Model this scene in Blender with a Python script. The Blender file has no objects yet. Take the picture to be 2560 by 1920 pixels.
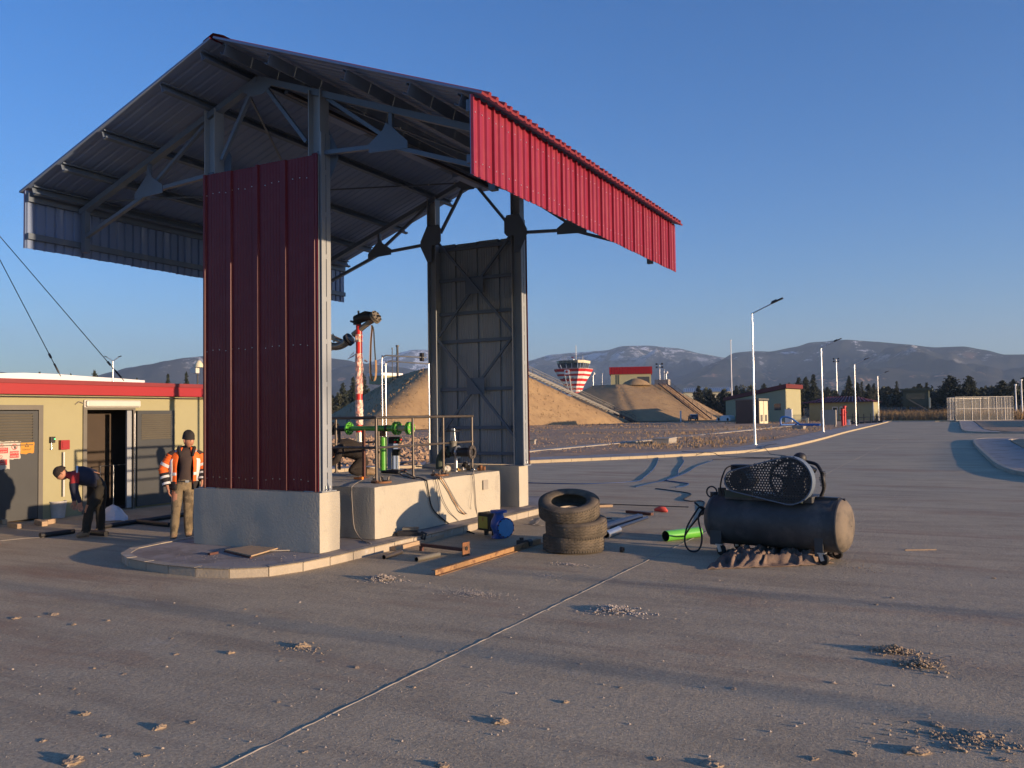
import bpy, math, random
from mathutils import Vector, Matrix, noise
random.seed(7)
SC = bpy.context.scene
COL = SC.collection
PI = math.pi
R = math.radians
# ---------------------------------------------------------------- camera
HC = 2.05
FPX = 2133.33
C_F = Vector((-0.46377, 0.88523, 0.03582)); C_R = Vector((0.8855, 0.46445, -0.01333)); C_U = Vector((0.02844, -0.02553, 0.99927))
cd = bpy.data.cameras.new('camera'); cam = bpy.data.objects.new('camera', cd); COL.objects.link(cam)
cd.sensor_width = 36; cd.lens = 36*FPX/2560; cd.clip_start = 0.05; cd.clip_end = 60000
_f = C_F.normalized(); _r = (C_R-_f*C_R.dot(_f)).normalized(); _u = _r.cross(_f)
cam.matrix_world = Matrix(((_r.x, _u.x, -_f.x, 0), (_r.y, _u.y, -_f.y, 0), (_r.z, _u.z, -_f.z, HC), (0, 0, 0, 1)))
SC.camera = cam
# ---------------------------------------------------------------- light
SUN_E, SUN_A = 6.1, 0.8          # elevation, degrees the sun stands behind the +X axis
w = bpy.data.worlds.new('World'); SC.world = w; w.use_nodes = True
nt = w.node_tree; bg = nt.nodes['Background']
sky = nt.nodes.new('ShaderNodeTexSky'); sky.sky_type = 'NISHITA'; sky.sun_disc = False
sky.sun_elevation = R(SUN_E); sky.sun_rotation = R(90+SUN_A); sky.altitude = 100; sky.air_density = 1.0; sky.dust_density = 0.5; sky.ozone_density = 3.0
hs = nt.nodes.new('ShaderNodeHueSaturation'); hs.inputs['Saturation'].default_value = 1.2; hs.inputs['Value'].default_value = 1.0; tn = nt.nodes.new('ShaderNodeMix'); tn.data_type = 'RGBA'; tn.blend_type = 'MULTIPLY'; tn.inputs[0].default_value = 1; tn.inputs[7].default_value = (0.525, 0.55, 0.74, 1); nt.links.new(sky.outputs[0], hs.inputs['Color']); nt.links.new(hs.outputs[0], tn.inputs[6]); nt.links.new(tn.outputs[2], bg.inputs[0]); bg.inputs[1].default_value = 0.15
sd = bpy.data.lights.new('sun', 'SUN'); sd.energy = 3.2; sd.angle = R(0.55); sd.color = (1.0, 0.72, 0.46)
sun = bpy.data.objects.new('sun', sd); COL.objects.link(sun)
sv = Vector((math.cos(R(SUN_E))*math.cos(R(SUN_A)), -math.cos(R(SUN_E))*math.sin(R(SUN_A)), math.sin(R(SUN_E))))
sun.rotation_euler = sv.to_track_quat('Z', 'Y').to_euler(); sun.location = (60, 0, 40)
SC.view_settings.view_transform = 'Standard'; SC.view_settings.look = 'None'; SC.view_settings.gamma = 1
SC.view_settings.use_curve_mapping = False; SC.view_settings.exposure = 1.35
SC.render.engine = 'CYCLES'
SC.cycles.max_bounces = 6; SC.cycles.diffuse_bounces = 3; SC.cycles.volume_bounces = 0; SC.cycles.transparent_max_bounces = 8
# ---------------------------------------------------------------- helpers
def at(px, py, **k):
    """the point of the place seen at a photograph pixel (2560 x 1920) on the plane x=, y= or z="""
    d = C_F + C_R*((px-1280)/FPX) - C_U*((py-960)/FPX)
    a, v = list(k.items())[0]; i = 'xyz'.index(a); o = (0, 0, HC)
    t = (v-o[i])/d[i]
    return Vector((d.x*t, d.y*t, HC+d.z*t))
def G(px, py, z=0.0): return at(px, py, z=z)
def far(px, py, dist):
    """point at a pixel at a horizontal distance"""
    d = C_F + C_R*((px-1280)/FPX) - C_U*((py-960)/FPX)
    t = dist/math.hypot(d.x, d.y)
    return Vector((d.x*t, d.y*t, HC+d.z*t))
MATS = {}
def mat(name, col, rough=0.7, metal=0.0, var=0.0, vs=3.0, col2=None, c2s=1.0, c2lo=0.5, c2hi=0.6, bump=0.0, bs=40.0, coat=0.0, emis=None, alpha=1.0, spec=0.5, world=True, stretch=None, trans=0.0):
    m = bpy.data.materials.new(name); m.use_nodes = True; t = m.node_tree; b = t.nodes['Principled BSDF']
    L = t.links.new; N = t.nodes.new
    b.inputs['Roughness'].default_value = rough; b.inputs['Metallic'].default_value = metal
    b.inputs['Specular IOR Level'].default_value = spec; b.inputs['Coat Weight'].default_value = coat
    if trans: b.inputs['Transmission Weight'].default_value = trans
    b.inputs['Alpha'].default_value = alpha
    b.inputs['Base Color'].default_value = (*col, 1)
    if world: src = N('ShaderNodeNewGeometry').outputs['Position']
    else: src = N('ShaderNodeTexCoord').outputs['Object']
    if stretch:
        mp = N('ShaderNodeMapping'); mp.inputs['Scale'].default_value = stretch; L(src, mp.inputs[0]); src = mp.outputs[0]
    out = None
    if var or col2:
        n = N('ShaderNodeTexNoise'); n.inputs['Scale'].default_value = vs; n.inputs['Detail'].default_value = 6; n.inputs['Roughness'].default_value = 0.65; L(src, n.inputs['Vector'])
        mr = N('ShaderNodeMapRange'); mr.inputs[1].default_value = 0.25; mr.inputs[2].default_value = 0.75; mr.inputs[3].default_value = 1-var; mr.inputs[4].default_value = 1+var; L(n.outputs[0], mr.inputs[0])
        mx = N('ShaderNodeMix'); mx.data_type = 'RGBA'; mx.blend_type = 'MULTIPLY'; mx.inputs[0].default_value = 1
        mx.inputs[6].default_value = (*col, 1); L(mr.outputs[0], mx.inputs[7]); out = mx.outputs[2]
        if col2:
            n2 = N('ShaderNodeTexNoise'); n2.inputs['Scale'].default_value = c2s; n2.inputs['Detail'].default_value = 7; n2.inputs['Roughness'].default_value = 0.7; L(src, n2.inputs['Vector'])
            m2 = N('ShaderNodeMapRange'); m2.inputs[1].default_value = c2lo; m2.inputs[2].default_value = c2hi; L(n2.outputs[0], m2.inputs[0])
            x2 = N('ShaderNodeMix'); x2.data_type = 'RGBA'; L(m2.outputs[0], x2.inputs[0]); L(out, x2.inputs[6]); x2.inputs[7].default_value = (*col2, 1); out = x2.outputs[2]
        L(out, b.inputs['Base Color'])
    if bump:
        n3 = N('ShaderNodeTexNoise'); n3.inputs['Scale'].default_value = bs; n3.inputs['Detail'].default_value = 5; L(src, n3.inputs['Vector'])
        bp = N('ShaderNodeBump'); bp.inputs['Strength'].default_value = bump; bp.inputs['Distance'].default_value = 0.02; L(n3.outputs[0], bp.inputs['Height']); L(bp.outputs[0], b.inputs['Normal'])
    if emis: b.inputs['Emission Color'].default_value = (*emis[:3], 1); b.inputs['Emission Strength'].default_value = emis[3]
    MATS[name] = m
    return m
class MB:
    """collects shapes and links them as ONE mesh object"""
    def __init__(s): s.v = []; s.f = []; s.m = []; s.sm = []
    def add(s, vs, fs, mi=0, smooth=False):
        o = len(s.v); s.v += [Vector(p) for p in vs]
        for f in fs: s.f.append([i+o for i in f]); s.m.append(mi); s.sm.append(smooth)
        return s
    def box(s, c, d, mi=0, M=None):
        x, y, z = d[0]/2, d[1]/2, d[2]/2; c = Vector(c)
        vs = [Vector((a*x, b*y, e*z)) for e in (-1, 1) for b in (-1, 1) for a in (-1, 1)]
        if M: vs = [M @ p for p in vs]
        return s.add([p+c for p in vs], [(0, 2, 3, 1), (4, 5, 7, 6), (0, 1, 5, 4), (2, 6, 7, 3), (0, 4, 6, 2), (1, 3, 7, 5)], mi)
    def bb(s, a, b, mi=0):
        a = Vector(a); b = Vector(b); return s.box((a+b)/2, [abs(q) for q in (b-a)], mi)
    def bar(s, p, q, w=0.05, h=0.05, up=(0, 0, 1), mi=0):
        p = Vector(p); q = Vector(q); d = (q-p); L = d.length
        if L < 1e-6: return s
        d /= L; u = Vector(up)
        if abs(d.dot(u)) > 0.98: u = Vector((0, 1, 0))
        sx = d.cross(u).normalized(); uz = sx.cross(d)
        M = Matrix((sx, d, uz)).transposed()
        return s.box((p+q)/2, (w, L, h), mi, M)
    def ring(s, c, d, r, n, up=None):
        d = Vector(d).normalized(); a = Vector(up) if up else (Vector((0, 0, 1)) if abs(d.z) < 0.9 else Vector((1, 0, 0)))
        x = d.cross(a).normalized(); y = d.cross(x)
        return [Vector(c)+x*(r*math.cos(2*PI*k/n))+y*(r*math.sin(2*PI*k/n)) for k in range(n)]
    def tube(s, pts, r, n=8, mi=0, caps=True, smooth=True):
        pts = [Vector(p) for p in pts]; rs = r if isinstance(r, (list, tuple)) else [r]*len(pts)
        prev = None; base = len(s.v); T = []
        for i, p in enumerate(pts):
            d = (pts[min(i+1, len(pts)-1)]-pts[max(i-1, 0)])
            if d.length < 1e-9: d = Vector((0, 0, 1))
            d.normalize()
            if prev is None:
                a = Vector((0, 0, 1)) if abs(d.z) < 0.9 else Vector((1, 0, 0)); x = d.cross(a).normalized()
            else: x = (prev-d*prev.dot(d)); x = x.normalized() if x.length > 1e-6 else d.orthogonal().normalized()
            prev = x; y = d.cross(x)
            T += [p+x*(rs[i]*math.cos(2*PI*k/n))+y*(rs[i]*math.sin(2*PI*k/n)) for k in range(n)]
        F = [(i*n+k, i*n+(k+1) % n, (i+1)*n+(k+1) % n, (i+1)*n+k) for i in range(len(pts)-1) for k in range(n)]
        s.add(T, F, mi, smooth)
        if caps:
            s.add(T[:n], [tuple(range(n))[::-1]], mi); s.add(T[-n:], [tuple(range(n))], mi)
        return s
    def pipe(s, p, q, r, ri, n=20, mi=0, mi2=None):
        """open-ended pipe with a wall"""
        d = Vector(q)-Vector(p)
        A = s.ring(p, d, r, n); B = s.ring(q, d, r, n); C = s.ring(q, d, ri, n); D = s.ring(p, d, ri, n)
        for X, Y, m_ in ((A, B, mi), (B, C, mi), (C, D, mi if mi2 is None else mi2), (D, A, mi)):
            s.add(X+Y, [(k, (k+1) % n, n+(k+1) % n, n+k) for k in range(n)], m_, X is A or X is C)
        return s
    def disc(s, c, d, r, t, n=20, mi=0):
        d = Vector(d).normalized(); return s.tube([Vector(c)-d*t/2, Vector(c)+d*t/2], r, n, mi, True, False)
    def lathe(s, prof, c=(0, 0, 0), axis=(0, 0, 1), n=24, mi=0, smooth=True, close=False):
        """prof: list of (radius, along)"""
        d = Vector(axis).normalized(); a = Vector((0, 0, 1)) if abs(d.z) < 0.9 else Vector((1, 0, 0)); x = d.cross(a).normalized(); y = d.cross(x); c = Vector(c)
        T = [c+d*h+x*(r*math.cos(2*PI*k/n))+y*(r*math.sin(2*PI*k/n)) for r, h in prof for k in range(n)]
        m = len(prof); F = [(i*n+k, i*n+(k+1) % n, ((i+1) % m)*n+(k+1) % n, ((i+1) % m)*n+k) for i in range(m if close else m-1) for k in range(n)]
        return s.add(T, F, mi, smooth)
    def prism(s, poly, h0, h1, mi=0, plane='xy', c=0):
        """poly in a plane, extruded along the third axis from h0 to h1"""
        n = len(poly)
        def P(a, b, h):
            return {'xy': (a, b, h), 'xz': (a, h, b), 'yz': (h, a, b)}[plane]
        vs = [P(a, b, h0) for a, b in poly]+[P(a, b, h1) for a, b in poly]
        return s.add(vs, [tuple(range(n))[::-1], tuple(range(n, 2*n))]+[(k, (k+1) % n, n+(k+1) % n, n+k) for k in range(n)], mi)
    def sheet(s, o, u, v, n, prof, length, t=0.03, mi=(0, 1), bk=1.0):
        """profiled panel: prof [(along u, height along n)], extruded length along v; mi front, back"""
        o = Vector(o); u = Vector(u); v = Vector(v); n = Vector(n); k = len(prof)
        F0 = [o+u*a+n*h for a, h in prof]; F1 = [p+v*length for p in F0]
        B0 = [o+u*a+n*(h*bk-t) for a, h in prof]; B1 = [p+v*length for p in B0]
        s.add(F0+F1, [(i, i+1, k+i+1, k+i) for i in range(k-1)], mi[0])
        s.add(B0+B1, [(i+1, i, k+i, k+i+1) for i in range(k-1)], mi[1])
        e = 0
        s.add(F0+B0, [(i+1, i, k+i, k+i+1) for i in range(k-1)], mi[e]); s.add(F1+B1, [(i, i+1, k+i+1, k+i) for i in range(k-1)], mi[e])
        s.add([F0[0], B0[0], B1[0], F1[0]], [(0, 1, 2, 3)], mi[1]); s.add([F0[-1], F1[-1], B1[-1], B0[-1]], [(0, 1, 2, 3)], mi[1])
        return s
    def build(s, name, mats, parent=None, rel=True, bevel=0.0, subd=0, origin=None):
        me = bpy.data.meshes.new(name); off = Vector((0, 0, 0))
        if parent is not None and rel:
            r = parent
            while r.parent: r = r.parent
            off = r.location.copy()
        elif parent is None:
            if origin is not None: off = Vector(origin)
            else:
                xs = [p.x for p in s.v]; ys = [p.y for p in s.v]; off = Vector(((min(xs)+max(xs))/2, (min(ys)+max(ys))/2, min(p.z for p in s.v)))
        me.from_pydata([p-off for p in s.v], [], s.f)
        me.polygons.foreach_set('material_index', s.m); me.polygons.foreach_set('use_smooth', s.sm)
        for m_ in (mats if isinstance(mats, (list, tuple)) else [mats]): me.materials.append(MATS[m_] if isinstance(m_, str) else m_)
        me.validate(); me.update()
        o = bpy.data.objects.new(name, me); COL.objects.link(o)
        if parent is not None: o.parent = parent
        else: o.location = off
        if bevel:
            b = o.modifiers.new('bevel', 'BEVEL'); b.width = bevel; b.segments = 2; b.limit_method = 'ANGLE'
        if subd:
            b = o.modifiers.new('subdivision', 'SUBSURF'); b.levels = subd; b.render_levels = subd
        return o
def tag(o, label=None, cat=None, group=None, kind=None):
    if label: o['label'] = label
    if cat: o['category'] = cat
    if group: o['group'] = group
    if kind: o['kind'] = kind
    return o
def thing(name, label, cat, loc=(0, 0, 0), rz=0.0, group=None):
    o = bpy.data.objects.new(name, None); COL.objects.link(o); o.empty_display_size = 0.1
    o.location = loc; o.rotation_euler = (0, 0, rz)
    return tag(o, label, cat, group)
def clone(o, loc=None, rz=None, label=None, scale=None, parent=None):
    c = o.copy(); COL.objects.link(c)
    if parent is not None: c.parent = parent
    if loc is not None: c.location = loc
    if rz is not None: c.rotation_euler = (o.rotation_euler.x, o.rotation_euler.y, rz)
    if scale is not None: c.scale = (scale,)*3 if isinstance(scale, (int, float)) else scale
    if label: c['label'] = label
    for ch in [q for q in o.children]: clone(ch, parent=c)
    return c
def same(o, parent, loc=None, rot=None):
    """another piece sharing this piece's mesh"""
    c = o.copy(); COL.objects.link(c); c.parent = parent
    if loc is not None: c.location = loc
    if rot is not None: c.rotation_euler = rot
    return c
def ltext(txt, size, o, u, v, matname, name='lettering', parent=None, extr=0.001, align='CENTER'):
    """flat lettering as a mesh: o centre, u reading direction, v up"""
    cu = bpy.data.curves.new('t', 'FONT'); cu.body = txt; cu.size = size; cu.align_x = align; cu.align_y = 'CENTER'; cu.resolution_u = 2
    ob = bpy.data.objects.new('t', cu); COL.objects.link(ob)
    dg = bpy.context.evaluated_depsgraph_get(); me = bpy.data.meshes.new_from_object(ob.evaluated_get(dg))
    bpy.data.objects.remove(ob)
    u = Vector(u).normalized(); v = Vector(v).normalized(); b = MB()
    b.add([Vector(o)+u*p.co.x+v*p.co.y for p in me.vertices], [tuple(f.vertices) for f in me.polygons])
    return b.build(name, matname, parent)
def smoothpath(P, n=6):
    """Catmull-Rom through points"""
    P = [Vector(p) for p in P]; out = []
    for i in range(len(P)-1):
        a = P[max(i-1, 0)]; b = P[i]; c = P[i+1]; d = P[min(i+2, len(P)-1)]
        for k in range(n):
            t = k/n; out.append(0.5*((2*b)+(c-a)*t+(2*a-5*b+4*c-d)*t*t+(3*b-a-3*c+d)*t**3))
    out.append(P[-1]); return out
# ---------------------------------------------------------------- materials
mat('grey_paint', (0.115, 0.145, 0.19), 0.45, 0.0, var=0.08, vs=2, spec=0.4)
mat('clad_inner', (0.24, 0.265, 0.29), 0.5, var=0.08, vs=1.5)
mat('red_sheet_shaded', (0.135, 0.008, 0.014), 0.42, 0.0, var=0.10, vs=1.3, spec=0.3, col2=(0.16, 0.022, 0.03), c2s=2.5, c2lo=0.5, c2hi=0.8, bump=0.3, bs=2.2)  # same paint as red_sheet, with the tower's shade put into the colour
mat('column_paint', (0.265, 0.285, 0.305), 0.5, var=0.06, vs=2)
mat('parapet_red', (0.24, 0.012, 0.02), 0.9, var=0.05, spec=0.1)
mat('roof_dull', (0.13, 0.03, 0.03), 0.85, var=0.12, spec=0.2)
mat('grey_inner', (0.16, 0.22, 0.36), 0.5, var=0.06, vs=1.2)
mat('galvanised', (0.55, 0.55, 0.56), 0.35, 0.85, var=0.12, vs=6)
mat('lamp_pole', (0.72, 0.72, 0.72), 0.32, 0.8, var=0.05, vs=3)
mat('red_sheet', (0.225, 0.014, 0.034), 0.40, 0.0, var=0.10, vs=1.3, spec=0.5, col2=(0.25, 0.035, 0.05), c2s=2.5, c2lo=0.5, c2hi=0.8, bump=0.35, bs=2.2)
mat('red_roof', (0.20, 0.02, 0.025), 0.5, var=0.1, vs=3)
mat('red_fascia', (0.30, 0.012, 0.018), 0.5, var=0.06, vs=2)
mat('screw', (0.6, 0.58, 0.55), 0.3, 0.7)
mat('plinth_paint', (0.41, 0.375, 0.30), 0.85, var=0.07, vs=1.5, col2=(0.32, 0.29, 0.24), c2s=2.2, c2lo=0.56, c2hi=0.72, bump=0.35, bs=35)
mat('kerb_stone', (0.36, 0.31, 0.24), 0.9, var=0.16, vs=2.5, col2=(0.46, 0.43, 0.38), c2s=3, c2lo=0.58, c2hi=0.66, bump=0.3, bs=30)
mat('kerb_yellow', (0.40, 0.33, 0.22), 0.9, var=0.14, vs=1.2, bump=0.3, bs=30)
mat('paving', (0.30, 0.27, 0.25), 0.9, var=0.14, vs=1.3, col2=(0.2, 0.17, 0.15), c2s=0.9, bump=0.2, bs=40)
mat('wall_green', (0.31, 0.29, 0.17), 0.85, var=0.05, vs=1.2, col2=(0.27, 0.25, 0.14), c2s=1.0, c2lo=0.58, c2hi=0.8, bump=0.12, bs=60)
mat('door_grey', (0.045, 0.048, 0.05), 0.5, var=0.1, vs=2)
mat('frame_grey', (0.13, 0.12, 0.10), 0.55, var=0.1, vs=2)
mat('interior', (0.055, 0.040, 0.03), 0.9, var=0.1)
mat('white_plastic', (0.55, 0.53, 0.48), 0.35, var=0.04, vs=5)
mat('white_paper', (0.45, 0.42, 0.37), 0.8, var=0.05, vs=8)
mat('sign_red', (0.42, 0.04, 0.04), 0.6); mat('sign_orange', (0.48, 0.22, 0.02), 0.6, var=0.08, vs=12); mat('sign_black', (0.03, 0.025, 0.02), 0.7)
mat('black_plastic', (0.02, 0.02, 0.022), 0.5, var=0.2, vs=8); mat('rubber', (0.085, 0.07, 0.052), 0.9, var=0.28, vs=7, col2=(0.17, 0.135, 0.095), c2s=4, c2lo=0.45, c2hi=0.7, bump=0.35, bs=60, world=False)
mat('rubber_dark', (0.02, 0.018, 0.016), 0.9)
mat('rust', (0.22, 0.095, 0.04), 0.85, var=0.3, vs=9, col2=(0.09, 0.05, 0.03), c2s=5, bump=0.4, bs=60)
mat('rust_tan', (0.33, 0.19, 0.085), 0.8, var=0.25, vs=6, col2=(0.16, 0.08, 0.04), c2s=6, bump=0.3, bs=60)
mat('dark_rust', (0.10, 0.04, 0.03), 0.8, var=0.3, vs=8)
mat('wood', (0.38, 0.27, 0.17), 0.85, var=0.2, vs=4, stretch=(12, 1, 12), bump=0.2, bs=20)
mat('pipe_steel', (0.27, 0.235, 0.19), 0.35, 0.35, var=0.15, vs=5)
mat('dark_steel', (0.035, 0.035, 0.04), 0.45, 0.3, var=0.2, vs=5)
mat('rail_steel', (0.13, 0.11, 0.095), 0.45, 0.6, var=0.25, vs=7)
mat('green_paint', (0.105, 0.40, 0.045), 0.3, var=0.06, vs=6, coat=0.3); mat('cream_paint', (0.62, 0.52, 0.33), 0.4, var=0.05, vs=6)
mat('red_hose', (0.72, 0.035, 0.03), 0.4); mat('wrap', (0.80, 0.36, 0.30), 0.22, var=0.35, vs=16, col2=(0.82, 0.66, 0.58), c2s=9, c2lo=0.45, c2hi=0.6, bump=0.9, bs=25)
mat('silver', (0.75, 0.75, 0.74), 0.25, 0.85, var=0.1, vs=9)
mat('strap_tan', (0.36, 0.22, 0.12), 0.85, var=0.15, vs=12); mat('strap_black', (0.02, 0.022, 0.025), 0.8)
mat('blue_cast', (0.02, 0.09, 0.36), 0.4, var=0.15, vs=9, bump=0.3, bs=60); mat('blue_light', (0.06, 0.25, 0.48), 0.45, var=0.1, vs=12)
mat('tank_paint', (0.062, 0.062, 0.062), 0.5, var=0.35, vs=3.0, col2=(0.13, 0.125, 0.115), c2s=2.5, c2lo=0.5, c2hi=0.75, world=False, spec=0.35)
mat('tank_dust', (0.19, 0.15, 0.11), 0.8, var=0.3, vs=6, col2=(0.07, 0.06, 0.05), c2s=3, c2lo=0.42, c2hi=0.62, world=False)
mat('guard_black', (0.022, 0.023, 0.026), 0.5); mat('engine_black', (0.018, 0.018, 0.02), 0.55, var=0.2, vs=10)
mat('burlap', (0.20, 0.14, 0.105), 0.95, var=0.2, vs=15, bump=0.5, bs=180)
mat('cable_black', (0.012, 0.012, 0.014), 0.6); mat('cable_grey', (0.22, 0.2, 0.18), 0.6); mat('cable_blue', (0.02, 0.05, 0.14), 0.5)
mat('hose_blue', (0.03, 0.13, 0.4), 0.4); mat('pipe_navy', (0.022, 0.03, 0.06), 0.35, spec=0.6)
mat('brass', (0.55, 0.38, 0.15), 0.4, 0.6); mat('gauge_face', (0.75, 0.72, 0.6), 0.4); mat('orange_plastic', (0.85, 0.22, 0.02), 0.5)
mat('yellow_label', (0.42, 0.36, 0.07), 0.6, var=0.1, vs=20)
mat('pebble', (0.42, 0.35, 0.28), 0.9, var=0.3, vs=9); mat('pebble_white', (0.42, 0.36, 0.30), 0.9, var=0.2, vs=9); mat('mud', (0.34, 0.255, 0.17), 0.95, var=0.25, vs=9, bump=0.6, bs=50)
mat('glass_dark', (0.03, 0.04, 0.05), 0.08, spec=0.8)
mat('conc_light', (0.30, 0.27, 0.23), 0.9, var=0.1, vs=2)
mat('shed_wall', (0.33, 0.31, 0.18), 0.85, var=0.06, vs=0.6); mat('shed_roof', (0.24, 0.03, 0.035), 0.55, var=0.1)
mat('tower_red', (0.55, 0.02, 0.02), 0.55); mat('tower_white', (0.75, 0.73, 0.7), 0.6); mat('tower_cream', (0.6, 0.55, 0.38), 0.6)
mat('hangar_white', (0.72, 0.72, 0.72), 0.6); mat('hangar_grey', (0.30, 0.33, 0.34), 0.6, var=0.05)
mat('bark', (0.07, 0.05, 0.04), 0.95); mat('leaf_dark', (0.022, 0.03, 0.017), 0.8, var=0.4, vs=0.6); mat('leaf_mid', (0.05, 0.052, 0.025), 0.8, var=0.35, vs=0.6)
mat('skin', (0.42, 0.20, 0.125), 0.6); mat('hivis', (0.90, 0.14, 0.012), 0.7, var=0.1, vs=12, emis=None); mat('reflect', (0.62, 0.63, 0.64), 0.4)
mat('cloth_black', (0.02, 0.018, 0.02), 0.9, var=0.2, vs=12); mat('cloth_brown', (0.045, 0.03, 0.028), 0.9, var=0.2, vs=10, bump=0.3, bs=60); mat('trouser', (0.20, 0.155, 0.095), 0.9, var=0.3, vs=6, col2=(0.09, 0.07, 0.045), c2s=5, bump=0.4, bs=25)
mat('boot', (0.22, 0.15, 0.09), 0.85, var=0.3, vs=20); mat('cloth_navy', (0.022, 0.026, 0.05), 0.9, var=0.2, vs=10, bump=0.3, bs=40); mat('cloth_red', (0.32, 0.02, 0.025), 0.8); mat('cloth_dark', (0.022, 0.019, 0.014), 0.9, bump=0.3, bs=40, var=0.3, vs=8)
mat('cloth_taupe', (0.026, 0.020, 0.018), 0.95, var=0.25, vs=9, bump=0.5, bs=30)
mat('car_blue', (0.035, 0.045, 0.075), 0.3, 0.3, coat=0.6); mat('tail_red', (0.4, 0.02, 0.02), 0.3)
mat('watch_green', (0.06, 0.075, 0.055), 0.8); mat('steel_mesh', (0.48, 0.45, 0.40), 0.5, 0.3)
mat('mesh_fence', (0.30, 0.29, 0.27), 0.6, 0.2, alpha=0.30); mat('bag_white', (0.62, 0.62, 0.66), 0.5, var=0.1, vs=12); mat('bucket', (0.5, 0.47, 0.45), 0.5, var=0.15, vs=9)
mat('red_glove', (0.6, 0.08, 0.06), 0.8); mat('led_green', (0.05, 0.5, 0.1), 0.4, emis=(0.1, 0.9, 0.3, 0.8)); mat('button_red', (0.7, 0.04, 0.03), 0.4); mat('button_green', (0.04, 0.4, 0.12), 0.4)

def node_ground(name, base, large, small, stain=None, bump=0.5, fine=90, pocks=False):
    m = bpy.data.materials.new(name); m.use_nodes = True; t = m.node_tree; b = t.nodes['Principled BSDF']; L = t.links.new; N = t.nodes.new
    P = N('ShaderNodeNewGeometry').outputs['Position']; b.inputs['Roughness'].default_value = 0.9; b.inputs['Specular IOR Level'].default_value = 0.25
    def nz(s, det=6, ro=0.6, sc=None):
        n = N('ShaderNodeTexNoise'); n.inputs['Scale'].default_value = s; n.inputs['Detail'].default_value = det; n.inputs['Roughness'].default_value = ro
        if sc:
            mp = N('ShaderNodeMapping'); mp.inputs['Scale'].default_value = sc; L(P, mp.inputs[0]); L(mp.outputs[0], n.inputs[0])
        else: L(P, n.inputs[0])
        return n.outputs[0]
    def rg(s, a, bb, c, d):
        q = N('ShaderNodeMapRange'); q.inputs[1].default_value = a; q.inputs[2].default_value = bb; q.inputs[3].default_value = c; q.inputs[4].default_value = d; L(s, q.inputs[0]); return q.outputs[0]
    def mix(f, a, c, bt='MIX'):
        q = N('ShaderNodeMix'); q.data_type = 'RGBA'; q.blend_type = bt
        if isinstance(f, float): q.inputs[0].default_value = f
        else: L(f, q.inputs[0])
        for s_, i_ in ((a, 6), (c, 7)):
            if isinstance(s_, tuple): q.inputs[i_].default_value = (*s_, 1)
            else: L(s_, q.inputs[i_])
        return q.outputs[2]
    c = mix(rg(nz(0.16, 7), 0.38, 0.62, 0, 1), base, large)
    c = mix(rg(nz(0.9, 8, 0.7, (0.6, 1.4, 1)), 0.46, 0.72, 0, 0.8), c, small)
    if stain: c = mix(rg(nz(0.33, 6, 0.7, (0.45, 1.5, 1)), 0.53, 0.68, 0, 0.75), c, stain)
    if pocks:
        c = mix(rg(nz(1.0, 5, 0.6, (0.22, 3.2, 1)), 0.52, 0.75, 0, 0.55), c, (0.22, 0.175, 0.13))
        c = mix(rg(nz(1.3, 8, 0.75, (0.5, 1.2, 1)), 0.60, 0.70, 0, 0.5), c, (0.50, 0.44, 0.35))
        c = mix(rg(nz(4.5, 6, 0.8), 0.62, 0.72, 0, 0.6), c, (0.20, 0.16, 0.12))
    sp = rg(nz(38, 4, 0.8), 0.3, 0.7, 0.62, 1.38); c = mix(1.0, c, sp, 'MULTIPLY')
    L(c, b.inputs['Base Color'])
    h = N('ShaderNodeMath'); h.operation = 'ADD'; L(rg(nz(fine, 4, 0.7), 0, 1, 0, 1), h.inputs[0])
    L(rg(nz(7, 6, 0.7), 0, 1, 0, 3.0), h.inputs[1]); hh = h.outputs[0]
    if pocks:
        v = N('ShaderNodeTexVoronoi'); v.inputs['Scale'].default_value = 16; L(P, v.inputs[0])
        p2 = N('ShaderNodeMath'); p2.operation = 'ADD'; L(hh, p2.inputs[0]); L(rg(v.outputs['Distance'], 0.0, 0.16, 1.1, 0), p2.inputs[1]); hh = p2.outputs[0]
    bp = N('ShaderNodeBump'); bp.inputs['Strength'].default_value = bump; bp.inputs['Distance'].default_value = 0.006; L(hh, bp.inputs['Height']); L(bp.outputs[0], b.inputs['Normal'])
    MATS[name] = m; return m
node_ground('concrete', (0.475, 0.385, 0.255), (0.40, 0.335, 0.235), (0.29, 0.235, 0.16), stain=(0.30, 0.185, 0.12), bump=0.75, pocks=True)
node_ground('soil', (0.42, 0.27, 0.16), (0.32, 0.21, 0.135), (0.5, 0.34, 0.2), bump=1.0, fine=25)
node_ground('dry_grass', (0.36, 0.245, 0.125), (0.30, 0.20, 0.105), (0.22, 0.145, 0.08), bump=1.0, fine=12)
node_ground('field', (0.36, 0.25, 0.14), (0.27, 0.2, 0.12), (0.4, 0.29, 0.16), bump=0.6, fine=4)

# ---------------------------------------------------------------- terrain, apron, verges
b = MB(); b.add([(-30000, -30000, -0.06), (30000, -30000, -0.06), (30000, 30000, -0.06), (-30000, 30000, -0.06)], [(0, 1, 2, 3)])
tag(b.build('ground', 'field'), kind='structure')
b = MB(); b.bb((-45, -25, -0.05), (-3.91, 163, 0)); b.bb((-3.89, -25, -0.05), (60, 163, 0)); tag(b.build('concrete_apron', 'concrete'), kind='structure')
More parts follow.
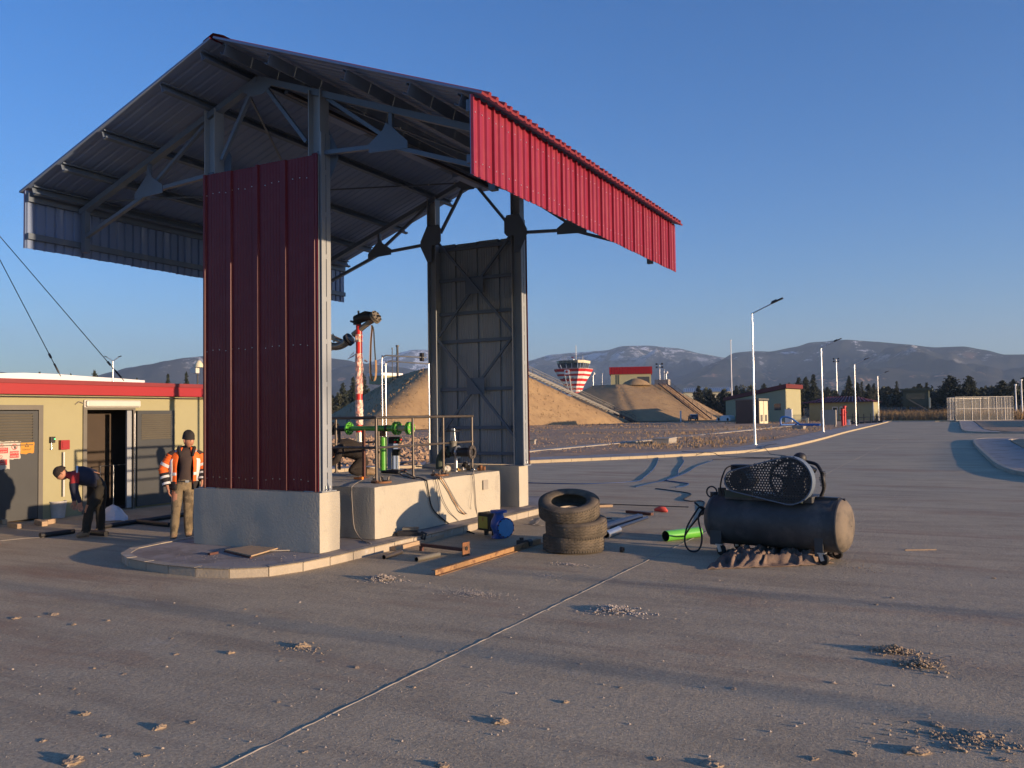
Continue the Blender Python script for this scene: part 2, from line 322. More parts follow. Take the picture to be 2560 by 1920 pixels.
# the filled joint: an uneven bead running away across the apron
b = MB(); rj = random.Random(3); n = 420; pr_ = []
for i in range(n+1):
    y = 1.5+i*0.07; j = rj.uniform(-.004, .004); wd = 0.0075+rj.uniform(-.002, .003); hh = 0.004+rj.uniform(-.002, .0025)
    pr_ += [(-3.9+j-wd, y, -.002), (-3.9+j-wd*.3, y, hh), (-3.9+j+wd*.4, y, hh*.9), (-3.9+j+wd, y, -.002)]
b.add(pr_, [(i*4+k, i*4+k+1, i*4+k+5, i*4+k+4) for i in range(n) for k in range(3)]); b.bb((-3.91, -25, -.05), (-3.89, 1.5, -.004)); b.bb((-3.91, 30.9, -.05), (-3.89, 163, -.003))
tag(b.build('joint_filler', 'conc_light'), kind='structure')
KERB = [(-24, 15), (-22.5, 20.5), (-20, 26), (-16.3, 31.5), (-14.1, 34.6), (-11.9, 37.9), (-10.0, 41.6), (-8.9, 45.5), (-8.5, 50), (-8.6, 63.4), (-9.2, 85), (-9.7, 119.7), (-10.6, 163)]
KP = smoothpath([(x, y, 0) for x, y in KERB], 14)
def resample(P, step):
    out = [P[0].copy()]; acc = 0.0
    for a, c in zip(P, P[1:]):
        d = (c-a).length; 
        while acc+d >= step:
            t = (step-acc)/d; a = a.lerp(c, t); out.append(a.copy()); d = (c-a).length; acc = 0
        acc += d
    return out
def offs(P, d):
    """polyline shifted to its left by d"""
    out = []
    for i, p in enumerate(P):
        t = (P[min(i+1, len(P)-1)]-P[max(i-1, 0)]).normalized(); out.append(p+Vector((-t.y, t.x, 0))*d)
    return out
def strip(name, P, d0, d1, z0, z1, m, kind='structure', jit=0):
    A = offs(P, d0); B_ = offs(P, d1); b = MB(); n = len(P)
    vs = [(p.x, p.y, z0) for p in A]+[(p.x, p.y, z1) for p in A]+[(p.x, p.y, z1) for p in B_]+[(p.x, p.y, z0) for p in B_]
    F = []
    for i in range(n-1):
        for r_ in range(3): F.append((r_*n+i, r_*n+i+1, (r_+1)*n+i+1, (r_+1)*n+i))
    F += [(0, n, 2*n, 3*n), (n-1, 4*n-1, 3*n-1, 2*n-1)]
    b.add(vs, F); return tag(b.build(name, m), kind=kind)
def kerb_line(name, P, m, step=1.0, w_=0.15, h=0.13, nmax=999, face=1):
    """kerb as a row of separate stones with open joints, child pieces of one kerb"""
    root = bpy.data.objects.new(name, None); COL.objects.link(root); root.location = P[0]; root['kind'] = 'structure'
    Q = resample(P, step); r_ = random.Random(5)
    A = offs(Q, 0); B_ = offs(Q, w_)
    for i in range(min(len(Q)-1, nmax)):
        g = 0.006/step; h_ = h+r_.uniform(-.004, .004); j = r_.uniform(-.004, .004)
        a0 = A[i].lerp(A[i+1], g); a1 = A[i].lerp(A[i+1], 1-g); b0 = B_[i].lerp(B_[i+1], g); b1 = B_[i].lerp(B_[i+1], 1-g)
        c = 0.018; mb = MB()
        t0 = a0.lerp(b0, c/w_*1.2); t1 = a1.lerp(b1, c/w_*1.2)
        vs = [(a0.x, a0.y, 0), (a1.x, a1.y, 0), (a1.x, a1.y, h_-c), (a0.x, a0.y, h_-c), (t0.x, t0.y, h_), (t1.x, t1.y, h_), (b1.x, b1.y, h_), (b0.x, b0.y, h_), (b1.x, b1.y, 0), (b0.x, b0.y, 0)]
        mb.add(vs, [(0, 1, 2, 3), (3, 2, 5, 4), (4, 5, 6, 7), (7, 6, 8, 9), (0, 3, 4, 7, 9), (1, 8, 6, 5, 2)])
        mb.build('kerb_stone', m, root)
    rest = Q[min(len(Q)-1, nmax):]
    return root, rest
NK = 90
rt, rest = kerb_line('kerb', KP, 'kerb_yellow', 1.0, nmax=NK)
if len(rest) > 2: strip('far_kerb', rest, 0, 0.15, 0, 0.13, 'kerb_yellow')
KR = resample(KP, 0.7)
strip('footpath', KR, 0.152, 2.3, 0, 0.122, 'paving')
# rough verge: ruled grid from the footpath to the left, uneven soil
A = offs(KR, 2.302); ts = [0.0]; st = 0.35
while ts[-1] < 150: ts.append(ts[-1]+st); st *= 1.045
b = MB(); vs = []
for p in A:
    for t in ts:
        q = Vector((p.x-t, p.y, 0)); k = min(1, t/0.8)
        z = 0.10+k*(0.05*noise.noise(q*0.6)+0.035*noise.noise(q*2.1)+0.25*noise.noise(q*0.05)*min(1, t/12))
        vs.append((q.x, q.y, max(z, -.02)))
m_ = len(ts); b.add(vs, [(i*m_+j, (i+1)*m_+j, (i+1)*m_+j+1, i*m_+j+1) for i in range(len(A)-1) for j in range(m_-1)], 0, True)
tag(b.build('verge_soil', 'soil'), kind='structure')
# concrete paths across the verge
def path(name, pts, w_, z, label=None):
    P = smoothpath([(x, y, 0) for x, y in pts], 8); return strip(name, P, -w_/2, w_/2, 0, z, 'conc_light')
path('path', [(-20.5, 35), (-19.9, 45), (-19.5, 64), (-19.7, 94), (-19.3, 112)], 0.9, 0.16)
path('path', [(-64, 88.5), (-46, 89.5), (-31.8, 91.4), (-21.5, 94)], 0.5, 0.2)
# the two verges on the right of the road
I1 = smoothpath([(-0.2, 160, 0), (0.0, 110, 0), (0.15, 90, 0), (0.7, 82.5, 0), (2.2, 79.6, 0), (5, 79, 0), (30, 78, 0)], 10)
I2 = smoothpath([(30, 65.5, 0), (6, 64.6, 0), (2.2, 63.8, 0), (0.9, 62, 0), (0.65, 58, 0), (0.72, 48.9, 0), (0.98, 37, 0), (1.2, 32.4, 0), (1.75, 29.4, 0), (3.2, 26.6, 0), (7, 24.5, 0), (30, 22, 0)], 10)
for P in (I1, I2):
    k_, rest = kerb_line('kerb', P, 'kerb_stone', 1.0)
    strip('footpath', resample(P, 0.7), 0.152, 1.9, 0, 0.122, 'paving')
b = MB(); b.prism([(1.9, 160), (1.95, 90), (2.6, 84), (4, 81.5), (30, 80.5), (30, 160)], 0, 0.14); tag(b.build('verge_soil', 'soil'), kind='structure')
b = MB(); b.prism([(30, 63.4), (6, 62.6), (3.2, 61.6), (2.6, 58), (2.65, 48.9), (2.95, 37.4), (3.3, 33), (4.4, 29.6), (8, 27), (30, 24)], 0, 0.14); tag(b.build('verge_soil', 'soil'), kind='structure')
FK = smoothpath([(40, 161, 0), (9, 161.5, 0), (-2, 163.6, 0), (-10.8, 163.8, 0)], 8)
strip('kerb', FK, -0.15, 0.0, -.03, 0.14, 'kerb_yellow')
# ---------------------------------------------------------------- mountains
def mnt_mat(name, low, high, scar, snow, zsnow, samt):
    m = bpy.data.materials.new(name); m.use_nodes = True; t = m.node_tree; b = t.nodes['Principled BSDF']; L = t.links.new; N = t.nodes.new
    b.inputs['Roughness'].default_value = 1; b.inputs['Specular IOR Level'].default_value = 0
    P = N('ShaderNodeNewGeometry').outputs['Position']
    def nz(s, d=8, ro=0.65):
        n = N('ShaderNodeTexNoise'); n.inputs['Scale'].default_value = s; n.inputs['Detail'].default_value = d; n.inputs['Roughness'].default_value = ro; L(P, n.inputs[0]); return n.outputs[0]
    def rg(s, a, c, d=0, e=1):
        q = N('ShaderNodeMapRange'); q.inputs[1].default_value = a; q.inputs[2].default_value = c; q.inputs[3].default_value = d; q.inputs[4].default_value = e; L(s, q.inputs[0]); return q.outputs[0]
    def mx(f, a, c):
        q = N('ShaderNodeMix'); q.data_type = 'RGBA'; L(f, q.inputs[0])
        for s_, i_ in ((a, 6), (c, 7)):
            if isinstance(s_, tuple): q.inputs[i_].default_value = (*s_, 1)
            else: L(s_, q.inputs[i_])
        return q.outputs[2]
    c = mx(rg(nz(0.004), 0.4, 0.6), low, high)
    sx = N('ShaderNodeSeparateXYZ'); L(P, sx.inputs[0])
    def mul(a, c_):
        q = N('ShaderNodeMath'); q.operation = 'MULTIPLY'; L(a, q.inputs[0]); L(c_, q.inputs[1]); return q.outputs[0]
    sc = mul(rg(nz(0.006, 9, 0.7), 0.585, 0.62), rg(sx.outputs[2], 60, 300, 1, 0)); c = mx(sc, c, scar)
    sn = mul(rg(nz(0.007, 9, 0.8), 0.565-samt, 0.61-samt), rg(sx.outputs[2], zsnow*0.55, zsnow)); c = mx(sn, c, snow)
    L(c, b.inputs['Base Color']); MATS[name] = m
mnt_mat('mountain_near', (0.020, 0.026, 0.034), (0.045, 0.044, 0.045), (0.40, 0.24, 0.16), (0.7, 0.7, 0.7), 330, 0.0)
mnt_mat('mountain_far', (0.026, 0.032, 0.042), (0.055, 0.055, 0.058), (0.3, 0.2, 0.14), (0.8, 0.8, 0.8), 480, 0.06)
def hor(px): return 1053.5-0.01332*px
def mountain(name, prof, D0, D1, m, seed, amp):
    """ridge whose crest stands at distance D1 and whose foot starts at D0"""
    xs = list(range(int(prof[0][0]), int(prof[-1][0])+1, 9)); NJ = 46; vs = []; sd_ = Vector((seed*7.3, seed*3.1, 0))
    for px in xs:
        for (a, ya), (c, yc) in zip(prof, prof[1:]):
            if a <= px <= c:
                t = (px-a)/(c-a); t = t*t*(3-2*t)*0.5+t*0.5; py = ya+(yc-ya)*t; break
        top = far(px, py, D1); H_ = top.z; dx, dy = top.x/D1, top.y/D1
        for j in range(NJ+1):
            s_ = j/NJ
            if s_ <= 0.86: u = s_/0.86; dd = D0+(D1-D0)*u; base = u**1.25
            else: u = (s_-0.86)/0.14; dd = D1+(D1-D0)*0.5*u; base = (1-u)**1.0
            q = Vector((dx*dd, dy*dd, 0)); n_ = 0; f_ = 1/900.0; am = 1.0
            for o_ in range(5): n_ += am*(1-abs(noise.noise(q*f_+sd_))*2.2); f_ *= 2.1; am *= 0.5
            k = math.sin(PI*min(1, u if s_ <= 0.86 else 1)) if s_ <= 0.86 else 0
            z = base*H_+k*amp*(n_-0.7)*H_ + (0.006*H_*noise.noise(q*0.02) if s_ > 0.8 else 0)
            if s_ < 0.86: z = min(z, H_*(dd/D1)*0.985+2)
            vs.append((q.x, q.y, max(z, -3)))
    n = NJ+1; b = MB(); b.add(vs, [(i*n+j, (i+1)*n+j, (i+1)*n+j+1, i*n+j+1) for i in range(len(xs)-1) for j in range(NJ)], 0, True)
    return tag(b.build(name, m), kind='structure')
mountain('mountain', [(-300, 940), (-150, 926), (0, 929), (60, 938), (150, 950), (229, 941), (285, 928), (318, 918), (375, 909.7), (411, 901.4), (464, 893), (507, 889), (620, 882), (730, 884), (816, 893), (856, 897.6), (905, 906), (980, 914), (1060, 925), (1180, 940), (1300, 955), (1400, 965)], 2600, 4700, 'mountain_near', 1, 0.30)
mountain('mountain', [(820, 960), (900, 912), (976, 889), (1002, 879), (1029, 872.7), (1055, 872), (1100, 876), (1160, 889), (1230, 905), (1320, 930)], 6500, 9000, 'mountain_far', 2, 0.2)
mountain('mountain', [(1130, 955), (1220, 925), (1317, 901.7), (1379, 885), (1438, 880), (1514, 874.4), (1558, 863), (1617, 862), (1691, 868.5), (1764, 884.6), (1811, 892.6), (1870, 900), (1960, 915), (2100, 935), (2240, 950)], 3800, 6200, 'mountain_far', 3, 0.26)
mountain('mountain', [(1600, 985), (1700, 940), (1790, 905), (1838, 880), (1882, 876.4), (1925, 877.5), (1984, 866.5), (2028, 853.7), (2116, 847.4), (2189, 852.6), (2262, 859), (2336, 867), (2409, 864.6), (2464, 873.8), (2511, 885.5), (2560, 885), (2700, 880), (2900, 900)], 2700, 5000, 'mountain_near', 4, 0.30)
# hazy air round the whole scene
b = MB(); b.bb((-8200, -300, -2.0), (1600, 11500, 860))
hz = b.build('haze', mat('haze_air', (1, 1, 1))); tag(hz, kind='stuff')
t = MATS['haze_air'].node_tree; t.nodes.remove(t.nodes['Principled BSDF']); pv = t.nodes.new('ShaderNodeVolumePrincipled')
pv.inputs['Color'].default_value = (0.50, 0.70, 1.0, 1); pv.inputs['Density'].default_value = 0.0001; pv.inputs['Anisotropy'].default_value = 0.0
t.links.new(pv.outputs[0], t.nodes['Material Output'].inputs['Volume'])
# ---------------------------------------------------------------- fuel island, plinths, block
# island slab with kerb stones
ISL = [(-8.6, 18.3), (-7.95, 18.0), (-7.72, 17.3), (-7.72, 12.5), (-7.76, 10.5), (-7.76, 9.6), (-7.80, 8.9), (-7.98, 8.35), (-8.45, 8.03), (-9.2, 7.95), (-9.9, 8.02), (-10.55, 8.2), (-11.0, 8.6), (-11.15, 9.2), (-11.2, 11), (-11.2, 17.6), (-10.8, 18.3)]
IP = smoothpath([(x, y, 0) for x, y in ISL], 6)[::-1]
isl, _ = kerb_line('kerb', IP[::-1], 'kerb_stone', 0.5, w_=-0.12, h=0.125)
b = MB(); inner = offs(IP, 0.122); b.prism([(p.x, p.y) for p in inner], -.01, 0.118); tag(b.build('island_paving', 'paving'), kind='structure')
def rough_block(b, x0, y0, z0, x1, y1, z1, seed, r=0.02, amp=0.006, step=0.12):
    """cast block: subdivided box with slightly wavy faces and rounded edges"""
    nx = max(2, int((x1-x0)/step)); ny = max(2, int((y1-y0)/step)); nz_ = max(2, int((z1-z0)/step)); so = Vector((seed, 0, 0))
    c = Vector(((x0+x1)/2, (y0+y1)/2, (z0+z1)/2)); hx = (x1-x0)/2; hy = (y1-y0)/2; hz_ = (z1-z0)/2
    def P(a, bb_, e):
        p = Vector((x0+(x1-x0)*a/nx, y0+(y1-y0)*bb_/ny, z0+(z1-z0)*e/nz_)); q = p-c
        # round edges
        k = Vector((max(-hx+r, min(hx-r, q.x)), max(-hy+r, min(hy-r, q.y)), max(-hz_+r, min(hz_-r, q.z)))); d = q-k
        if d.length > 1e-9: q = k+d.normalized()*r
        nn = noise.noise((p+so)*2.3)*amp+noise.noise((p+so)*9)*amp*0.35
        dd = Vector((q.x/hx if abs(q.x) > hx*.97 else 0, q.y/hy if abs(q.y) > hy*.97 else 0, q.z/hz_ if q.z > hz_*.97 else 0))
        return c+q+dd*nn
    def face(fn, m_, n_):
        b.add([fn(i, j) for i in range(m_+1) for j in range(n_+1)], [(i*(n_+1)+j, (i+1)*(n_+1)+j, (i+1)*(n_+1)+j+1, i*(n_+1)+j+1) for i in range(m_) for j in range(n_)], 0, True)
    face(lambda i, j: P(i, 0, j), nx, nz_); face(lambda i, j: P(i, ny, j), nx, nz_); face(lambda i, j: P(0, i, j), ny, nz_); face(lambda i, j: P(nx, i, j), ny, nz_); face(lambda i, j: P(i, j, nz_), nx, ny)
# ---------------------------------------------------------------- canopy
XL, XR, XM = -13.70, -5.09, -9.395
YN, YF = 8.74, 17.06
ZE, ZR, ZB = 5.92, 7.52, 4.93
canopy = thing('canopy_shelter', 'open red-clad steel canopy with a gabled roof standing on two clad towers', 'canopy', (XM, (YN+YF)/2, 0.12))
def bar(P_, Q_, w_, h_, name, m='grey_paint', up=(0, 0, 1), parent=None):
    b = MB(); b.bar(P_, Q_, w_, h_, up); return b.build(name, m, parent or canopy)
PW = (YF-YN)/15.0
def ribs(w_, n=3, h=0.028, rw=0.035, lead=True):
    """trapezoid rib profile over a panel width"""
    P_ = [(0, 0)] if not lead else [(0, 0), (0.004, h*1.25), (0.03, h*1.25), (0.045, 0)]
    for k in range(n):
        c = w_*(k+1)/(n+1)*1.0+0.01
        P_ += [(c-rw*.55, 0), (c-rw*.25, h), (c+rw*.25, h), (c+rw*.55, 0)]
    P_.append((w_-0.004, 0)); return P_
# roof: fifteen ribbed sheets a side, red above and grey below
sl = math.atan2(ZR-ZE, XM-XL); SLN = math.hypot(ZR-ZE, XM-XL)
roof = bpy.data.objects.new('roof', None); COL.objects.link(roof); roof.parent = canopy
for sgn in (-1, 1):
    X0 = XM+0.04*sgn; dirv = Vector((sgn*math.cos(sl), 0, -math.sin(sl))); nrm = Vector((sgn*math.sin(sl), 0, math.cos(sl)))
    for k in range(15):
        b = MB(); o_ = Vector((X0, YN+k*PW, ZR+0.03)); prof = [(0, 0), (.004, .045), (.05, .045), (.075, 0)] if k else [(0, 0), (.075, 0)]
        for c in (0.185, 0.37): prof += [(c-.04, 0), (c-.02, .045), (c+.02, .045), (c+.04, 0)]
        prof.append((PW-.003, 0))
        b.sheet(o_, (0, 1, 0), dirv, nrm, prof, SLN+0.13, 0.03, (0, 1), 0.3); p_ = b.build('roof_panel', ['red_roof', 'grey_inner'], None); p_.parent = roof; p_.location = p_.location-canopy.location
b = MB()
for sgn in (-1, 1):
    dirv = Vector((sgn*math.cos(sl), 0, -math.sin(sl))); q = Vector((XM, 0, ZR+.095))
    b.add([(q.x, YN+.03, q.z), (q.x, YF+.02, q.z), tuple(q+dirv*.22+Vector((0, YF+.02, 0))), tuple(q+dirv*.22+Vector((0, YN+.03, 0)))], [(0, 1, 2, 3)])
    b.add([(q.x, YN+.03, q.z-.01), (q.x, YF+.02, q.z-.01), tuple(q+dirv*.22+Vector((0, YF+.02, -.01))), tuple(q+dirv*.22+Vector((0, YN+.03, -.01)))], [(0, 1, 2, 3)])
b.build('ridge_cap', 'roof_dull', canopy)
# purlins: C sections with open near ends
def purlin(x, z, sgn):
    nrm = Vector((sgn*math.sin(sl), 0, math.cos(sl))); dv = Vector((sgn*math.cos(sl), 0, -math.sin(sl))); b = MB(); c = Vector((x, 0, z))-nrm*.075
    y0, y1 = YN+.03, YF-.03
    def pl(o_, a, bb_):
        h0 = a/2; h1 = bb_/2
        vs = [o_+h0*i+h1*j+Vector((0, y, 0)) for y in (y0, y1) for i, j in ((-1, -1), (1, -1), (1, 1), (-1, 1))]
        b.add(vs, [(0, 1, 2, 3), (7, 6, 5, 4), (0, 4, 5, 1), (1, 5, 6, 2), (2, 6, 7, 3), (3, 7, 4, 0)])
    pl(c, dv*.006, nrm*.15); pl(c+nrm*.072-dv*.033, dv*.06, nrm*.006); pl(c-nrm*.072-dv*.033, dv*.06, nrm*.006); pl(c+nrm*.058-dv*.062, dv*.005, nrm*.022); pl(c-nrm*.058-dv*.062, dv*.005, nrm*.022)
    b.build('purlin', 'grey_paint', canopy)
def zroof(x): return ZR-abs(x-XM)*math.tan(sl)-0.03
for dx in (0.26, 1.1, 2.42, 3.42, 4.17):
    for sgn in (-1, 1): purlin(XM+sgn*dx, zroof(XM+sgn*dx), sgn)
# hanging fascias: ribbed sheets, red outside, grey inside, on two rails
for sgn, X in ((1, XR), (-1, XL)):
    fas = bpy.data.objects.new('fascia', None); COL.objects.link(fas); fas.parent = canopy
    n_ = 16; pw = (YF-YN)/n_
    for k in range(n_):
        b = MB(); o_ = Vector((X, YN+k*pw, ZB+(0.006 if k % 2 else 0))); b.sheet(o_, (0, 1, 0), (0, 0, 1), (sgn, 0, 0), ribs(pw, 2, 0.028, 0.05), ZE-ZB-.02, 0.012, (0, 1))
        p_ = b.build('fascia_panel', ['red_sheet', 'grey_inner'], None); p_.parent = fas; p_.location = p_.location-canopy.location
    b = MB()
    for k in range(n_):
        for j, c in enumerate((0.09, 0.26, 0.43)):
            for z in (ZB+.18, ZE-.20): b.disc((X+sgn*.006, YN+k*pw+c, z+0.012*((j+k) % 3-1)), (1, 0, 0), 0.0085, 0.014, 8)
    o_ = b.build('screws', 'screw', None); o_.parent = fas; o_.location = o_.location-canopy.location; o_['kind'] = 'stuff'
    for z, hh in ((ZB+.2, .10), (ZE-.14, .14)):
        b = MB(); b.bb((X-sgn*.015, YN+.02, z-hh/2), (X-sgn*.075, YF-.02, z+hh/2)); q = b.build('fascia_rail', 'grey_paint', canopy)
# ---------------------------------------------------------------- the two towers and their trusses
TY = {'near': 9.70, 'far': 16.07}
CX = (-10.36, -8.24)
ZC = 6.0
def gusset(c, poly, y, th=0.012):
    b = MB(); b.prism([(c[0]+px_, c[1]+pz_) for px_, pz_ in poly], y-th/2, y+th/2, 0, 'xz'); return b.build('gusset', 'grey_paint', canopy)
for nm, y in TY.items():
    out = -1 if nm == 'near' else 1      # the clad side
    for i, x in enumerate(CX):
        b = MB()   # H column: two flanges and a web
        zt = zroof(x)-.2
        b.bb((x-.11, y-.10, 0.99), (x-.098, y+.10, zt)); b.bb((x+.098, y-.10, 0.99), (x+.11, y+.10, zt)); b.bb((x-.098, y-.005, 0.99), (x+.098, y+.005, zt))
        b.bb((x-.17, y-.16, 0.975), (x+.17, y+.16, 0.99))
        b.build('column', 'column_paint', canopy)
        sx = -1 if i == 0 else 1
        for k_, yy in enumerate((y-.13, y+.13)):
            b = MB(); b.tube([(x+sx*.14, yy*0.3+y*.7, .975), (x+sx*.14, yy*.3+y*.7, 1.06)], .012, 6); b.disc((x+sx*.14, yy*.3+y*.7, 1.01), (0, 0, 1), .022, .02, 6); b.build('anchor_bolt', 'galvanised', canopy)
        b = MB(); b.add([(x+sx*.11, y-.006, .99), (x+sx*.17, y-.006, .99), (x+sx*.11, y-.006, 1.2), (x+sx*.11, y+.006, .99), (x+sx*.17, y+.006, .99), (x+sx*.11, y+.006, 1.2)], [(0, 1, 2), (5, 4, 3), (0, 3, 4, 1), (1, 4, 5, 2), (2, 5, 3, 0)]); b.build('stiffener', 'grey_paint', canopy)
        # slotted cable channel on the outer side of the column
    # rafters
    for sgn in (-1, 1):
        e = XM+sgn*(4.18); bar((XM, y, zroof(XM)-.24), (e, y, zroof(e)-.24), .09, .12, 'rafter', up=(0, 1, 0))
        xc = CX[0] if sgn < 0 else CX[1]; xn = XM+sgn*2.46; xe = XM+sgn*4.08
        bar((xc, y, ZC-.08), (xn, y, ZC-.16), .06, .07, 'truss_chord', up=(0, 1, 0)); bar((xn, y, ZC-.18), (xe, y, ZB+.32), .06, .07, 'truss_chord', up=(0, 1, 0))
        bar((xc+sgn*.15, y+.02, zroof(xc)-.34), (xn, y+.02, ZC-.10), .055, .06, 'truss_diagonal', up=(0, 1, 0))
        bar((xn, y, ZC-.15), (xn, y, zroof(xn)-.26), .06, .06, 'truss_post', up=(0, 1, 0))
        bar((xe, y, ZB+.05), (xe, y, zroof(xe)-.2), .10, .10, 'truss_post', up=(0, 1, 0))
        bar((XM+sgn*.1, y-.02, zroof(XM)-.34), (xc-sgn*.2, y-.02, ZC+.12), .055, .06, 'truss_diagonal', up=(0, 1, 0))
        gusset((xn, ZC-.16), [(-.36, -.07), (.30, -.10), (.30, 0.0), (.06, .22), (-.06, .32), (-.12, .22), (-.36, .06)] if sgn > 0 else [(.36, -.07), (-.30, -.10), (-.30, 0.0), (-.06, .22), (.06, .32), (.12, .22), (.36, .06)], y-.04)
        gusset((xc, ZC-.1), [(-.02, -.42), (.10, -.42), (.28, -.06), (.28, .06), (.10, .40), (-.20, .40), (-.26, .30), (-.26, .02), (-.2, -.05), (-.02, -.05)] if sgn > 0 else [(.02, -.42), (-.10, -.42), (-.28, -.06), (-.28, .06), (-.10, .40), (.20, .40), (.26, .30), (.26, .02), (.2, -.05), (.02, -.05)], y-.106 if nm == 'far' else y+.106)
    gusset((XM, zroof(XM)-.34), [(-.3, -.05), (-.12, -.16), (.12, -.16), (.3, -.05), (.1, .06), (-.1, .06)], y-.05)
    # wall rails and cross bracing behind the cladding
    x0, x1 = CX[0]+.112, CX[1]-.112; yi = y+out*.06
    for z in (1.22, 1.78, 2.62, 3.68, 4.30, 5.05, 5.74):
        b = MB(); b.bb((x0, yi-.025, z-.035), (x1, yi+.025, z+.035)); b.build('wall_rail', 'grey_paint', canopy)
    for (za, zb_) in ((1.85, 3.55), (4.05, 5.75)) if nm == 'far' else ((1.3, 3.5), (3.7, 5.7)):
        bar((x0, y-.0*out, za-.25), (x1, y, zb_+.2), .05, .05, 'cross_brace', up=(0, 1, 0)); bar((x1, y-.052, za-.25), (x0, y-.052, zb_+.2), .05, .05, 'cross_brace', up=(0, 1, 0))
        b = MB(); b.bb(((x0+x1)/2-.22, y-.03, (za+zb_)/2-.2), ((x0+x1)/2+.22, y-.022, (za+zb_)/2+.16)); b.build('gusset', 'grey_paint', canopy)
    # cladding: ribbed sheets outside the columns
    yc = y+out*.125;  yo = yc+out*.02
    clad = bpy.data.objects.new('tower_cladding', None); COL.objects.link(clad); clad.parent = canopy
    xa, xb = CX[0]-.06, CX[1]+.112
    pw = 0.55; k = 0; x = xa
    while x < xb-.02:
        wv = min(pw, xb-x); slope_top = 5.86
        b = MB(); pr2 = [(0, 0), (.004, .032), (.042, .032), (.056, 0)]
        if wv > .4:
            for c in (0.14, 0.20, .26, .32, .38, .44): pr2 += [(c-.012, 0), (c-.008, .006), (c+.008, .006), (c+.012, 0)]
        pr2.append((wv-.003, 0))
        b.sheet((x, yo, 0.985), (1, 0, 0), (0, 0, 1), (0, out, 0), pr2, slope_top-0.985+(0.0 if k % 2 else .012), 0.02, (0, 1))
        p_ = b.build('cladding_panel', ['red_sheet_shaded', 'clad_inner'], None); p_.parent = clad; p_.location = p_.location-canopy.location
        x += pw; k += 1
    b = MB()
    for z in (1.14, 3.1, 5.55):
        for i in range(17): b.disc((xa+.06+i*.135, yo+out*.004, z+(.01 if i % 3 else -.01)), (0, 1, 0), .007, .012, 6)
    o_ = b.build('screws', 'screw', None); o_.parent = clad; o_.location = o_.location-canopy.location; o_['kind'] = 'stuff'
    # corner flashing that returns round the column
    b = MB(); b.bb((xb-.03, yo+out*.037, .985), (xb+.012, yo+out*.045, 5.87)); b.build('corner_flashing', 'red_sheet_shaded', canopy)
    # slotted cable channel on the open side face of the right column
    b = MB(); xs_ = CX[1]+.112; yy0, yy1 = (y-.10, y+.10)
    b.bb((xs_, y-.10, .995), (xs_+.02, y-.009, 6.2)); b.bb((xs_, y+.009, .995), (xs_+.02, y+.10, 6.2))
    for i in range(8): b.bb((xs_+.001, y-.0085, 1.25+i*.62), (xs_+.018, y+.0085, 1.32+i*.62))
    b.build('cable_channel', 'column_paint', canopy)
# fluorescent fittings and a conduit under the roof
for yy in (10.6, 13.0, 15.0):
    b = MB(); z_ = zroof(XM+.28)-.30; b.bb((XM+.2, yy, z_-.1), (XM+.38, yy+1.3, z_-.02)); b.build('light_fitting', 'grey_inner', canopy)
b = MB(); b.bar((XM+.5, YN+1.0, zroof(XM+.5)-.33), (XM+.5, YF-.8, zroof(XM+.5)-.33), .07, .05); b.build('cable_tray', 'dark_steel', canopy)
for sgn in (-1, 1):   # wind bracing in the roof plane
    for (ya, yb) in ((9.7, 16.07), (16.07, 9.7)):
        bar((XM+sgn*.3, ya, zroof(XM+.3)-.19), (XM+sgn*3.9, yb, zroof(XM+3.9)-.19), .03, .03, 'roof_brace')
# plinths
for (x0, y0, x1, y1), lb in (((-10.57, 9.47, -8.06, 9.93), 'painted concrete plinth under the near clad tower, grey in shade with one sunlit end'), ((-10.6, 15.86, -8.17, 16.29), 'painted concrete plinth under the far tower behind the pump block')):
    b = MB(); rough_block(b, x0, y0, 0.115, x1, y1, 0.975, x0*3+y0); tag(b.build('concrete_plinth', 'plinth_paint'), lb, 'plinth')
b = MB(); rough_block(b, -11.05, 10.85, 0.115, -8.13, 14.98, 0.95, 5, r=0.04, amp=.012)
blk = thing('pump_block', 'long cream-painted concrete block with a sunlit side carrying pipes and railing', 'concrete block', (-9.6, 12.9, .115)); b.build('block', 'plinth_paint', blk)
b = MB(); b.bb((-8.118, 14.23, .62), (-8.10, 14.42, .80)); b.build('patch_plate', 'conc_light', blk)
# ---------------------------------------------------------------- pump station building on the left
BX = -17.0; BY0, BY1 = 3.0, 17.2; BZ = 2.62
st = thing('pump_station', 'low pale green utility building with a red roof edge and grey louvred steel doors', 'building', (-19.5, 10, 0))
YD0, YD1 = 12.27, 13.45     # doorway
zd = 2.28
def Bp(px, py): return at(px, py, x=BX)
yl1 = Bp(94.5, 1100).y
b = MB()    # walls: front wall in pieces round the openings, side and back walls
b.bb((BX-.2, BY0, 0), (BX, 9.3, BZ)); b.bb((BX-.2, 9.3, zd+.02), (BX, YD0, BZ)); b.bb((BX-.2, yl1+.1, 0), (BX, YD0, zd+.02)); b.bb((BX-.2, YD0, zd), (BX, YD1, BZ)); b.bb((BX-.2, YD1, 0), (BX, BY1, BZ))
b.bb((-22.2, BY0, 0), (BX-.2, BY0+.2, BZ)); b.bb((-22.2, BY1-.2, 0), (BX-.2, BY1, BZ)); b.bb((-22.4, BY0, 0), (-22.2, BY1, BZ))
b.build('wall', 'wall_green', st)
b = MB(); b.bb((-22.2, BY0+.2, .01), (BX-.2, BY1-.2, .03)); b.bb((-22.2, BY0+.2, BZ-.03), (BX-.2, BY1-.2, BZ-.01)); b.bb((-17.85, BY0+.2, .03), (-17.75, BY1-.2, BZ-.03)); b.build('interior_lining', 'interior', st)
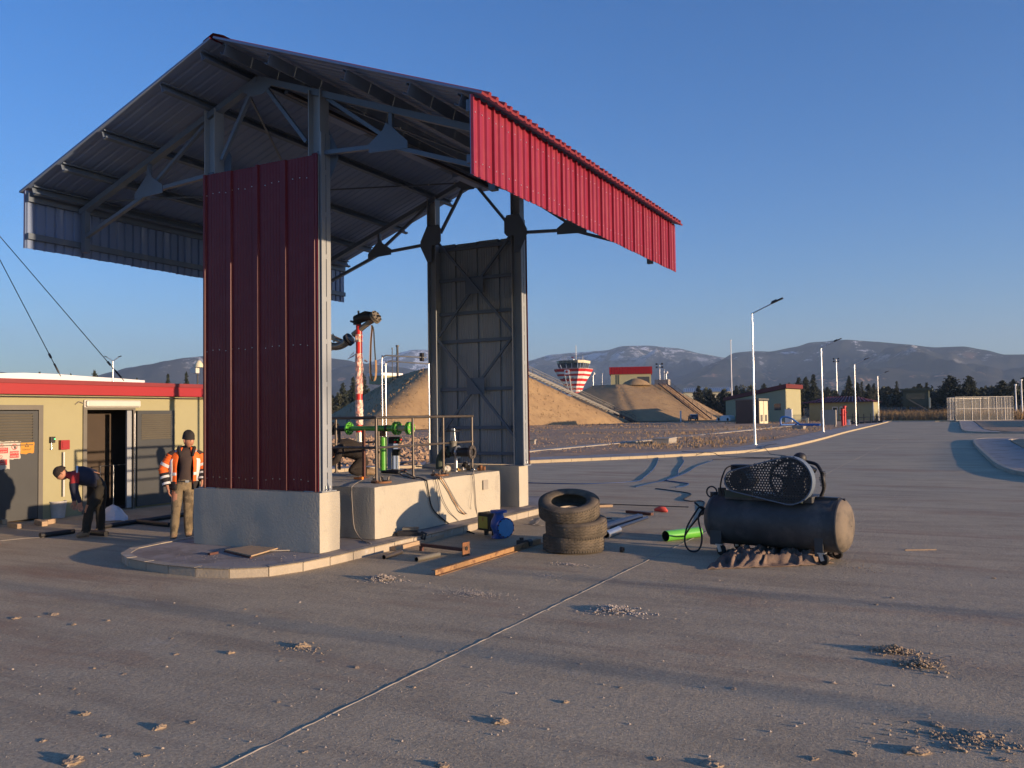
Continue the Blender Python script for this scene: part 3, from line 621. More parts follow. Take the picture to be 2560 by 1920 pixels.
rf = MB(); rf.bb((-22.8, BY0-.3, BZ), (BX+.12, BY1+.3, BZ+.06)); rfo = rf.build('roof', 'red_roof', st)
b = MB(); b.bb((BX+.12, BY0-.3, BZ-.02), (BX+.15, BY1+.3, BZ+.24)); b.build('fascia_board', 'red_fascia', rfo)
b = MB(); b.bb((BX-.3, BY0-.3, BZ+.242), (BX+.16, BY1+.3, BZ+.29)); b.bb((BX+.162, BY0-.3, BZ+.20), (BX+.18, BY1+.3, BZ+.29)); b.bb((-22.8, BY0-.3, BZ+.062), (BX-.3, BY1+.3, BZ+.24))
b.build('roof_flashing', 'red_roof', rfo)
b = MB(); b.bb((BX+.002, BY0, BZ-.075), (BX+.118, BY1, BZ-.055)); b.build('soffit', 'dark_steel', st)
def louvred_door(y0, y1, x, z1, name, zl0, zl1, open_=False):
    """door leaf on the plane x with a row of slats; y0..y1"""
    d = thing if False else None
    b = MB(); fr = 0.11
    b.bb((x-.02, y0, .04), (x+.02, y1, zl0)); b.bb((x-.02, y0, zl1), (x+.02, y1, z1)); b.bb((x-.02, y0, zl0), (x+.02, y0+fr, zl1)); b.bb((x-.02, y1-fr, zl0), (x+.02, y1, zl1)); b.bb((x-.018, y0+fr, zl0), (x-.012, y1-fr, zl1))
    dd = b.build(name, 'door_grey', st)
    n_ = 12
    for i in range(n_):
        z = zl0+(i+.5)*(zl1-zl0)/n_; c = MB(); c.bar((x+.016, y0+fr, z), (x+.016, y1-fr, z), .006, .052, up=(0.62, 0, .78)); c.build('slat', 'frame_grey' , dd)
    return dd
b = MB(); b.tube([(BX-.45, 12.95, .03), (BX-.45, 12.95, 1.0), (BX-.45, 13.65, 1.0), (BX-.45, 13.65, .03)], .02, 8); b.tube([(BX-.45, 13.3, .03), (BX-.45, 13.3, 1.0)], .015, 6); b.build('inner_handrail', 'galvanised', st)
# left door (shut) with its frame and signs
for y_ in (yl1,): 
    b = MB(); b.bb((BX-.03, y_, 0), (BX+.03, y_+.1, zd+.1)); b.bb((BX-.03, 9.3, zd+.0), (BX+.03, y_, zd+.1)); b.build('door_frame', 'frame_grey', st)
ld = louvred_door(9.3, yl1-.01, BX, zd-.02, 'door', 1.52, 2.20)
# doorway frame, dark interior, open leaf folded back against the wall
b = MB(); b.bb((BX-.03, YD0-.09, 0), (BX+.035, YD0, zd+.1)); b.bb((BX-.03, YD1, 0), (BX+.035, YD1+.06, zd+.1)); b.bb((BX-.03, YD0, zd), (BX+.035, YD1, zd+.1)); b.build('door_frame', 'frame_grey', st)
od = louvred_door(YD1+.07, YD1+1.13, BX+.07, zd-.02, 'door', 1.58, 2.18)
b = MB(); b.bb((BX-.02, YD1-.16, .03), (BX+.03, YD1-.04, zd-.02)); b.build('door_leaf_edge', 'column_paint', st)
b = MB(); b.tube([(BX+.05, YD1+.03, z) for z in (0.25, 2.2)], .012, 6); b.build('hinge_rod', 'galvanised', st)
# fittings
lf = thing('wall_light', 'long white fluorescent light fixture mounted above the open doorway', 'light fixture', (BX+.06, 13.1, 2.3))
a_, c_ = Bp(208, 1000), Bp(347, 1000)
b = MB(); b.bb((BX+.003, a_.y, 2.33), (BX+.05, c_.y, 2.50)); b.build('housing', 'white_plastic', lf, bevel=.012)
b = MB(); b.bb((BX+.052, a_.y+.02, 2.345), (BX+.11, c_.y-.02, 2.487)); b.build('diffuser', 'white_plastic', lf, bevel=.03)
b = MB(); b.tube([(BX+.02, a_.y, 2.42), (BX+.04, a_.y-.12, 2.46), (BX+.02, a_.y-.2, 2.40)], .01, 6); b.build('wire', 'cable_grey', lf)
q = Bp(128, 1100)
jb = thing('junction_box', 'small black wall box with a green light and a hanging plug', 'junction box', (BX, q.y, q.z)); 
b = MB(); b.bb((BX+.002, q.y-.05, q.z-.06), (BX+.07, q.y+.05, q.z+.07)); b.build('box', 'black_plastic', jb, bevel=.008)
b = MB(); b.disc((BX+.074, q.y+.03, q.z+.02), (1, 0, 0), .014, .01, 10); b.build('indicator_light', 'led_green', jb)
b = MB(); b.tube([(BX+.04, q.y-.02, q.z-.06), (BX+.05, q.y-.02, q.z-.16), (BX+.04, q.y-.02, q.z-.2)], [.006, .006, .016], 6); b.build('plug', 'silver', jb)
q = Bp(157, 1112); b = MB(); b.bb((BX+.002, q.y-.10, q.z-.10), (BX+.09, q.y+.10, q.z+.10)); b.bb((BX+.09, q.y-.07, q.z-.07), (BX+.1, q.y+.07, q.z+.07)); tag(b.build('call_point', ['red_fascia']), 'square red alarm box on the green wall beside the doorway', 'alarm box')
q = Bp(156, 1130); q2 = Bp(156, 1241); b = MB(); b.tube([(BX+.05, q.y, q.z), (BX+.05, q.y, q2.z)], .022, 8); tag(b.build('wall_pipe', 'white_plastic'), 'thin white vertical pipe on the wall left of the doorway', 'pipe')
# signs taped on the left door
def sign(px0, px1, py0, py1, m, name, label, cat='sign', torn=True, x=BX+.021):
    a = at(px0, py0, x=x); c = at(px1, py1, x=x); r_ = random.Random(int(px0)); n_ = 7
    P_ = []
    for i in range(n_): P_.append((a.y+(c.y-a.y)*i/n_, a.z+r_.uniform(-.012, .012)*torn))
    for i in range(n_): P_.append((c.y+r_.uniform(-.012, .012)*torn, a.z+(c.z-a.z)*i/n_))
    for i in range(n_): P_.append((c.y+(a.y-c.y)*i/n_, c.z+r_.uniform(-.014, .012)*torn))
    for i in range(n_): P_.append((a.y+r_.uniform(-.01, .01)*torn, c.z+(a.z-c.z)*i/n_))
    root = thing(name, label, cat, (x, (a.y+c.y)/2, c.z)); b = MB(); b.prism([(p, q_) for p, q_ in P_], x, x+.002, 0, 'yz'); b.build('sheet', m, root); return root, a, c
s1, a, c = sign(-12, 24, 1104, 1172, 'white_paper', 'paper_sign', 'torn white warning paper with two red text panels at the photo edge'); X2 = BX+.0245
def panel(root, px0, px1, py0, py1, m, txts=(), name='printed_panel'):
    a = at(px0, py0, x=X2); c = at(px1, py1, x=X2); b = MB(); b.bb((X2-.001, a.y, c.z), (X2, c.y, a.z)); b.build(name, m, root)
    for i, t_ in enumerate(txts):
        ltext(t_, (a.z-c.z)/len(txts)*.8, (X2+.002, (a.y+c.y)/2, a.z-(a.z-c.z)*(i+.5)/len(txts)), (0, 1, 0), (0, 0, 1), 'white_paper', 'lettering', root)
def ringmark(root, px, py, r, m='sign_red'):
    q = at(px, py, x=X2); b = MB(); n = 20
    I = [(X2, q.y+r*math.cos(2*PI*k/n), q.z+r*math.sin(2*PI*k/n)) for k in range(n)]; J = [(X2, q.y+r*.78*math.cos(2*PI*k/n), q.z+r*.78*math.sin(2*PI*k/n)) for k in range(n)]
    b.add(I+J, [(k, (k+1) % n, n+(k+1) % n, n+k) for k in range(n)]); b.add([(X2+.0005, q.y-r*.66, q.z+r*.5), (X2+.0005, q.y-r*.5, q.z+r*.66), (X2+.0005, q.y+r*.66, q.z-r*.5), (X2+.0005, q.y+r*.5, q.z-r*.66)], [(0, 1, 2, 3)]); b.build('prohibition_mark', m, root)
panel(s1, -14, 20, 1120, 1133, 'sign_red', ('TEHLİKELİ', 'YAKLAŞMA')); panel(s1, -14, 18, 1150, 1162, 'sign_red', ('SİGARA', 'İÇİLMEZ'))
ringmark(s1, 5, 1114, .035); ringmark(s1, 2, 1142, .035)
s2, a, c = sign(25, 51, 1104, 1147, 'white_paper', 'paper_sign', 'torn white no-entry paper with a red ring between the other two signs on the door')
ringmark(s2, 36, 1117, .062); panel(s2, 25, 47, 1128, 1136, 'sign_red', ('GİRMEK',)); panel(s2, 25, 47, 1137, 1144, 'sign_red', ('YASAKTIR',))
b = MB(); q = at(37, 1118, x=X2); b.bb((X2-.001, q.y-.015, q.z-.03), (X2+.001, q.y+.02, q.z+.02)); b.build('hand_mark', 'sign_black', s2)
s3, a, c = sign(51, 85, 1106, 1133, 'sign_orange', 'warning_sign', 'orange warning sheet with a black triangle on the grey louvred door')
q = at(67, 1114, x=X2); b = MB(); r_ = .055
T = lambda k, s_: (X2, q.y+s_*math.sin(2*PI*k/3), q.z+s_*math.cos(2*PI*k/3))
b.add([T(0, r_), T(1, r_), T(2, r_), T(0, r_*.6), T(1, r_*.6), T(2, r_*.6)], [(0, 1, 4, 3), (1, 2, 5, 4), (2, 0, 3, 5)]); b.build('warning_triangle', 'sign_black', s3)
q = at(67, 1124, x=X2); ltext('DİKKAT', .05, (X2, q.y, q.z), (0, 1, 0), (0, 0, 1), 'sign_black', 'lettering', s3)

# ---------------------------------------------------------------- street lamps along the kerb
def lamp(x, y, label):
    t = thing('street_lamp', label, 'street lamp', (x, y, .12), 0, 'street lamps along the left kerb')
    b = MB(); b.tube([(x, y, .12), (x, y, 7.7)], [.075, .045], 12); b.build('pole', 'lamp_pole', t)
    b = MB(); b.disc((x, y, .13), (0, 0, 1), .16, .03, 12); b.build('base_plate', 'galvanised', t)
    b = MB(); b.tube([(x-.02, y, 7.72), (x+1.15, y-.1, 8.22)], .035, 8); b.build('arm', 'galvanised', t)
    b = MB(); M = Matrix.Rotation(-R(22), 3, 'Y'); b.box((x+1.45, y-.12, 8.36), (.72, .26, .07), 0, M); b.box((x+1.3, y-.12, 8.35), (.3, .18, .10), 0, M); b.build('lamp_head', 'dark_steel', t)
    return t
LP = [(-10.54, 50.3, 'tall silver street lamp nearest the canopy, the largest of the row'), (-11.0, 81.6, 'second silver street lamp along the road, standing behind the blue hose'), (-11.47, 113.9, 'third silver street lamp, in front of the low red-roofed building'), (-12.09, 155.7, 'farthest silver street lamp at the end of the kerb')]
for a in LP: lamp(*a)
for yy, xx in ((5.9, 38), (9.2, 44)):   # two more of the same, outside the picture on the right: their shadows cross the apron
    lamp(xx, yy, 'silver street lamp on the right side of the apron, '+('nearer' if yy < 7 else 'farther')+' of two')
# ---------------------------------------------------------------- earth mounds
def Fp(px, py, d): return far(px, py, d)
def mound(name, label, base, top, seed, m='dry_grass', n=46, amp=0.24):
    """truncated mound: rings blended from an uneven base polygon up to a top polygon"""
    B_ = [Vector(p) for p in base]; T_ = [Vector(p) for p in top]; k = len(B_)
    per = 26; vs = []; rows = n
    def edge(P_, s_):
        i = int(s_)% k; f = s_-int(s_); return P_[i].lerp(P_[(i+1) % k], f)
    cT = sum(T_, Vector())/k
    for j in range(rows+1):
        t = j/rows
        for i in range(k*per):
            s_ = i/per; a = edge(B_, s_); c = edge(T_, s_)
            p = a.lerp(c, t); cc = sum(B_, Vector())/k
            # round the corners a little
            f = s_-int(s_); near = min(f, 1-f); rd = max(0, (0.12-near)/0.12)**2*0.045; p.x += (cc.x-p.x)*rd; p.y += (cc.y-p.y)*rd
            p.z = a.z+(c.z-a.z)*(t**1.0)*(1-.04*math.sin(PI*t)*0)
            nn = noise.noise(Vector((p.x*.12, p.y*.12, p.z*.2+seed)))*amp+noise.noise(Vector((p.x*.6, p.y*.6, p.z*.9+seed)))*amp*.4+noise.noise(Vector((p.x*1.9, p.y*1.9, p.z*2+seed)))*amp*.22
            d = Vector((p.x-cc.x, p.y-cc.y, 0)); d.normalize(); p += d*nn; p.z += nn*.35*(t > 0.02)
            vs.append(p)
    w_ = k*per; F = [(j*w_+i, j*w_+(i+1) % w_, (j+1)*w_+(i+1) % w_, (j+1)*w_+i) for j in range(rows) for i in range(w_)]
    vs.append(cT+Vector((0, 0, .15))); F += [(rows*w_+i, rows*w_+(i+1) % w_, len(vs)-1) for i in range(w_)]
    b = MB(); b.add(vs, F, 0, True); return tag(b.build(name, m), kind='structure')
def gz(v, z=.1): return Vector((v.x, v.y, z))
m1b = [gz(Fp(880, 1080, 116)), gz(Fp(1590, 1060, 168)), gz(Fp(1250, 1060, 250)), gz(Fp(775, 1060, 205))]
m1t = [Fp(1065, 917, 140), Fp(1292, 920, 152), Fp(1200, 935, 190), Fp(985, 921, 175)]
for v in m1t: v.z = 10.0
m1t[0].z = 9.9
mound('earth_mound', '', m1b, m1t, 1.0)
m2b = [gz(Fp(1290, 1062, 205)), gz(Fp(1590, 1056, 196)), gz(Fp(1772, 1054, 214)), gz(Fp(1830, 1052, 262)), gz(Fp(1400, 1050, 330))]
m2t = [Fp(1478, 966, 232), Fp(1545, 963, 226), Fp(1655, 962, 232), Fp(1668, 962, 246), Fp(1500, 970, 270)]
for v in m2t: v.z = 9.6
mound('earth_mound', '', m2b, m2t, 4.0)
def stairs(name, label, p0, p1, wid, n, m='dark_steel'):
    """p0 top, p1 bottom; stringers, treads, railing posts and rails"""
    t = thing(name, label, 'stairs', p1); d = (p1-p0); side = Vector((d.y, -d.x, 0)).normalized()*wid/2
    for s_ in (-1, 1):
        b = MB(); b.bar(p0+side*s_, p1+side*s_, .12, .3); b.build('stringer', m, t)
        b = MB(); b.bar(p0+side*s_+Vector((0, 0, 1.15)), p1+side*s_+Vector((0, 0, 1.15)), .06, .06); b.bar(p0+side*s_+Vector((0, 0, .62)), p1+side*s_+Vector((0, 0, .62)), .04, .04); b.build('handrail', 'dark_steel', t)
        for i in range(11):
            q = p0.lerp(p1, i/10)+side*s_; b = MB(); b.bar(q, q+Vector((0, 0, 1.15)), .07, .07); b.build('railing_post', 'rail_steel', t)
    for i in range(n):
        q = p0.lerp(p1, (i+.5)/n); b = MB(); b.bar(q-side, q+side, .26, .05); b.build('tread', 'dark_rust', t)
    return t
p1_ = gz(Fp(1585, 1057, 170), .3); p0_ = Fp(1296, 919, 153); p0_.z = 10.25
stairs('metal_stairs', 'steel stairs with railing running down the right edge of the nearer mound', p0_, p1_, 1.1, 34)
b = MB()
lt = thing('platform_railing', 'short railing on top of the nearer mound behind the far tower', 'railing', (p0_.x, p0_.y, p0_.z))
u_ = (p0_-p1_); u_.z = 0; u_.normalize(); b.bar(p0_+Vector((0, 0, 1.15)), p0_+u_*7+Vector((0, 0, 1.15)), .07, .07); b.bar(p0_+Vector((0, 0, .6)), p0_+u_*7+Vector((0, 0, .6)), .05, .05)
b.build('rail', 'rail_steel', lt)
for i in range(1, 5): q = p0_+u_*i*1.75; b = MB(); b.bar(q, q+Vector((0, 0, 1.15)), .07, .07); b.build('post', 'rail_steel', lt)
p0_ = Fp(1656, 962, 231); p0_.z = 9.8; p1_ = gz(Fp(1768, 1054, 215), .3)
stairs('metal_stairs', 'steel stairs descending the farther mound towards the parked car', p0_, p1_, 2.6, 40)
# house on the farther mound
def hut(name, label, cat, px0, px1, py0, py1, d, depth, roofh, matw='shed_wall', matr='red_sheet', ang=0):
    a = far(px0, py1, d); c = far(px1, py1, d); z0 = a.z; z1 = far(px0, py0, d).z
    u = (c-a); u.z = 0; L_ = u.length; u.normalize(); v = Vector((-u.y, u.x, 0)); t = thing(name, label, cat, (a.x, a.y, z0)); return t, a, u, v, L_, z0, z1
def quadbox(b, o, u, v, l, w_, z0, z1, mi=0):
    P_ = [o, o+u*l, o+u*l+v*w_, o+v*w_]
    vs = [(p.x, p.y, z0) for p in P_]+[(p.x, p.y, z1) for p in P_]
    return b.add(vs, [(3, 2, 1, 0), (4, 5, 6, 7), (0, 1, 5, 4), (1, 2, 6, 5), (2, 3, 7, 6), (3, 0, 4, 7)], mi)
a = far(1527, 962, 240); c = far(1628, 962, 240); u = (c-a); u.z = 0; L_ = u.length; u.normalize(); v = Vector((-u.y, u.x, 0))
t = thing('mound_house', 'cream building with a deep red parapet on top of the farther mound', 'building', (a.x, a.y, 9.5))
b = MB(); quadbox(b, a, u, v, L_, 9, 9.3, 12.9); b.build('wall', 'shed_wall', t)
b = MB(); quadbox(b, a-u*.35-v*.35, u, v, L_+.7, 9.7, 12.9, 14.9); b.build('parapet', 'parapet_red', t)
for i in range(16):
    b = MB(); quadbox(b, a-u*.3-v*.42+u*(i*(L_+.6)/16), u, v, .12, .07, 12.95, 14.85); b.build('rib', 'parapet_red', t)
b = MB(); quadbox(b, a+u*(L_*.66)-v*.03, u, v, L_*.3, .03, 9.5, 12.1); b.build('door', 'door_grey', t)
b = MB(); quadbox(b, a+u*(L_*.15)-v*.15, u, v, .1, .1, 9.5, 12.7); quadbox(b, a+u*(L_*.15+.6)-v*.15, u, v, .1, .1, 9.5, 12.7); b.build('downpipe', 'dark_steel', t)
b = MB(); b.lathe([(4.0, 0), (3.0, .9), (1.2, 1.7), (0.1, 1.9)], (far(1590, 960, 230).x, far(1590, 960, 230).y, 9.4), n=20); tag(b.build('earth_heap', 'dry_grass'), kind='structure')
b = MB(); q = far(1650, 962, 236); b.bb((q.x-1.2, q.y-1, 9.5), (q.x+2.6, q.y+1, 11.0)); tag(b.build('concrete_upstand', 'conc_light'), 'pale concrete box between the mound house and the stairs', 'concrete box')
def mastlight(px, py0, py1, d, label, n=4, r=.12, name='floodlight_mast', cat='floodlight'):
    q = far(px, py1, d); z1 = far(px, py0, d).z; z0 = max(q.z, 0.0)
    t = thing(name, label, cat, (q.x, q.y, z0)); b = MB(); b.tube([(q.x, q.y, z0), (q.x, q.y, z1)], [r, r*.6], 8); b.build('pole', 'galvanised', t)
    b = MB(); b.bar((q.x-.9, q.y, z1), (q.x+.9, q.y, z1), .1, .1); b.bar((q.x-.9, q.y, z1-.9), (q.x+.9, q.y, z1-.9), .1, .1); b.build('crossbar', 'dark_steel', t)
    for i in range(n):
        xx = q.x-.8+1.6*(i % 2); zz = z1-.9*(i//2); b = MB(); b.box((xx, q.y-.2, zz), (.5, .35, .5)); b.build('floodlight', 'dark_steel', t)
    return t
mastlight(1650, 910, 958, 240, 'floodlight mast beside the red parapet house on the mound')
mastlight(2094, 897, 1040, 320, 'tall lattice floodlight mast rising behind the low red-roofed building', r=.28)
def camera_pole(px, py0, py1, d, label, s_=1.0):
    q = far(px, py1, d); z1 = far(px, py0, d).z; t = thing('camera_post', label, 'camera post', (q.x, q.y, q.z))
    b = MB(); b.tube([(q.x, q.y, q.z-.2), (q.x, q.y, z1)], .13*s_, 8); b.build('post', 'galvanised', t)
    b = MB(); b.box((q.x-.25*s_, q.y, z1), (.5*s_, .4*s_, .4*s_)); b.build('camera_housing', 'white_plastic', t)
    b = MB(); b.lathe([(.34*s_, -.3*s_), (.36*s_, .0), (.25*s_, .3*s_), (0.02, .42*s_)], (q.x+.28*s_, q.y, z1+.1), n=12); b.build('dome', 'white_plastic', t)
camera_pole(1483, 935, 962, 232, 'white camera post at the left end of the farther mound top'); camera_pole(1666, 932, 962, 240, 'white camera post right of the floodlight mast on the mound', .9)
camera_pole(1506, 935, 962, 238, 'thin antenna post left of the house on the mound', .3); camera_pole(1661, 925, 962, 250, 'thin pale rod behind the mound stairs', .25)
# small tank house at the top of the nearer mound, seen between the towers
a = far(958, 935, 168); c = far(1010, 935, 172); u = (c-a); u.z = 0; L_ = u.length; u.normalize(); v = Vector((-u.y, u.x, 0))
t = thing('valve_house', 'small cream box house with a white roof at the top of the nearer mound', 'building', (a.x, a.y, 9.4)); b = MB(); quadbox(b, a, u, v, L_*.75, 4, 8.4, 10.0); b.build('wall', 'shed_wall', t); b = MB(); quadbox(b, a-u*.2-v*.2, u, v, L_*.95, 4.4, 10.0, 10.55); b.build('roof', 'hangar_white', t)
for px, py, r_ in ((994, 865, .22), (981, 871, .08)):
    q = far(px, 935, 165); z1 = far(px, py, 165).z; b = MB(); b.tube([(q.x, q.y, 9.0), (q.x, q.y, z1)], r_, 8); b.disc((q.x, q.y, z1), (0, 0, 1), r_*1.5, .3, 8); tag(b.build('vent_pipe', 'dark_steel'), ('thick dark vent pipe' if r_ > .1 else 'thin dark vent pipe')+' standing on the nearer mound', 'vent pipe')
# ---------------------------------------------------------------- control tower
D = 330; q0 = far(1436, 1046, D); TX, TY_ = q0.x, q0.y; sc_ = D/FPX
ax = Vector((C_R.x, C_R.y, 0)).normalized(); rot = -R(24); ex = Vector((ax.x*math.cos(rot)-ax.y*math.sin(rot), ax.x*math.sin(rot)+ax.y*math.cos(rot), 0)); ey = Vector((-ex.y, ex.x, 0))
def zpx(py): return far(1436, py, D).z
t = thing('control_tower', 'airport control tower with red and white stripes widening upward to a glazed cab', 'control tower', (TX, TY_, 0))
def hexring(w_, z, ch=.32):
    w_ = w_/2; c = w_*ch; P_ = [(-w_+c, -w_), (w_-c, -w_), (w_, -w_+c), (w_, w_-c), (w_-c, w_), (-w_+c, w_), (-w_, w_-c), (-w_, -w_+c)]
    return [Vector((TX, TY_, z))+ex*a+ey*b_ for a, b_ in P_]
levels = [924, 930.5, 936, 941, 947.5, 954, 960, 965.5, 970, 975.5, 980, 985, 992, 1000]
Wd = [13.0, 12.0, 11.2, 10.4, 9.3, 8.2, 7.3, 6.6, 6.1, 5.6, 5.2, 5.0, 4.9, 4.9]
for i in range(len(levels)-1):
    A_ = hexring(Wd[i], zpx(levels[i])); B_ = hexring(Wd[i+1], zpx(levels[i+1])); b = MB()
    b.add(A_+B_, [(k, (k+1) % 8, 8+(k+1) % 8, 8+k) for k in range(8)]+[(0, 1, 2, 3, 4, 5, 6, 7)]); b.build('stripe_band', 'tower_red' if i % 2 == 0 else 'tower_white', t)
b = MB(); b.tube([(TX, TY_, 0), (TX, TY_, zpx(998))], 2.2, 12); b.build('shaft', 'tower_white', t)
A_ = hexring(9.4, zpx(923)); B_ = hexring(10.6, zpx(909)); b = MB(); b.add(A_+B_, [(k, (k+1) % 8, 8+(k+1) % 8, 8+k) for k in range(8)]); b.build('cab_glass', 'glass_dark', t)
for k in range(8):
    for f in ((0, .33, .66) if k % 2 == 0 else (0, .5)):
        p = A_[k].lerp(A_[(k+1) % 8], f); q = B_[k].lerp(B_[(k+1) % 8], f); b = MB(); b.bar(p, q, .16, .2); b.build('mullion', 'grey_inner', t)
b = MB(); A_ = hexring(11.0, zpx(909)); B_ = hexring(11.2, zpx(902.5)); b.add(A_+B_, [(k, (k+1) % 8, 8+(k+1) % 8, 8+k) for k in range(8)]+[tuple(range(8, 16)), tuple(range(8))[::-1]]); b.build('roof_band', 'tower_cream', t)
P_ = [B_[0], B_[1]]
for i in range(14):
    p = A_[0].lerp(A_[1], i/14)-ey*.12; q = B_[0].lerp(B_[1], i/14)-ey*.12; b = MB(); b.bar(p, q, .25, .15); b.build('cladding_rib', 'dark_steel', t)
b = MB(); A_ = hexring(12.6, zpx(923.5)); B_ = hexring(12.8, zpx(922.5)); b.add(A_+B_, [(k, (k+1) % 8, 8+(k+1) % 8, 8+k) for k in range(8)]+[tuple(range(8, 16))]); b.build('balcony', 'tower_white', t)
b = MB(); c0 = Vector((TX, TY_, 0))-ey*6.35-ex*1.5; quadbox(b, c0, ex, ey, 2.0, .15, zpx(937.5), zpx(924)); b.build('emblem_board', 'hangar_white', t)
b = MB(); b.disc((c0+ex*1.0-ey*.1+Vector((0, 0, zpx(930.5)))), ey, .5, .05, 14); b.build('emblem', 'tail_red', t)
for k in range(3): b = MB(); quadbox(b, Vector((TX, TY_, 0))-ey*(4.86)-ex*(2.6-1.7*k), ex, ey, .9, .15, zpx(947), zpx(941)); b.build('window', 'glass_dark', t)
for dx, w_ in ((-1.7, .25), (.1, .35)):
    b = MB(); b.bar(Vector((TX, TY_, 0))-ey*(5.3)+ex*dx+Vector((0, 0, zpx(940))), Vector((TX, TY_, 0))-ey*(2.7)+ex*(dx*.5)+Vector((0, 0, zpx(984))), w_, .25); b.build('fin', 'tower_white', t)
b = MB(); zt = zpx(902.5); b.box((TX-.4, TY_, zt+.35), (1.2, 1.2, .7)); b.build('roof_box', 'hangar_white', t)
b = MB(); b.tube([(TX-.3, TY_, zt+.6), (TX-.3, TY_, zt+1.4)], .07, 6); b.box((TX-.4, TY_, zt+1.5), (1.0, .3, .35)); b.build('radar', 'tail_red', t)
for dx, py in ((1.1, 864), (3.9, 889), (-3.9, 889), (-3.2, 888), (-4.6, 890), (2.4, 892)):
    b = MB(); b.tube([(TX+dx, TY_, zt-.1), (TX+dx, TY_, zpx(py))], .07 if py > 870 else .12, 6); b.build('antenna', 'white_plastic', t)
# ---------------------------------------------------------------- sheds and houses right of the mounds
def shed_poly(b, A_, Bq, depth, zs, mi=0): pass
# monopitch shed: long shaded side and a sunlit end
a = far(1815, 1045, 196); a.z = 0; e = far(1966, 1056, 158); e.z = 0; g = far(2003, 1046, 166); g.z = 0
zl, zh = far(1815, 1002, 196).z, far(1966, 972, 158).z
t = thing('monopitch_shed', 'green-cream shed with a red single-slope roof rising to its sunlit end', 'building', ((a.x+e.x)/2, (a.y+e.y)/2, 0)); h_ = a+(g-e)
b = MB(); b.add([(a.x, a.y, 0), (e.x, e.y, 0), (g.x, g.y, 0), (h_.x, h_.y, 0), (a.x, a.y, zl), (e.x, e.y, zh), (g.x, g.y, zh), (h_.x, h_.y, zl)], [(0, 1, 5, 4), (1, 2, 6, 5), (2, 3, 7, 6), (3, 0, 4, 7), (4, 5, 6, 7)]); b.build('wall', 'shed_wall', t)
du = (e-a).normalized(); dv = (g-e).normalized(); b = MB(); o0 = a-du*1.2-dv*.5; o1 = e+du*.8-dv*.5; o2 = g+du*.8+dv*.6; o3 = h_-du*1.2+dv*.6
b.add([(p.x, p.y, z+k_) for k_ in (.02, .75) for p, z in ((o0, zl), (o1, zh+.1), (o2, zh+.1), (o3, zl))], [(3, 2, 1, 0), (4, 5, 6, 7), (0, 1, 5, 4), (1, 2, 6, 5), (2, 3, 7, 6), (3, 0, 4, 7)]); b.build('roof', 'roof_dull', t)
for f0, f1 in ((.22, .36), (.69, .76), (.84, .93)):
    p = a.lerp(e, f0); q = a.lerp(e, f1); b = MB(); w_ = q-p; L2 = w_.length; w_.normalize(); quadbox(b, p-dv*.08, w_, dv, L2, .06, 2.2, 3.4); b.build('window', 'glass_dark', t)
b = MB(); p = e+dv*.8; quadbox(b, p+du*.03, dv, du, 1.2, .06, .1, 2.6); b.build('door', 'door_grey', t)
def bx_thing(name, label, cat, px, py, d, w_, dep, h, m, **k):
    q = far(px, py, d); t = thing(name, label, cat, (q.x, q.y, 0)); return q, t
# dark transformer kiosk with pale doors
a = far(1840, 1064, 137); a.z = 0; e = far(1897, 1064, 133); e.z = 0; g = far(1921, 1060, 139); g.z = 0
u = (e-a); L1 = u.length; u.normalize(); v = (g-e); L2 = v.length; v.normalize()
t = thing('transformer_kiosk', 'dark metal kiosk with two pale sunlit doors in front of the monopitch shed', 'kiosk', (a.x, a.y, 0)); b = MB(); quadbox(b, a, u, v, L1, L2, .05, 3.75); b.build('body', 'dark_steel', t); b = MB(); quadbox(b, a-u*.2-v*.2, u, v, L1+.4, L2+.4, 3.75, 4.0); b.build('roof', 'frame_grey', t)
for f in (.06, .52):
    b = MB(); quadbox(b, e+v*(L2*f)+u*.02, v, u, L2*.42, .05, .15, 3.6); dr = b.build('door', 'tower_cream', t); b = MB(); quadbox(b, e+v*(L2*f+L2*.1)+u*.06, v, u, L2*.2, .06, .5, 1.5); b.build('vent_grille', 'frame_grey', dr)
# low red hipped building
a = far(2024, 1050, 188); a.z = 0; e = far(2184, 1050, 176); e.z = 0; g = far(2199, 1048, 188); g.z = 0; u = (e-a); L1 = u.length; u.normalize(); v = (g-e); L2 = v.length; v.normalize(); H2 = far(2100, 1006, 181).z; H3 = far(2100, 992, 186).z
t = thing('low_office', 'low green-grey building with a shallow red metal hipped roof behind the lamps', 'building', (a.x, a.y, 0)); b = MB(); quadbox(b, a, u, v, L1, L2, 0, H2); b.build('wall', 'shed_wall', t)
P_ = [a-u*2.2-v*.8, e+u*.8-v*.8, g+u*.8+v*.8, a+v*L2-u*2.2+v*.8]; r1 = a+u*(L1*.22)+v*L2*.5; r2 = a+u*(L1*.72)+v*L2*.5
b = MB(); b.add([(p.x, p.y, H2) for p in P_]+[(r1.x, r1.y, H3), (r2.x, r2.y, H3)], [(0, 1, 5, 4), (1, 2, 5), (2, 3, 4, 5), (3, 0, 4), (3, 2, 1, 0)]); ro = b.build('roof', 'roof_dull', t)
for i in range(19):
    f = (i+.5)/19; p = P_[0].lerp(P_[1], f); q = r1.lerp(r2, min(1, max(0, (f-.2)/.6))); 
    zz = H3 if .2 <= f <= .8 else H2+(H3-H2)*(f/.2 if f < .2 else (1-f)/.2); q2 = p.lerp(q, 1) if .2 <= f <= .8 else p.lerp(r1 if f < .2 else r2, (f/.2 if f < .2 else (1-f)/.2)*.8)
    b = MB(); b.bar((p.x, p.y, H2+.06), (q2.x, q2.y, zz+.06), .14, .1); b.build('seam', 'red_sheet', ro)
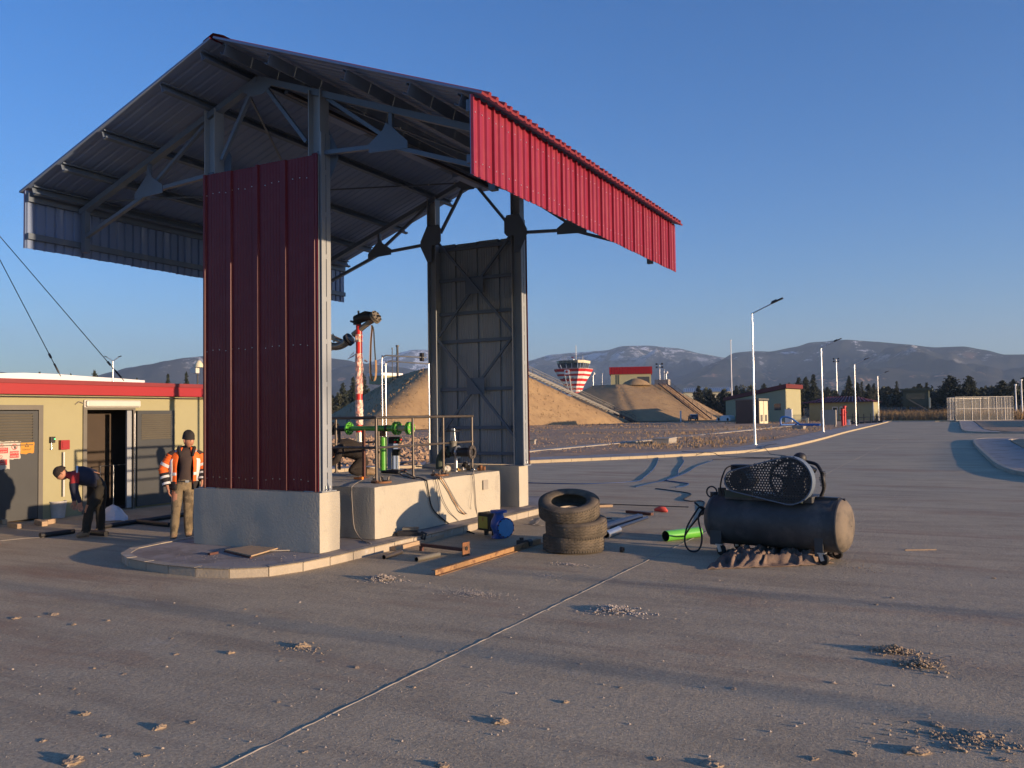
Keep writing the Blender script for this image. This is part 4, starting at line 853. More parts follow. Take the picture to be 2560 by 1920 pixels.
for f0, f1, z0, z1, m in ((.38, .46, .1, 2.7, 'glass_dark'), (.5, .57, .1, 2.7, 'glass_dark')):
    w0 = a+u*(L1*f0); b = MB(); quadbox(b, w0-v*.08, u, v, L1*(f1-f0), .05, z0, z1); wd = b.build('door', m, t)
    for k_ in (0, .96): b = MB(); quadbox(b, w0-v*.14+u*(L1*(f1-f0)*k_), u, v, .18, .08, z0, z1); b.build('frame', 'hangar_white', wd)
    for z_ in (z1-.1, z0+1.2): b = MB(); quadbox(b, w0-v*.14, u, v, L1*(f1-f0), .08, z_, z_+.14); b.build('frame', 'hangar_white', wd)
b = MB(); quadbox(b, e-v*.2-u*.1, u, v, .2, .2, 0, H2); b.build('downpipe', 'hangar_white', t)
# far halls
def long_hall(px0, px1, py0, py1, d, label, m='hangar_white', n=24, name='storage_hall'):
    a = far(px0, py1, d); e = far(px1, py1, d); u = (e-a); u.z = 0; L1 = u.length; u.normalize(); v = Vector((-u.y, u.x, 0)); z1 = far(px0, py0, d).z; zm = far(px0, py1, d).z
    t = thing(name, label, 'hall', (a.x, a.y, 0)); b = MB(); quadbox(b, Vector((a.x, a.y, 0)), u, v, L1, 30, 0, zm); b.build('wall', 'tower_cream', t)
    p = Vector((a.x, a.y, zm)); b = MB(); b.add([p-v*1, p+u*L1-v*1, p+u*L1+v*15+Vector((0, 0, z1-zm)), p+v*15+Vector((0, 0, z1-zm)), p+u*L1+v*31, p+v*31], [(0, 1, 2, 3), (3, 2, 4, 5)]); ro = b.build('roof', m, t)
    for i in range(n): q = p+u*(L1*(i+.5)/n)-v*1; b = MB(); b.bar(q+Vector((0, 0, .2)), q+v*16+Vector((0, 0, z1-zm+.2)), L1/n*.35, .35); b.build('roof_rib', 'hangar_grey', ro)
long_hall(1708, 1828, 969, 981, 420, 'long low hall with a pale striped roof behind the farther mound')
a = far(2436, 990, 520); long_hall(2440, 2500, 972, 976, 520, 'distant pale blue hall between the dark conifers on the right', 'hangar_grey', 6)
# white curved hangar roof behind the station
P0 = [(-60, 934), (60, 932), (140, 935), (220, 941), (300, 946), (362, 951)]
b = MB(); tp = [far(x, y, 150) for x, y in P0]; bk = [far(x, y, 190) for x, y in P0]; vs = []
for p, q in zip(tp, bk): vs += [Vector((p.x, p.y, p.z-3.2)), Vector((p.x, p.y, p.z-.6)), Vector((p.x, p.y, p.z)), Vector((q.x, q.y, p.z+.3)), Vector((q.x, q.y, 0)), Vector((p.x, p.y, 0))]
b.add(vs, [(i*6+k, (i+1)*6+k, (i+1)*6+(k+1) % 6, i*6+(k+1) % 6) for i in range(len(P0)-1) for k in range(6)]); tag(b.build('hangar', 'hangar_white'), 'white curved hangar roof showing above the red roof of the station', 'hangar')
# ---------------------------------------------------------------- parked car by the mound
cp = gz(far(1733, 1053, 196), .12)
car = thing('parked_car', 'dark blue hatchback parked at the foot of the farther mound, seen from behind', 'car', cp, R(25))
def carpart(b, name, m, bevel=0): 
    o = b.build(name, m, car, rel=False, bevel=bevel); return o
prof = [(-2.0, .35), (-2.05, .75), (-1.95, 1.0), (-1.55, 1.42), (-.2, 1.5), (.5, 1.42), (1.1, .98), (1.9, .86), (2.05, .6), (2.0, .35)]
b = MB(); b.prism([(y, z) for y, z in prof], -.84, .84, 0, 'yz'); carpart(b, 'body', 'car_blue', .08)
b = MB(); b.add([(-.62, -1.99, .99), (.62, -1.99, .99), (.56, -1.66, 1.33), (-.56, -1.66, 1.33)], [(0, 1, 2, 3)]); carpart(b, 'rear_window', 'glass_dark')
for s_ in (-1, 1):
    b = MB(); b.add([(s_*.865, -1.5, 1.02), (s_*.865, 1.0, 1.0), (s_*.865, .45, 1.36), (s_*.865, -1.2, 1.4)], [(0, 1, 2, 3)]); carpart(b, 'side_window', 'glass_dark')
    b = MB(); b.box((s_*.7, -2.06, .88), (.22, .08, .22)); carpart(b, 'tail_light', 'tail_red')
    b = MB(); b.box((s_*.98, .6, .98), (.18, .12, .12)); carpart(b, 'mirror', 'car_blue')
    for yy in (-1.3, 1.3): b = MB(); b.disc((s_*.78, yy, .3), (1, 0, 0), .31, .2, 16); wh = carpart(b, 'wheel', 'rubber_dark'); b = MB(); b.disc((s_*.89, yy, .3), (1, 0, 0), .17, .03, 12); o_ = b.build('rim', 'galvanised', wh, rel=False)
b = MB(); b.box((0, -2.07, .62), (.5, .03, .12)); carpart(b, 'number_plate', 'white_plastic'); b = MB(); b.box((0, -2.08, .42), (1.6, .1, .16)); carpart(b, 'bumper', 'black_plastic')
b = MB(); cq = gz(far(1815, 1050, 190), .12); b.prism([(y, z) for y, z in prof], -.84, .84, 0, 'yz'); c2 = b.build('body', 'hangar_white', None)
cr2 = thing('parked_car', 'pale car half hidden behind the dark kiosk', 'car', cq, R(60)); c2.parent = cr2; c2.location = (0, 0, 0)
for s_ in (-1, 1):
    for yy in (-1.3, 1.3): b = MB(); b.disc((s_*.78, yy, .3), (1, 0, 0), .31, .2, 12); b.build('wheel', 'rubber_dark', cr2, rel=False)
# ---------------------------------------------------------------- mesh enclosure and watch tower, right background
D = 152
t = thing('mesh_enclosure', 'galvanised mesh fence enclosure of many posts at the end of the road', 'fence', gz(far(2450, 1052, D), 0))
zt = 3.9
A0, A1, A2 = gz(far(2369, 1050, 160), 0), gz(far(2390, 1053, D), 0), gz(far(2534, 1053, D+4), 0); A3 = gz(far(2480, 1050, 176), 0); A4 = gz(far(2400, 1050, 172), 0)
fr = [(A1, A2), (A0, A1), (A2, A3), (A3, A4), (A4, A0)]
for i, (p, q) in enumerate(fr):
    L_ = (q-p).length; n_ = max(2, int(L_/1.25)) if i == 0 else max(2, int(L_/2.5))
    for k in range(n_+1): s_ = p.lerp(q, k/n_); b = MB(); b.tube([s_, s_+Vector((0, 0, zt))], .055, 6); b.build('post', 'steel_mesh', t)
    for z_ in (.15, zt*.52, zt-.03): b = MB(); b.bar(p+Vector((0, 0, z_)), q+Vector((0, 0, z_)), .08, .08); b.build('rail', 'steel_mesh', t)
    b = MB(); b.add([p+Vector((0, 0, .15)), q+Vector((0, 0, .15)), q+Vector((0, 0, zt)), p+Vector((0, 0, zt))], [(0, 1, 2, 3)]); b.build('mesh_panel', 'mesh_fence', t)
b = MB(); b.bar(A1-Vector((3, 0, 0)), A2+Vector((9, 0, 0)), .3, .3); b.build('plinth_beam', 'kerb_yellow', t)
q = gz(far(2295, 1048, 196), 0); wt = thing('watch_tower', 'dark green guard tower with a sloping stair among the conifers', 'watch tower', q)
S_ = 196/FPX
for dx in (-2.2, 2.2):
    for dy in (-2.2, 2.2): b = MB(); b.bar((q.x+dx, q.y+dy, 0), (q.x+dx*.8, q.y+dy*.8, 3.4), .3, .3); b.build('leg', 'watch_green', wt)
b = MB(); b.bb((q.x-2.6, q.y-2.3, 2.6), (q.x+2.2, q.y+2.3, 5.9)); b.build('cabin', 'watch_green', wt); b = MB(); b.bb((q.x-3.1, q.y-2.8, 5.9), (q.x+2.9, q.y+2.8, 6.3)); b.build('roof', 'watch_green', wt)
b = MB(); b.bb((q.x-2.0, q.y-2.36, 4.1), (q.x+1.6, q.y-2.32, 5.3)); b.build('window', 'glass_dark', wt)
b = MB(); b.bar((q.x-1.5, q.y-3, 4.0), (q.x+3.4, q.y-3.2, .9), .7, .18); b.build('stair', 'frame_grey', wt)
b = MB(); b.bar((q.x+2.35, q.y-2.4, 2.3), (q.x+2.35, q.y-2.4, 4.4), .35, .3); b.build('duct', 'tower_cream', wt)
for px, py, d, lb in ((2541, 962, 190, 'thinner pale flagpole left of another near the right edge'), (2556, 950, 175, 'taller pale flagpole at the right edge of the view'), (1831, 851, 250, 'very tall thin white mast rising beside the nearest street lamp')):
    q = gz(far(px, 1040, d), 0); z1 = far(px, py, d).z; b = MB(); b.tube([(q.x, q.y, 0), (q.x, q.y, z1)], [.16, .1], 8); b.disc((q.x, q.y, z1), (0, 0, 1), .22, .3, 8); tag(b.build('flagpole', 'hangar_white'), lb, 'flagpole')
# boundary chain fence behind the road end
p = gz(far(2010, 1046, 225), 0); q = gz(far(2700, 1046, 225), 0); fe = thing('boundary_fence', 'dark chain-link boundary fence in front of the trees', 'fence', p); n_ = 26
b = MB(); b.add([p, q, q+Vector((0, 0, 2.6)), p+Vector((0, 0, 2.6))], [(0, 1, 2, 3)]); b.build('mesh_panel', 'mesh_fence', fe)
for k in range(n_+1): s_ = p.lerp(q, k/n_); b = MB(); b.tube([s_, s_+Vector((0, 0, 2.7))], .06, 5); b.build('post', 'rail_steel', fe)
# double-armed lamp and weather post behind the station
q = gz(far(282, 1000, 70), 0); z1 = far(282, 903, 70).z; t = thing('double_arm_lamp', 'slim mast with two raised lamp arms behind the station roof', 'street lamp', q)
b = MB(); b.tube([q, Vector((q.x, q.y, z1))], .07, 8); b.build('pole', 'galvanised', t)
for s_ in (-1, 1):
    e_ = Vector((q.x, q.y, z1))+Vector((C_R.x, C_R.y, 0)).normalized()*s_*.42+Vector((0, 0, .30)); b = MB(); b.tube([(q.x, q.y, z1), e_], .03, 6); b.build('arm', 'galvanised', t); b = MB(); b.bar(e_-Vector((C_R.x, C_R.y, -.5)).normalized()*.02, e_+Vector((C_R.x*s_, C_R.y*s_, .4)).normalized()*.22, .12, .05); b.build('lamp_head', 'dark_steel', t)
q = gz(far(494, 960, 60), 0); z1 = far(494, 928, 60).z; t = thing('weather_post', 'cream dome and white sensor box on a post above the station roof', 'sensor post', q)
b = MB(); b.tube([q, Vector((q.x, q.y, z1))], .05, 8); b.build('post', 'dark_steel', t); b = MB(); b.box((q.x-.2, q.y-.05, z1+.05), (.5, .3, .36)); b.build('sensor_box', 'white_plastic', t); b = MB(); b.lathe([(.30, 0), (.27, .2), (.13, .42), (.03, .46)], (q.x+.12, q.y, z1+.25), n=16); b.build('dome', 'tower_cream', t)
# guy wires
for (x0, y0, x1, y1, lb) in ((-14, 575, 310, 952, 'taut guy wire with turnbuckle, the longer of two above the station roof'), (0, 650, 152, 941, 'shorter taut guy wire at the left edge above the station roof')):
    p = far(x0, y0, 24); q = far(x1, y1, 24); d = p-q; b = MB(); b.tube([q, q+d*1.6], .011, 6); t = thing('guy_wire', lb, 'wire', q, 0, 'guy wires above the station'); b.build('wire', 'dark_steel', t)
    b = MB(); dd = d.normalized(); b.tube([q+dd*.1, q+dd*.35], .025, 6); b.tube([q+dd*.5, q+dd*.62], .03, 6); b.build('turnbuckle', 'dark_steel', t)
# ---------------------------------------------------------------- railing on the pump block
ZT = 0.95
rl = thing('block_railing', 'brown steel pipe railing round the top of the pump block', 'railing', (-9.0, 13.2, ZT))
RX = -8.9
ys = [at(q, 1180, x=RX).y for q in (941, 1033, 1109, 1181)]
pts = [Vector((RX, y, ZT)) for y in ys]; L0 = Vector((-10.08, ys[0], ZT)); L1_ = Vector((-11.0, ys[0], ZT)); BK = [Vector((-10.98, 13.4, ZT)), Vector((-10.98, 14.8, ZT))]
for p in pts+[L0, L1_]+BK: b = MB(); b.tube([p, p+Vector((0, 0, 1.06))], .024, 8); b.disc(p+Vector((0, 0, .006)), (0, 0, 1), .05, .012, 10); b.build('post', 'rail_steel', rl)
for z, r_ in ((1.08, .026), (.56, .022)):
    b = MB(); b.tube([L1_+Vector((0, 0, z)), pts[0]+Vector((-.03, 0, z))], r_, 8); b.build('rail', 'rail_steel', rl)
    b = MB(); b.tube([pts[0]+Vector((0, -.03, z)), pts[-1]+Vector((0, .05, z))], r_, 8); b.build('rail', 'rail_steel', rl)
    b = MB(); b.tube([L1_+Vector((0, .02, z)), BK[1]+Vector((0, 0, z))], r_, 8); b.build('rail', 'rail_steel', rl)
q = Vector((-9.49, 12.35, ZT)); b = MB(); b.bar(q, q+Vector((0, 0, .86)), .045, .045); b.bb((q.x-.07, q.y-.07, ZT), (q.x+.07, q.y+.07, ZT+.01)); tag(b.build('rusty_post', 'dark_rust'), 'rusty square steel post standing inside the front railing', 'post')
# ---------------------------------------------------------------- loading arm
YA = 14.5
def A(px, py, y=YA): return at(px, py, y=y)
arm = thing('loading_arm', 'fuel loading arm of grey pipes on a red-and-white wrapped riser', 'loading arm', (A(899, 1100).x, YA, ZT))
rx = A(899, 1000).x; zt_ = A(899, 812).z
b = MB(); b.tube([(rx-.02, YA, ZT), (rx-.02, YA, 1.72)], .07, 14); b.disc((rx-.02, YA, 1.5), (0, 0, 1), .12, .05, 14); b.disc((rx-.02, YA, 1.05), (0, 0, 1), .13, .05, 14); b.build('riser_foot', 'silver', arm)
zz = lambda py: A(899, py).z
b = MB(); n = 60; z0, z1 = 1.72, zt_; P_ = [(rx-.02+.02*(i/n), YA, z0+(z1-z0)*i/n) for i in range(n*2+1) if i <= n]; b.tube(P_, [.066+.004*(i % 2) for i in range(len(P_))], 14); b.build('riser', 'red_hose', arm)
for (ya, yb) in ((1062, 1000), (985, 884), (855, 836)):   # crumpled film wound round the riser
    b = MB(); z0, z1 = zz(ya), zz(yb); n = max(6, int((z1-z0)/.03)); r_ = random.Random(int(ya)); T = []
    for i in range(n+1):
        z = z0+(z1-z0)*i/n
        for k in range(14):
            rr = .078+.016*noise.noise(Vector((k*.9, z*9, ya)))+.007*r_.uniform(-1, 1); T.append((rx-.01+rr*math.cos(2*PI*k/14), YA+rr*math.sin(2*PI*k/14), z))
    b.add(T, [(i*14+k, i*14+(k+1) % 14, (i+1)*14+(k+1) % 14, (i+1)*14+k) for i in range(n) for k in range(14)], 0, False); b.build('plastic_wrap', 'wrap', arm)
for k_, (a_, c_) in enumerate((((886, 890), (868, 899)), ((884, 884), (872, 893)), ((910, 903), (918, 906)))):
    p = A(*a_); q = A(*c_); b = MB(); b.add([p, p+Vector((0, .03, .05)), q+Vector((0, .02, .02)), q], [(0, 1, 2, 3), (3, 2, 1, 0)]); b.build('loose_film', 'wrap', arm)
# swivel head at the top
c = A(905, 797); hd = MB(); hd.tube([A(893, 812), A(893, 796)], .085, 14); hd.tube([A(890, 800), A(915, 790), A(932, 792)], [.10, .11, .10], 14); hd.disc(A(889, 806), (.3, 0, 1), .12, .035, 14); hd.build('swivel_joint', 'engine_black', arm)
for (p_, q_) in (((886, 791), (895, 791)), ((896, 777), (897, 790)), ((921, 780), (924, 790)), ((944, 789), (951, 791)), ((887, 806), (893, 812)), ((905, 782), (908, 790))):
    b = MB(); b.tube([A(*p_), A(*q_)], .022, 6); b.build('bolt', 'dark_steel', arm)
ax_ = (A(934, 797)-A(880, 838)).normalized()
for f in (A(941, 791), A(937, 795)):
    b = MB(); b.disc(f, ax_, .135, .03, 18); fl = b.build('flange', 'pipe_steel', arm)
    b = MB(); x_ = ax_.cross(Vector((0, 1, 0))).normalized(); y_ = ax_.cross(x_)
    for k in range(8): cc = f+(x_*math.cos(k*PI/4)+y_*math.sin(k*PI/4))*.105; b.disc(cc, ax_, .018, .07, 6)
    tag(b.build('bolts', 'dark_steel', fl), kind='stuff')
b = MB(); b.tube([A(936, 796), A(883, 837)], .058, 16); b.build('arm_pipe', 'pipe_steel', arm)
b = MB(); b.tube([A(931, 800), A(926, 803)], .068, 14); b.build('strap_wrap', 'strap_tan', arm)
f = A(872, 849); 
for o_ in (-.03, .03): b = MB(); b.disc(f+ax_*o_, ax_, .135, .026, 20); b.build('flange', 'dark_steel', arm)
el = smoothpath([A(876, 846), A(868, 854), A(856, 862), A(842, 866), A(828, 866), A(790, 866)], 5)
b = MB(); b.tube(el, .083, 18); b.build('elbow', 'pipe_steel', arm)
for px in (825, 820): b = MB(); b.disc(A(px, 866), (1, 0, 0), .103, .03, 18); b.build('clamp', 'pipe_steel', arm)
b = MB(); b.tube([A(790, 826, YA+.25), A(817, 838, YA+.25), A(846, 850, YA+.2), A(860, 856, YA+.1)], [.062, .062, .055, .05], 14); b.build('balance_tube', 'pipe_steel', arm)
b = MB(); b.add([A(832, 832, YA+.1), A(838, 842, YA+.1), A(837, 855, YA+.1), A(833, 856, YA+.1), A(830, 840, YA+.1)], [(0, 1, 2, 3, 4), (4, 3, 2, 1, 0)]); b.build('bracket', 'pipe_steel', arm)
def ribbon(b, P_, w_, m=0, side=(.55, .83, 0)):
    s_ = Vector(side)*w_/2; v = []
    for p in P_: v += [p-s_, p+s_]
    b.add(v, [(2*i, 2*i+1, 2*i+3, 2*i+2) for i in range(len(P_)-1)], m)
t = thing('lifting_strap', 'tan and black webbing strap hanging in a loop from the loading arm', 'strap', A(930, 880))
b = MB(); ribbon(b, smoothpath([A(929, 813), A(930, 822), A(927.5, 850), A(926.5, 880), A(926, 910), A(926.5, 935), A(928, 945)], 4), .045); b.build('webbing', 'strap_tan', t)
b = MB(); ribbon(b, smoothpath([A(930, 813), A(934, 825), A(936, 860), A(938.5, 900), A(939.5, 930)], 4), .03); b.build('webbing', 'strap_black', t)
b = MB(); ribbon(b, smoothpath([A(940, 900), A(940.5, 930), A(938, 948), A(933.5, 953), A(929, 948), A(928.5, 935)], 4), .04); b.build('webbing', 'strap_tan', t)
# ---------------------------------------------------------------- green pipework
def ringbolts(b, c, ax, R_, n, r=.012, L_=.05):
    ax = Vector(ax).normalized(); u = ax.cross(Vector((0, 0, 1))).normalized(); v = ax.cross(u)
    for k in range(n): b.disc(Vector(c)+(u*math.cos(2*PI*k/n+.2)+v*math.sin(2*PI*k/n+.2))*R_, ax, r, L_, 6)
YG = 14.1
def g(px, py=1071, y=YG): return at(px, py, y=y)
gp = thing('green_pipeline', 'bright green flanged pipe run with a cream end section behind the railing', 'pipe', (g(958).x, YG, ZT))
za = g(900).z
def hx(px): return Vector((g(px).x, YG, za))
def seg(a, c, r, m, nm='pipe_section'): b = MB(); b.tube([hx(a), hx(c)], r, 18); return b.build(nm, m, gp)
seg(822, 838, .055, 'dark_steel'); seg(838, 868, .06, 'dark_steel'); seg(880, 946, .052, 'green_paint'); seg(944, 966, .062, 'green_paint'); seg(970, 990, .066, 'green_paint'); seg(997, 1022, .058, 'cream_paint'); seg(965, 971, .068, 'black_plastic', 'gasket')
b = MB(); b.lathe([(.062, 0), (.062, .0), (.105, .08), (.105, .1)], hx(878), (-1, 0, 0), 18); b.build('reducer', 'green_paint', gp)
for px, m in ((838, 'dark_steel'), (833, 'rubber_dark'), (873, 'green_paint'), (989, 'green_paint'), (995, 'green_paint'), (1022, 'green_paint'), (1027, 'green_paint')):
    b = MB(); b.disc(hx(px), (1, 0, 0), .135 if px < 1020 else .13, .03, 22); fl = b.build('flange', m, gp); b = MB(); ringbolts(b, hx(px), (1, 0, 0), .105, 8, .014, .06); tag(b.build('bolts', 'cream_paint' if px > 980 else 'dark_steel', fl), kind='stuff')
b = MB(); xs_ = g(958).x; b.tube([(xs_-.02, YG, za-.05), (xs_-.02, YG, za-.16)], .06, 14); b.build('tee', 'rust', gp)
b = MB(); b.tube([(xs_, YG, za-.17), (xs_, YG, ZT+.0)], .068, 18); b.build('upright_pipe', 'green_paint', gp)
b = MB(); xq = g(848).x; b.tube([(xq, YG, za-.05), (xq, YG, ZT)], .03, 8); b.disc((xq, YG, za-.35), (0, 0, 1), .04, .04, 8); b.build('support_leg', 'dark_steel', gp)
b = MB(); b.tube(smoothpath([hx(872)+Vector((0, -.06, .11)), hx(875)+Vector((0, -.08, .2)), hx(880)+Vector((0, -.08, .17)), hx(884)+Vector((0, -.05, .07))], 5), .008, 6); b.build('earth_wire', 'cable_black', gp)
# galvanised conduits bending to the far tower
cn = thing('conduit_pair', 'two thin shiny conduits rising behind the block and bending to the far tower', 'conduit', A(958, 1100, 15.3))
def cond(P_): b = MB(); b.tube(P_, .017, 8); b.build('conduit', 'silver', cn)
YC = 15.3
def Cc(px, py): return at(px, py, y=YC)
c0 = Cc(956.5, 1100); z1 = Cc(956, 889).z; c1 = Cc(963.5, 1100); z2 = Cc(963, 903).z
cond(smoothpath([(c0.x, YC, ZT), (c0.x, YC, 2), (c0.x, YC, z1-.12), (c0.x+.03, YC, z1-.03), (c0.x+.12, YC, z1)], 5)+[Vector((-10.5, 15.95, z1-.04))])
cond(smoothpath([(c1.x, YC+.03, ZT), (c1.x, YC+.03, 2), (c1.x, YC+.03, z2-.12), (c1.x+.03, YC+.03, z2-.03), (c1.x+.12, YC+.03, z2)], 5)+[Vector((-10.42, 15.95, z2-.06)), ])
b = MB(); b.tube([(-10.43, 15.93, z2-.06), (-10.43, 15.93, 1.3)], .02, 8); b.build('conduit', 'silver', cn)
b = MB(); b.bb((-10.62, 15.85, z1-.12), (-10.55, 15.93, z1+.06)); b.build('junction_box', 'dark_steel', cn)
# control box with push buttons
cb = thing('control_box', 'grey control cabinet with red and green push buttons behind the railing', 'control box', (A(978, 1150, 14.6).x, 14.6, ZT))
a_ = at(968, 1094, y=14.6); c_ = at(984, 1150, y=14.6); b = MB(); b.bb((a_.x, 14.6, ZT), (c_.x, 14.75, a_.z)); b.build('cabinet', 'grey_inner', cb)
a_ = at(975, 1092, y=14.55); c_ = at(1003, 1109, y=14.55); b = MB(); b.bb((a_.x, 14.5, c_.z), (c_.x, 14.58, a_.z)); b.build('button_panel', 'rubber_dark', cb, bevel=.006)
for px, py, m in ((987, 1100, 'button_green'), (994, 1099.5, 'button_green'), (1002, 1099, 'button_red'), (987, 1106, 'button_red'), (1000, 1105, 'brass')):
    q = at(px, py, y=14.49); b = MB(); b.disc(q, (0.3, 1, 0), .018, .03, 10); b.build('button', m, cb)
a_ = at(984, 1123, y=14.55); c_ = at(1000, 1139, y=14.55); b = MB(); b.bb((a_.x, 14.5, c_.z), (c_.x, 14.58, a_.z)); b.disc(at(998, 1127, y=14.49), (0, 1, 0), .02, .03, 8); b.build('socket_box', 'rubber_dark', cb)
for px in (979, 990, 996): q = at(px, 1150, y=14.55); b = MB(); b.tube([(q.x, 14.56, 1.3), (q.x, 14.56, ZT)], .012, 6); b.build('cable_gland', 'silver', cb)
# ---------------------------------------------------------------- gate valve assembly
YV = 14.35
def V(px, py, y=YV): return at(px, py, y=y)
vv = thing('gate_valve', 'grey gate valve with a handwheel and a short flanged pipe by the far tower', 'valve', (V(1132, 1150).x, YV, ZT))
zc = V(1150, 1130).z
b = MB(); xv = V(1133, 1130).x; b.tube([(xv, YV, zc), (V(1178, 1130).x, YV, zc)], .088, 16); b.build('pipe_section', 'dark_steel', vv)
b = MB(); b.tube(smoothpath([(xv-.04, YV, zc), (V(1110, 1130).x, YV, zc-.02), (V(1101, 1130).x, YV, zc-.16), (V(1100, 1130).x, YV, ZT+.04)], 5), .088, 16); b.build('elbow', 'watch_green', vv)
for px, m in ((1119, 'dark_steel'), (1145, 'galvanised'), (1180, 'rail_steel')):
    c = Vector((V(px, 1130).x, YV, zc)); b = MB()
    if px == 1180: b.pipe(c-Vector((.02, 0, 0)), c+Vector((.02, 0, 0)), .135, .075, 20)
    else: b.disc(c, (1, 0, 0), .125, .03, 20)
    ringbolts(b, c, (1, 0, 0), .105, 8, .014, .06); b.build('flange', m, vv)
b = MB(); b.tube([(xv, YV, zc), (xv, YV, zc+.14), (xv, YV, zc+.22)], [.09, .07, .08], 12); b.disc((xv, YV, zc+.2), (0, 0, 1), .085, .03, 12); b.build('bonnet', 'frame_grey', vv)
for s_ in (-1, 1): b = MB(); b.tube([(xv+s_*.05, YV, zc+.2), (xv+s_*.025, YV, zc+.46)], .014, 6); b.build('yoke', 'galvanised', vv)
b = MB(); b.tube([(xv, YV, zc+.2), (xv, YV, V(1134, 1076).z+.03)], .012, 6); b.build('stem', 'silver', vv)
hw = V(1134, 1077.5).z; b = MB(); P_ = [(xv+.13*math.cos(k*PI/12), YV+.13*math.sin(k*PI/12), hw) for k in range(25)]; b.tube(P_, .01, 6, caps=False)
for k in range(5): b.tube([(xv, YV, hw), (xv+.13*math.cos(k*2*PI/5), YV+.13*math.sin(k*2*PI/5), hw)], .008, 5)
b.build('handwheel', 'dark_steel', vv)
b = MB(); xf = V(1140, 1130).x; b.tube([(xf, YV, zc-.08), (xf, YV, ZT)], .035, 8); b.build('support', 'galvanised', vv)
ga = thing('pressure_gauge', 'round brass pressure gauge lying among fittings on the block', 'gauge', (V(1119, 1165, 14.0).x, 14.0, ZT)); q = V(1119, 1165, 14.0)
fd = Vector((.45, -.8, .2)).normalized(); q.z = ZT+.075; b = MB(); b.disc(q, fd, .068, .04, 20); b.build('case', 'brass', ga); b = MB(); b.disc(q+fd*.022, fd, .056, .004, 20); b.build('dial', 'gauge_face', ga); b = MB(); b.bar(q+fd*.026, q+fd*.026+Vector((.01, 0, .045)), .006, .002); b.build('needle', 'tail_red', ga)
r_ = random.Random(4)
lb_fit = ['white plastic bottle lying by the gauge', 'small brass tee fitting beside the gauge', 'grey cast fitting beyond the gauge', 'dark rubber hose end among the fittings', 'short chrome nipple near the block end', 'rusty brick-coloured block at the far end of the pump block']
for i, (px, py, m, s_) in enumerate(((1113, 1146, 'white_plastic', .06), (1146, 1160, 'brass', .04), (1158, 1163, 'galvanised', .05), (1165, 1150, 'rubber_dark', .09), (1185, 1158, 'silver', .04), (1203, 1168, 'rust', .07))):
    q = V(px, py, 14.3+.05*i); q.z = ZT; b = MB(); b.tube([q+Vector((-s_, 0, s_*.8)), q+Vector((s_, .03, s_*.8))], [s_*.7, s_*.6], 10); b.tube([q+Vector((0, 0, s_*.5)), q+Vector((.0, -.02, s_*1.7))], s_*.45, 8); tag(b.build('pipe_fitting', m), lb_fit[i], 'pipe fitting', 'loose fittings on the pump block')
t = thing('clamp_meter', 'wire-handled lamp with a dark body beside the last railing post', 'work lamp', V(1168, 1165, 14.6)); q = V(1168, 1160, 14.6); q.z = ZT+.1; b = MB(); b.box(q, (.16, .12, .14)); b.build('body', 'black_plastic', t, bevel=.02); b = MB(); b.tube([q+Vector((.09*math.cos(k*PI/8), -.08, .09*math.sin(k*PI/8))) for k in range(17)], .006, 5, caps=False); b.build('handle', 'silver', t)
# things lying on the block
def bolt_circle(px, py, label):
    q = G(px, py, ZT); t = thing('anchor_plate', label, 'anchor plate', q)
    b = MB(); b.pipe(q, q+Vector((0, 0, .03)), .17, .11, 20); b.build('ring', 'rust', t)
    for k in range(6): c = q+Vector((.14*math.cos(k*PI/3), .14*math.sin(k*PI/3), 0)); b = MB(); b.tube([c, c+Vector((0, 0, .1))], .014, 6); b.disc(c+Vector((0, 0, .04)), (0, 0, 1), .026, .02, 6); b.build('stud', 'rail_steel', t)
bolt_circle(953, 1207, 'rusty bolt ring set in the near corner of the pump block'); bolt_circle(1100, 1189, 'rusty bolt ring set in the far half of the pump block')
q = G(985, 1187, ZT); gr = thing('power_tool', 'black angle grinder lying on the pump block between the railing posts', 'power tool', q)
b = MB(); b.tube([q+Vector((-.28, 0, .05)), q+Vector((0, 0, .06)), q+Vector((.12, 0, .05))], [.03, .045, .04], 10); b.build('body', 'black_plastic', gr); b = MB(); b.disc(q+Vector((.15, -.02, .03)), (0, 0, 1), .07, .01, 14); b.build('disc', 'dark_steel', gr)
q = G(900, 1199, ZT); sc_t = thing('screwdriver', 'orange-handled tool lying at the front edge of the pump block', 'tool', q); b = MB(); b.tube([q+Vector((-.14, .02, .02)), q+Vector((.0, 0, .022))], .02, 8); b.disc(q+Vector((.03, 0, .024)), (1, 0, 0), .028, .06, 8); b.build('handle', 'orange_plastic', sc_t)
for i, (a_, c_, rr, m, lb) in enumerate((((952, 1168), (1040, 1156), .032, 'rail_steel', 'dark pipe lying along the back of the pump block'), ((978, 1176), (1015, 1180), .012, 'rust', 'thin rusty bar on the pump block'), ((1040, 1167), (1120, 1176), .014, 'dark_steel', 'thin dark rod on the pump block near the gauge'), ((985, 1181), (1030, 1172), .010, 'dark_rust', 'short reddish rod beside the angle grinder'))):
    p = G(*a_, ZT); q = G(*c_, ZT); b = MB(); b.tube([p+Vector((0, 0, rr)), q+Vector((0, 0, rr))], rr, 8); tag(b.build('metal_rod', m), lb, 'rod')
b = MB()
def cable(name, label, P_, r, m, group=None, cat='cable'):
    b = MB(); b.tube(smoothpath(P_, 6), r, 6); return tag(b.build(name, m), label, cat, group)
cable('power_cable', 'black cable looping over the pump block around the grinder', [G(970, 1182, ZT+.012), G(1000, 1178, ZT+.012), G(1028, 1188, ZT+.012), G(1036, 1196, ZT+.012), G(1012, 1190, ZT+.012), G(1000, 1186, ZT+.012)], .01, 'cable_black')
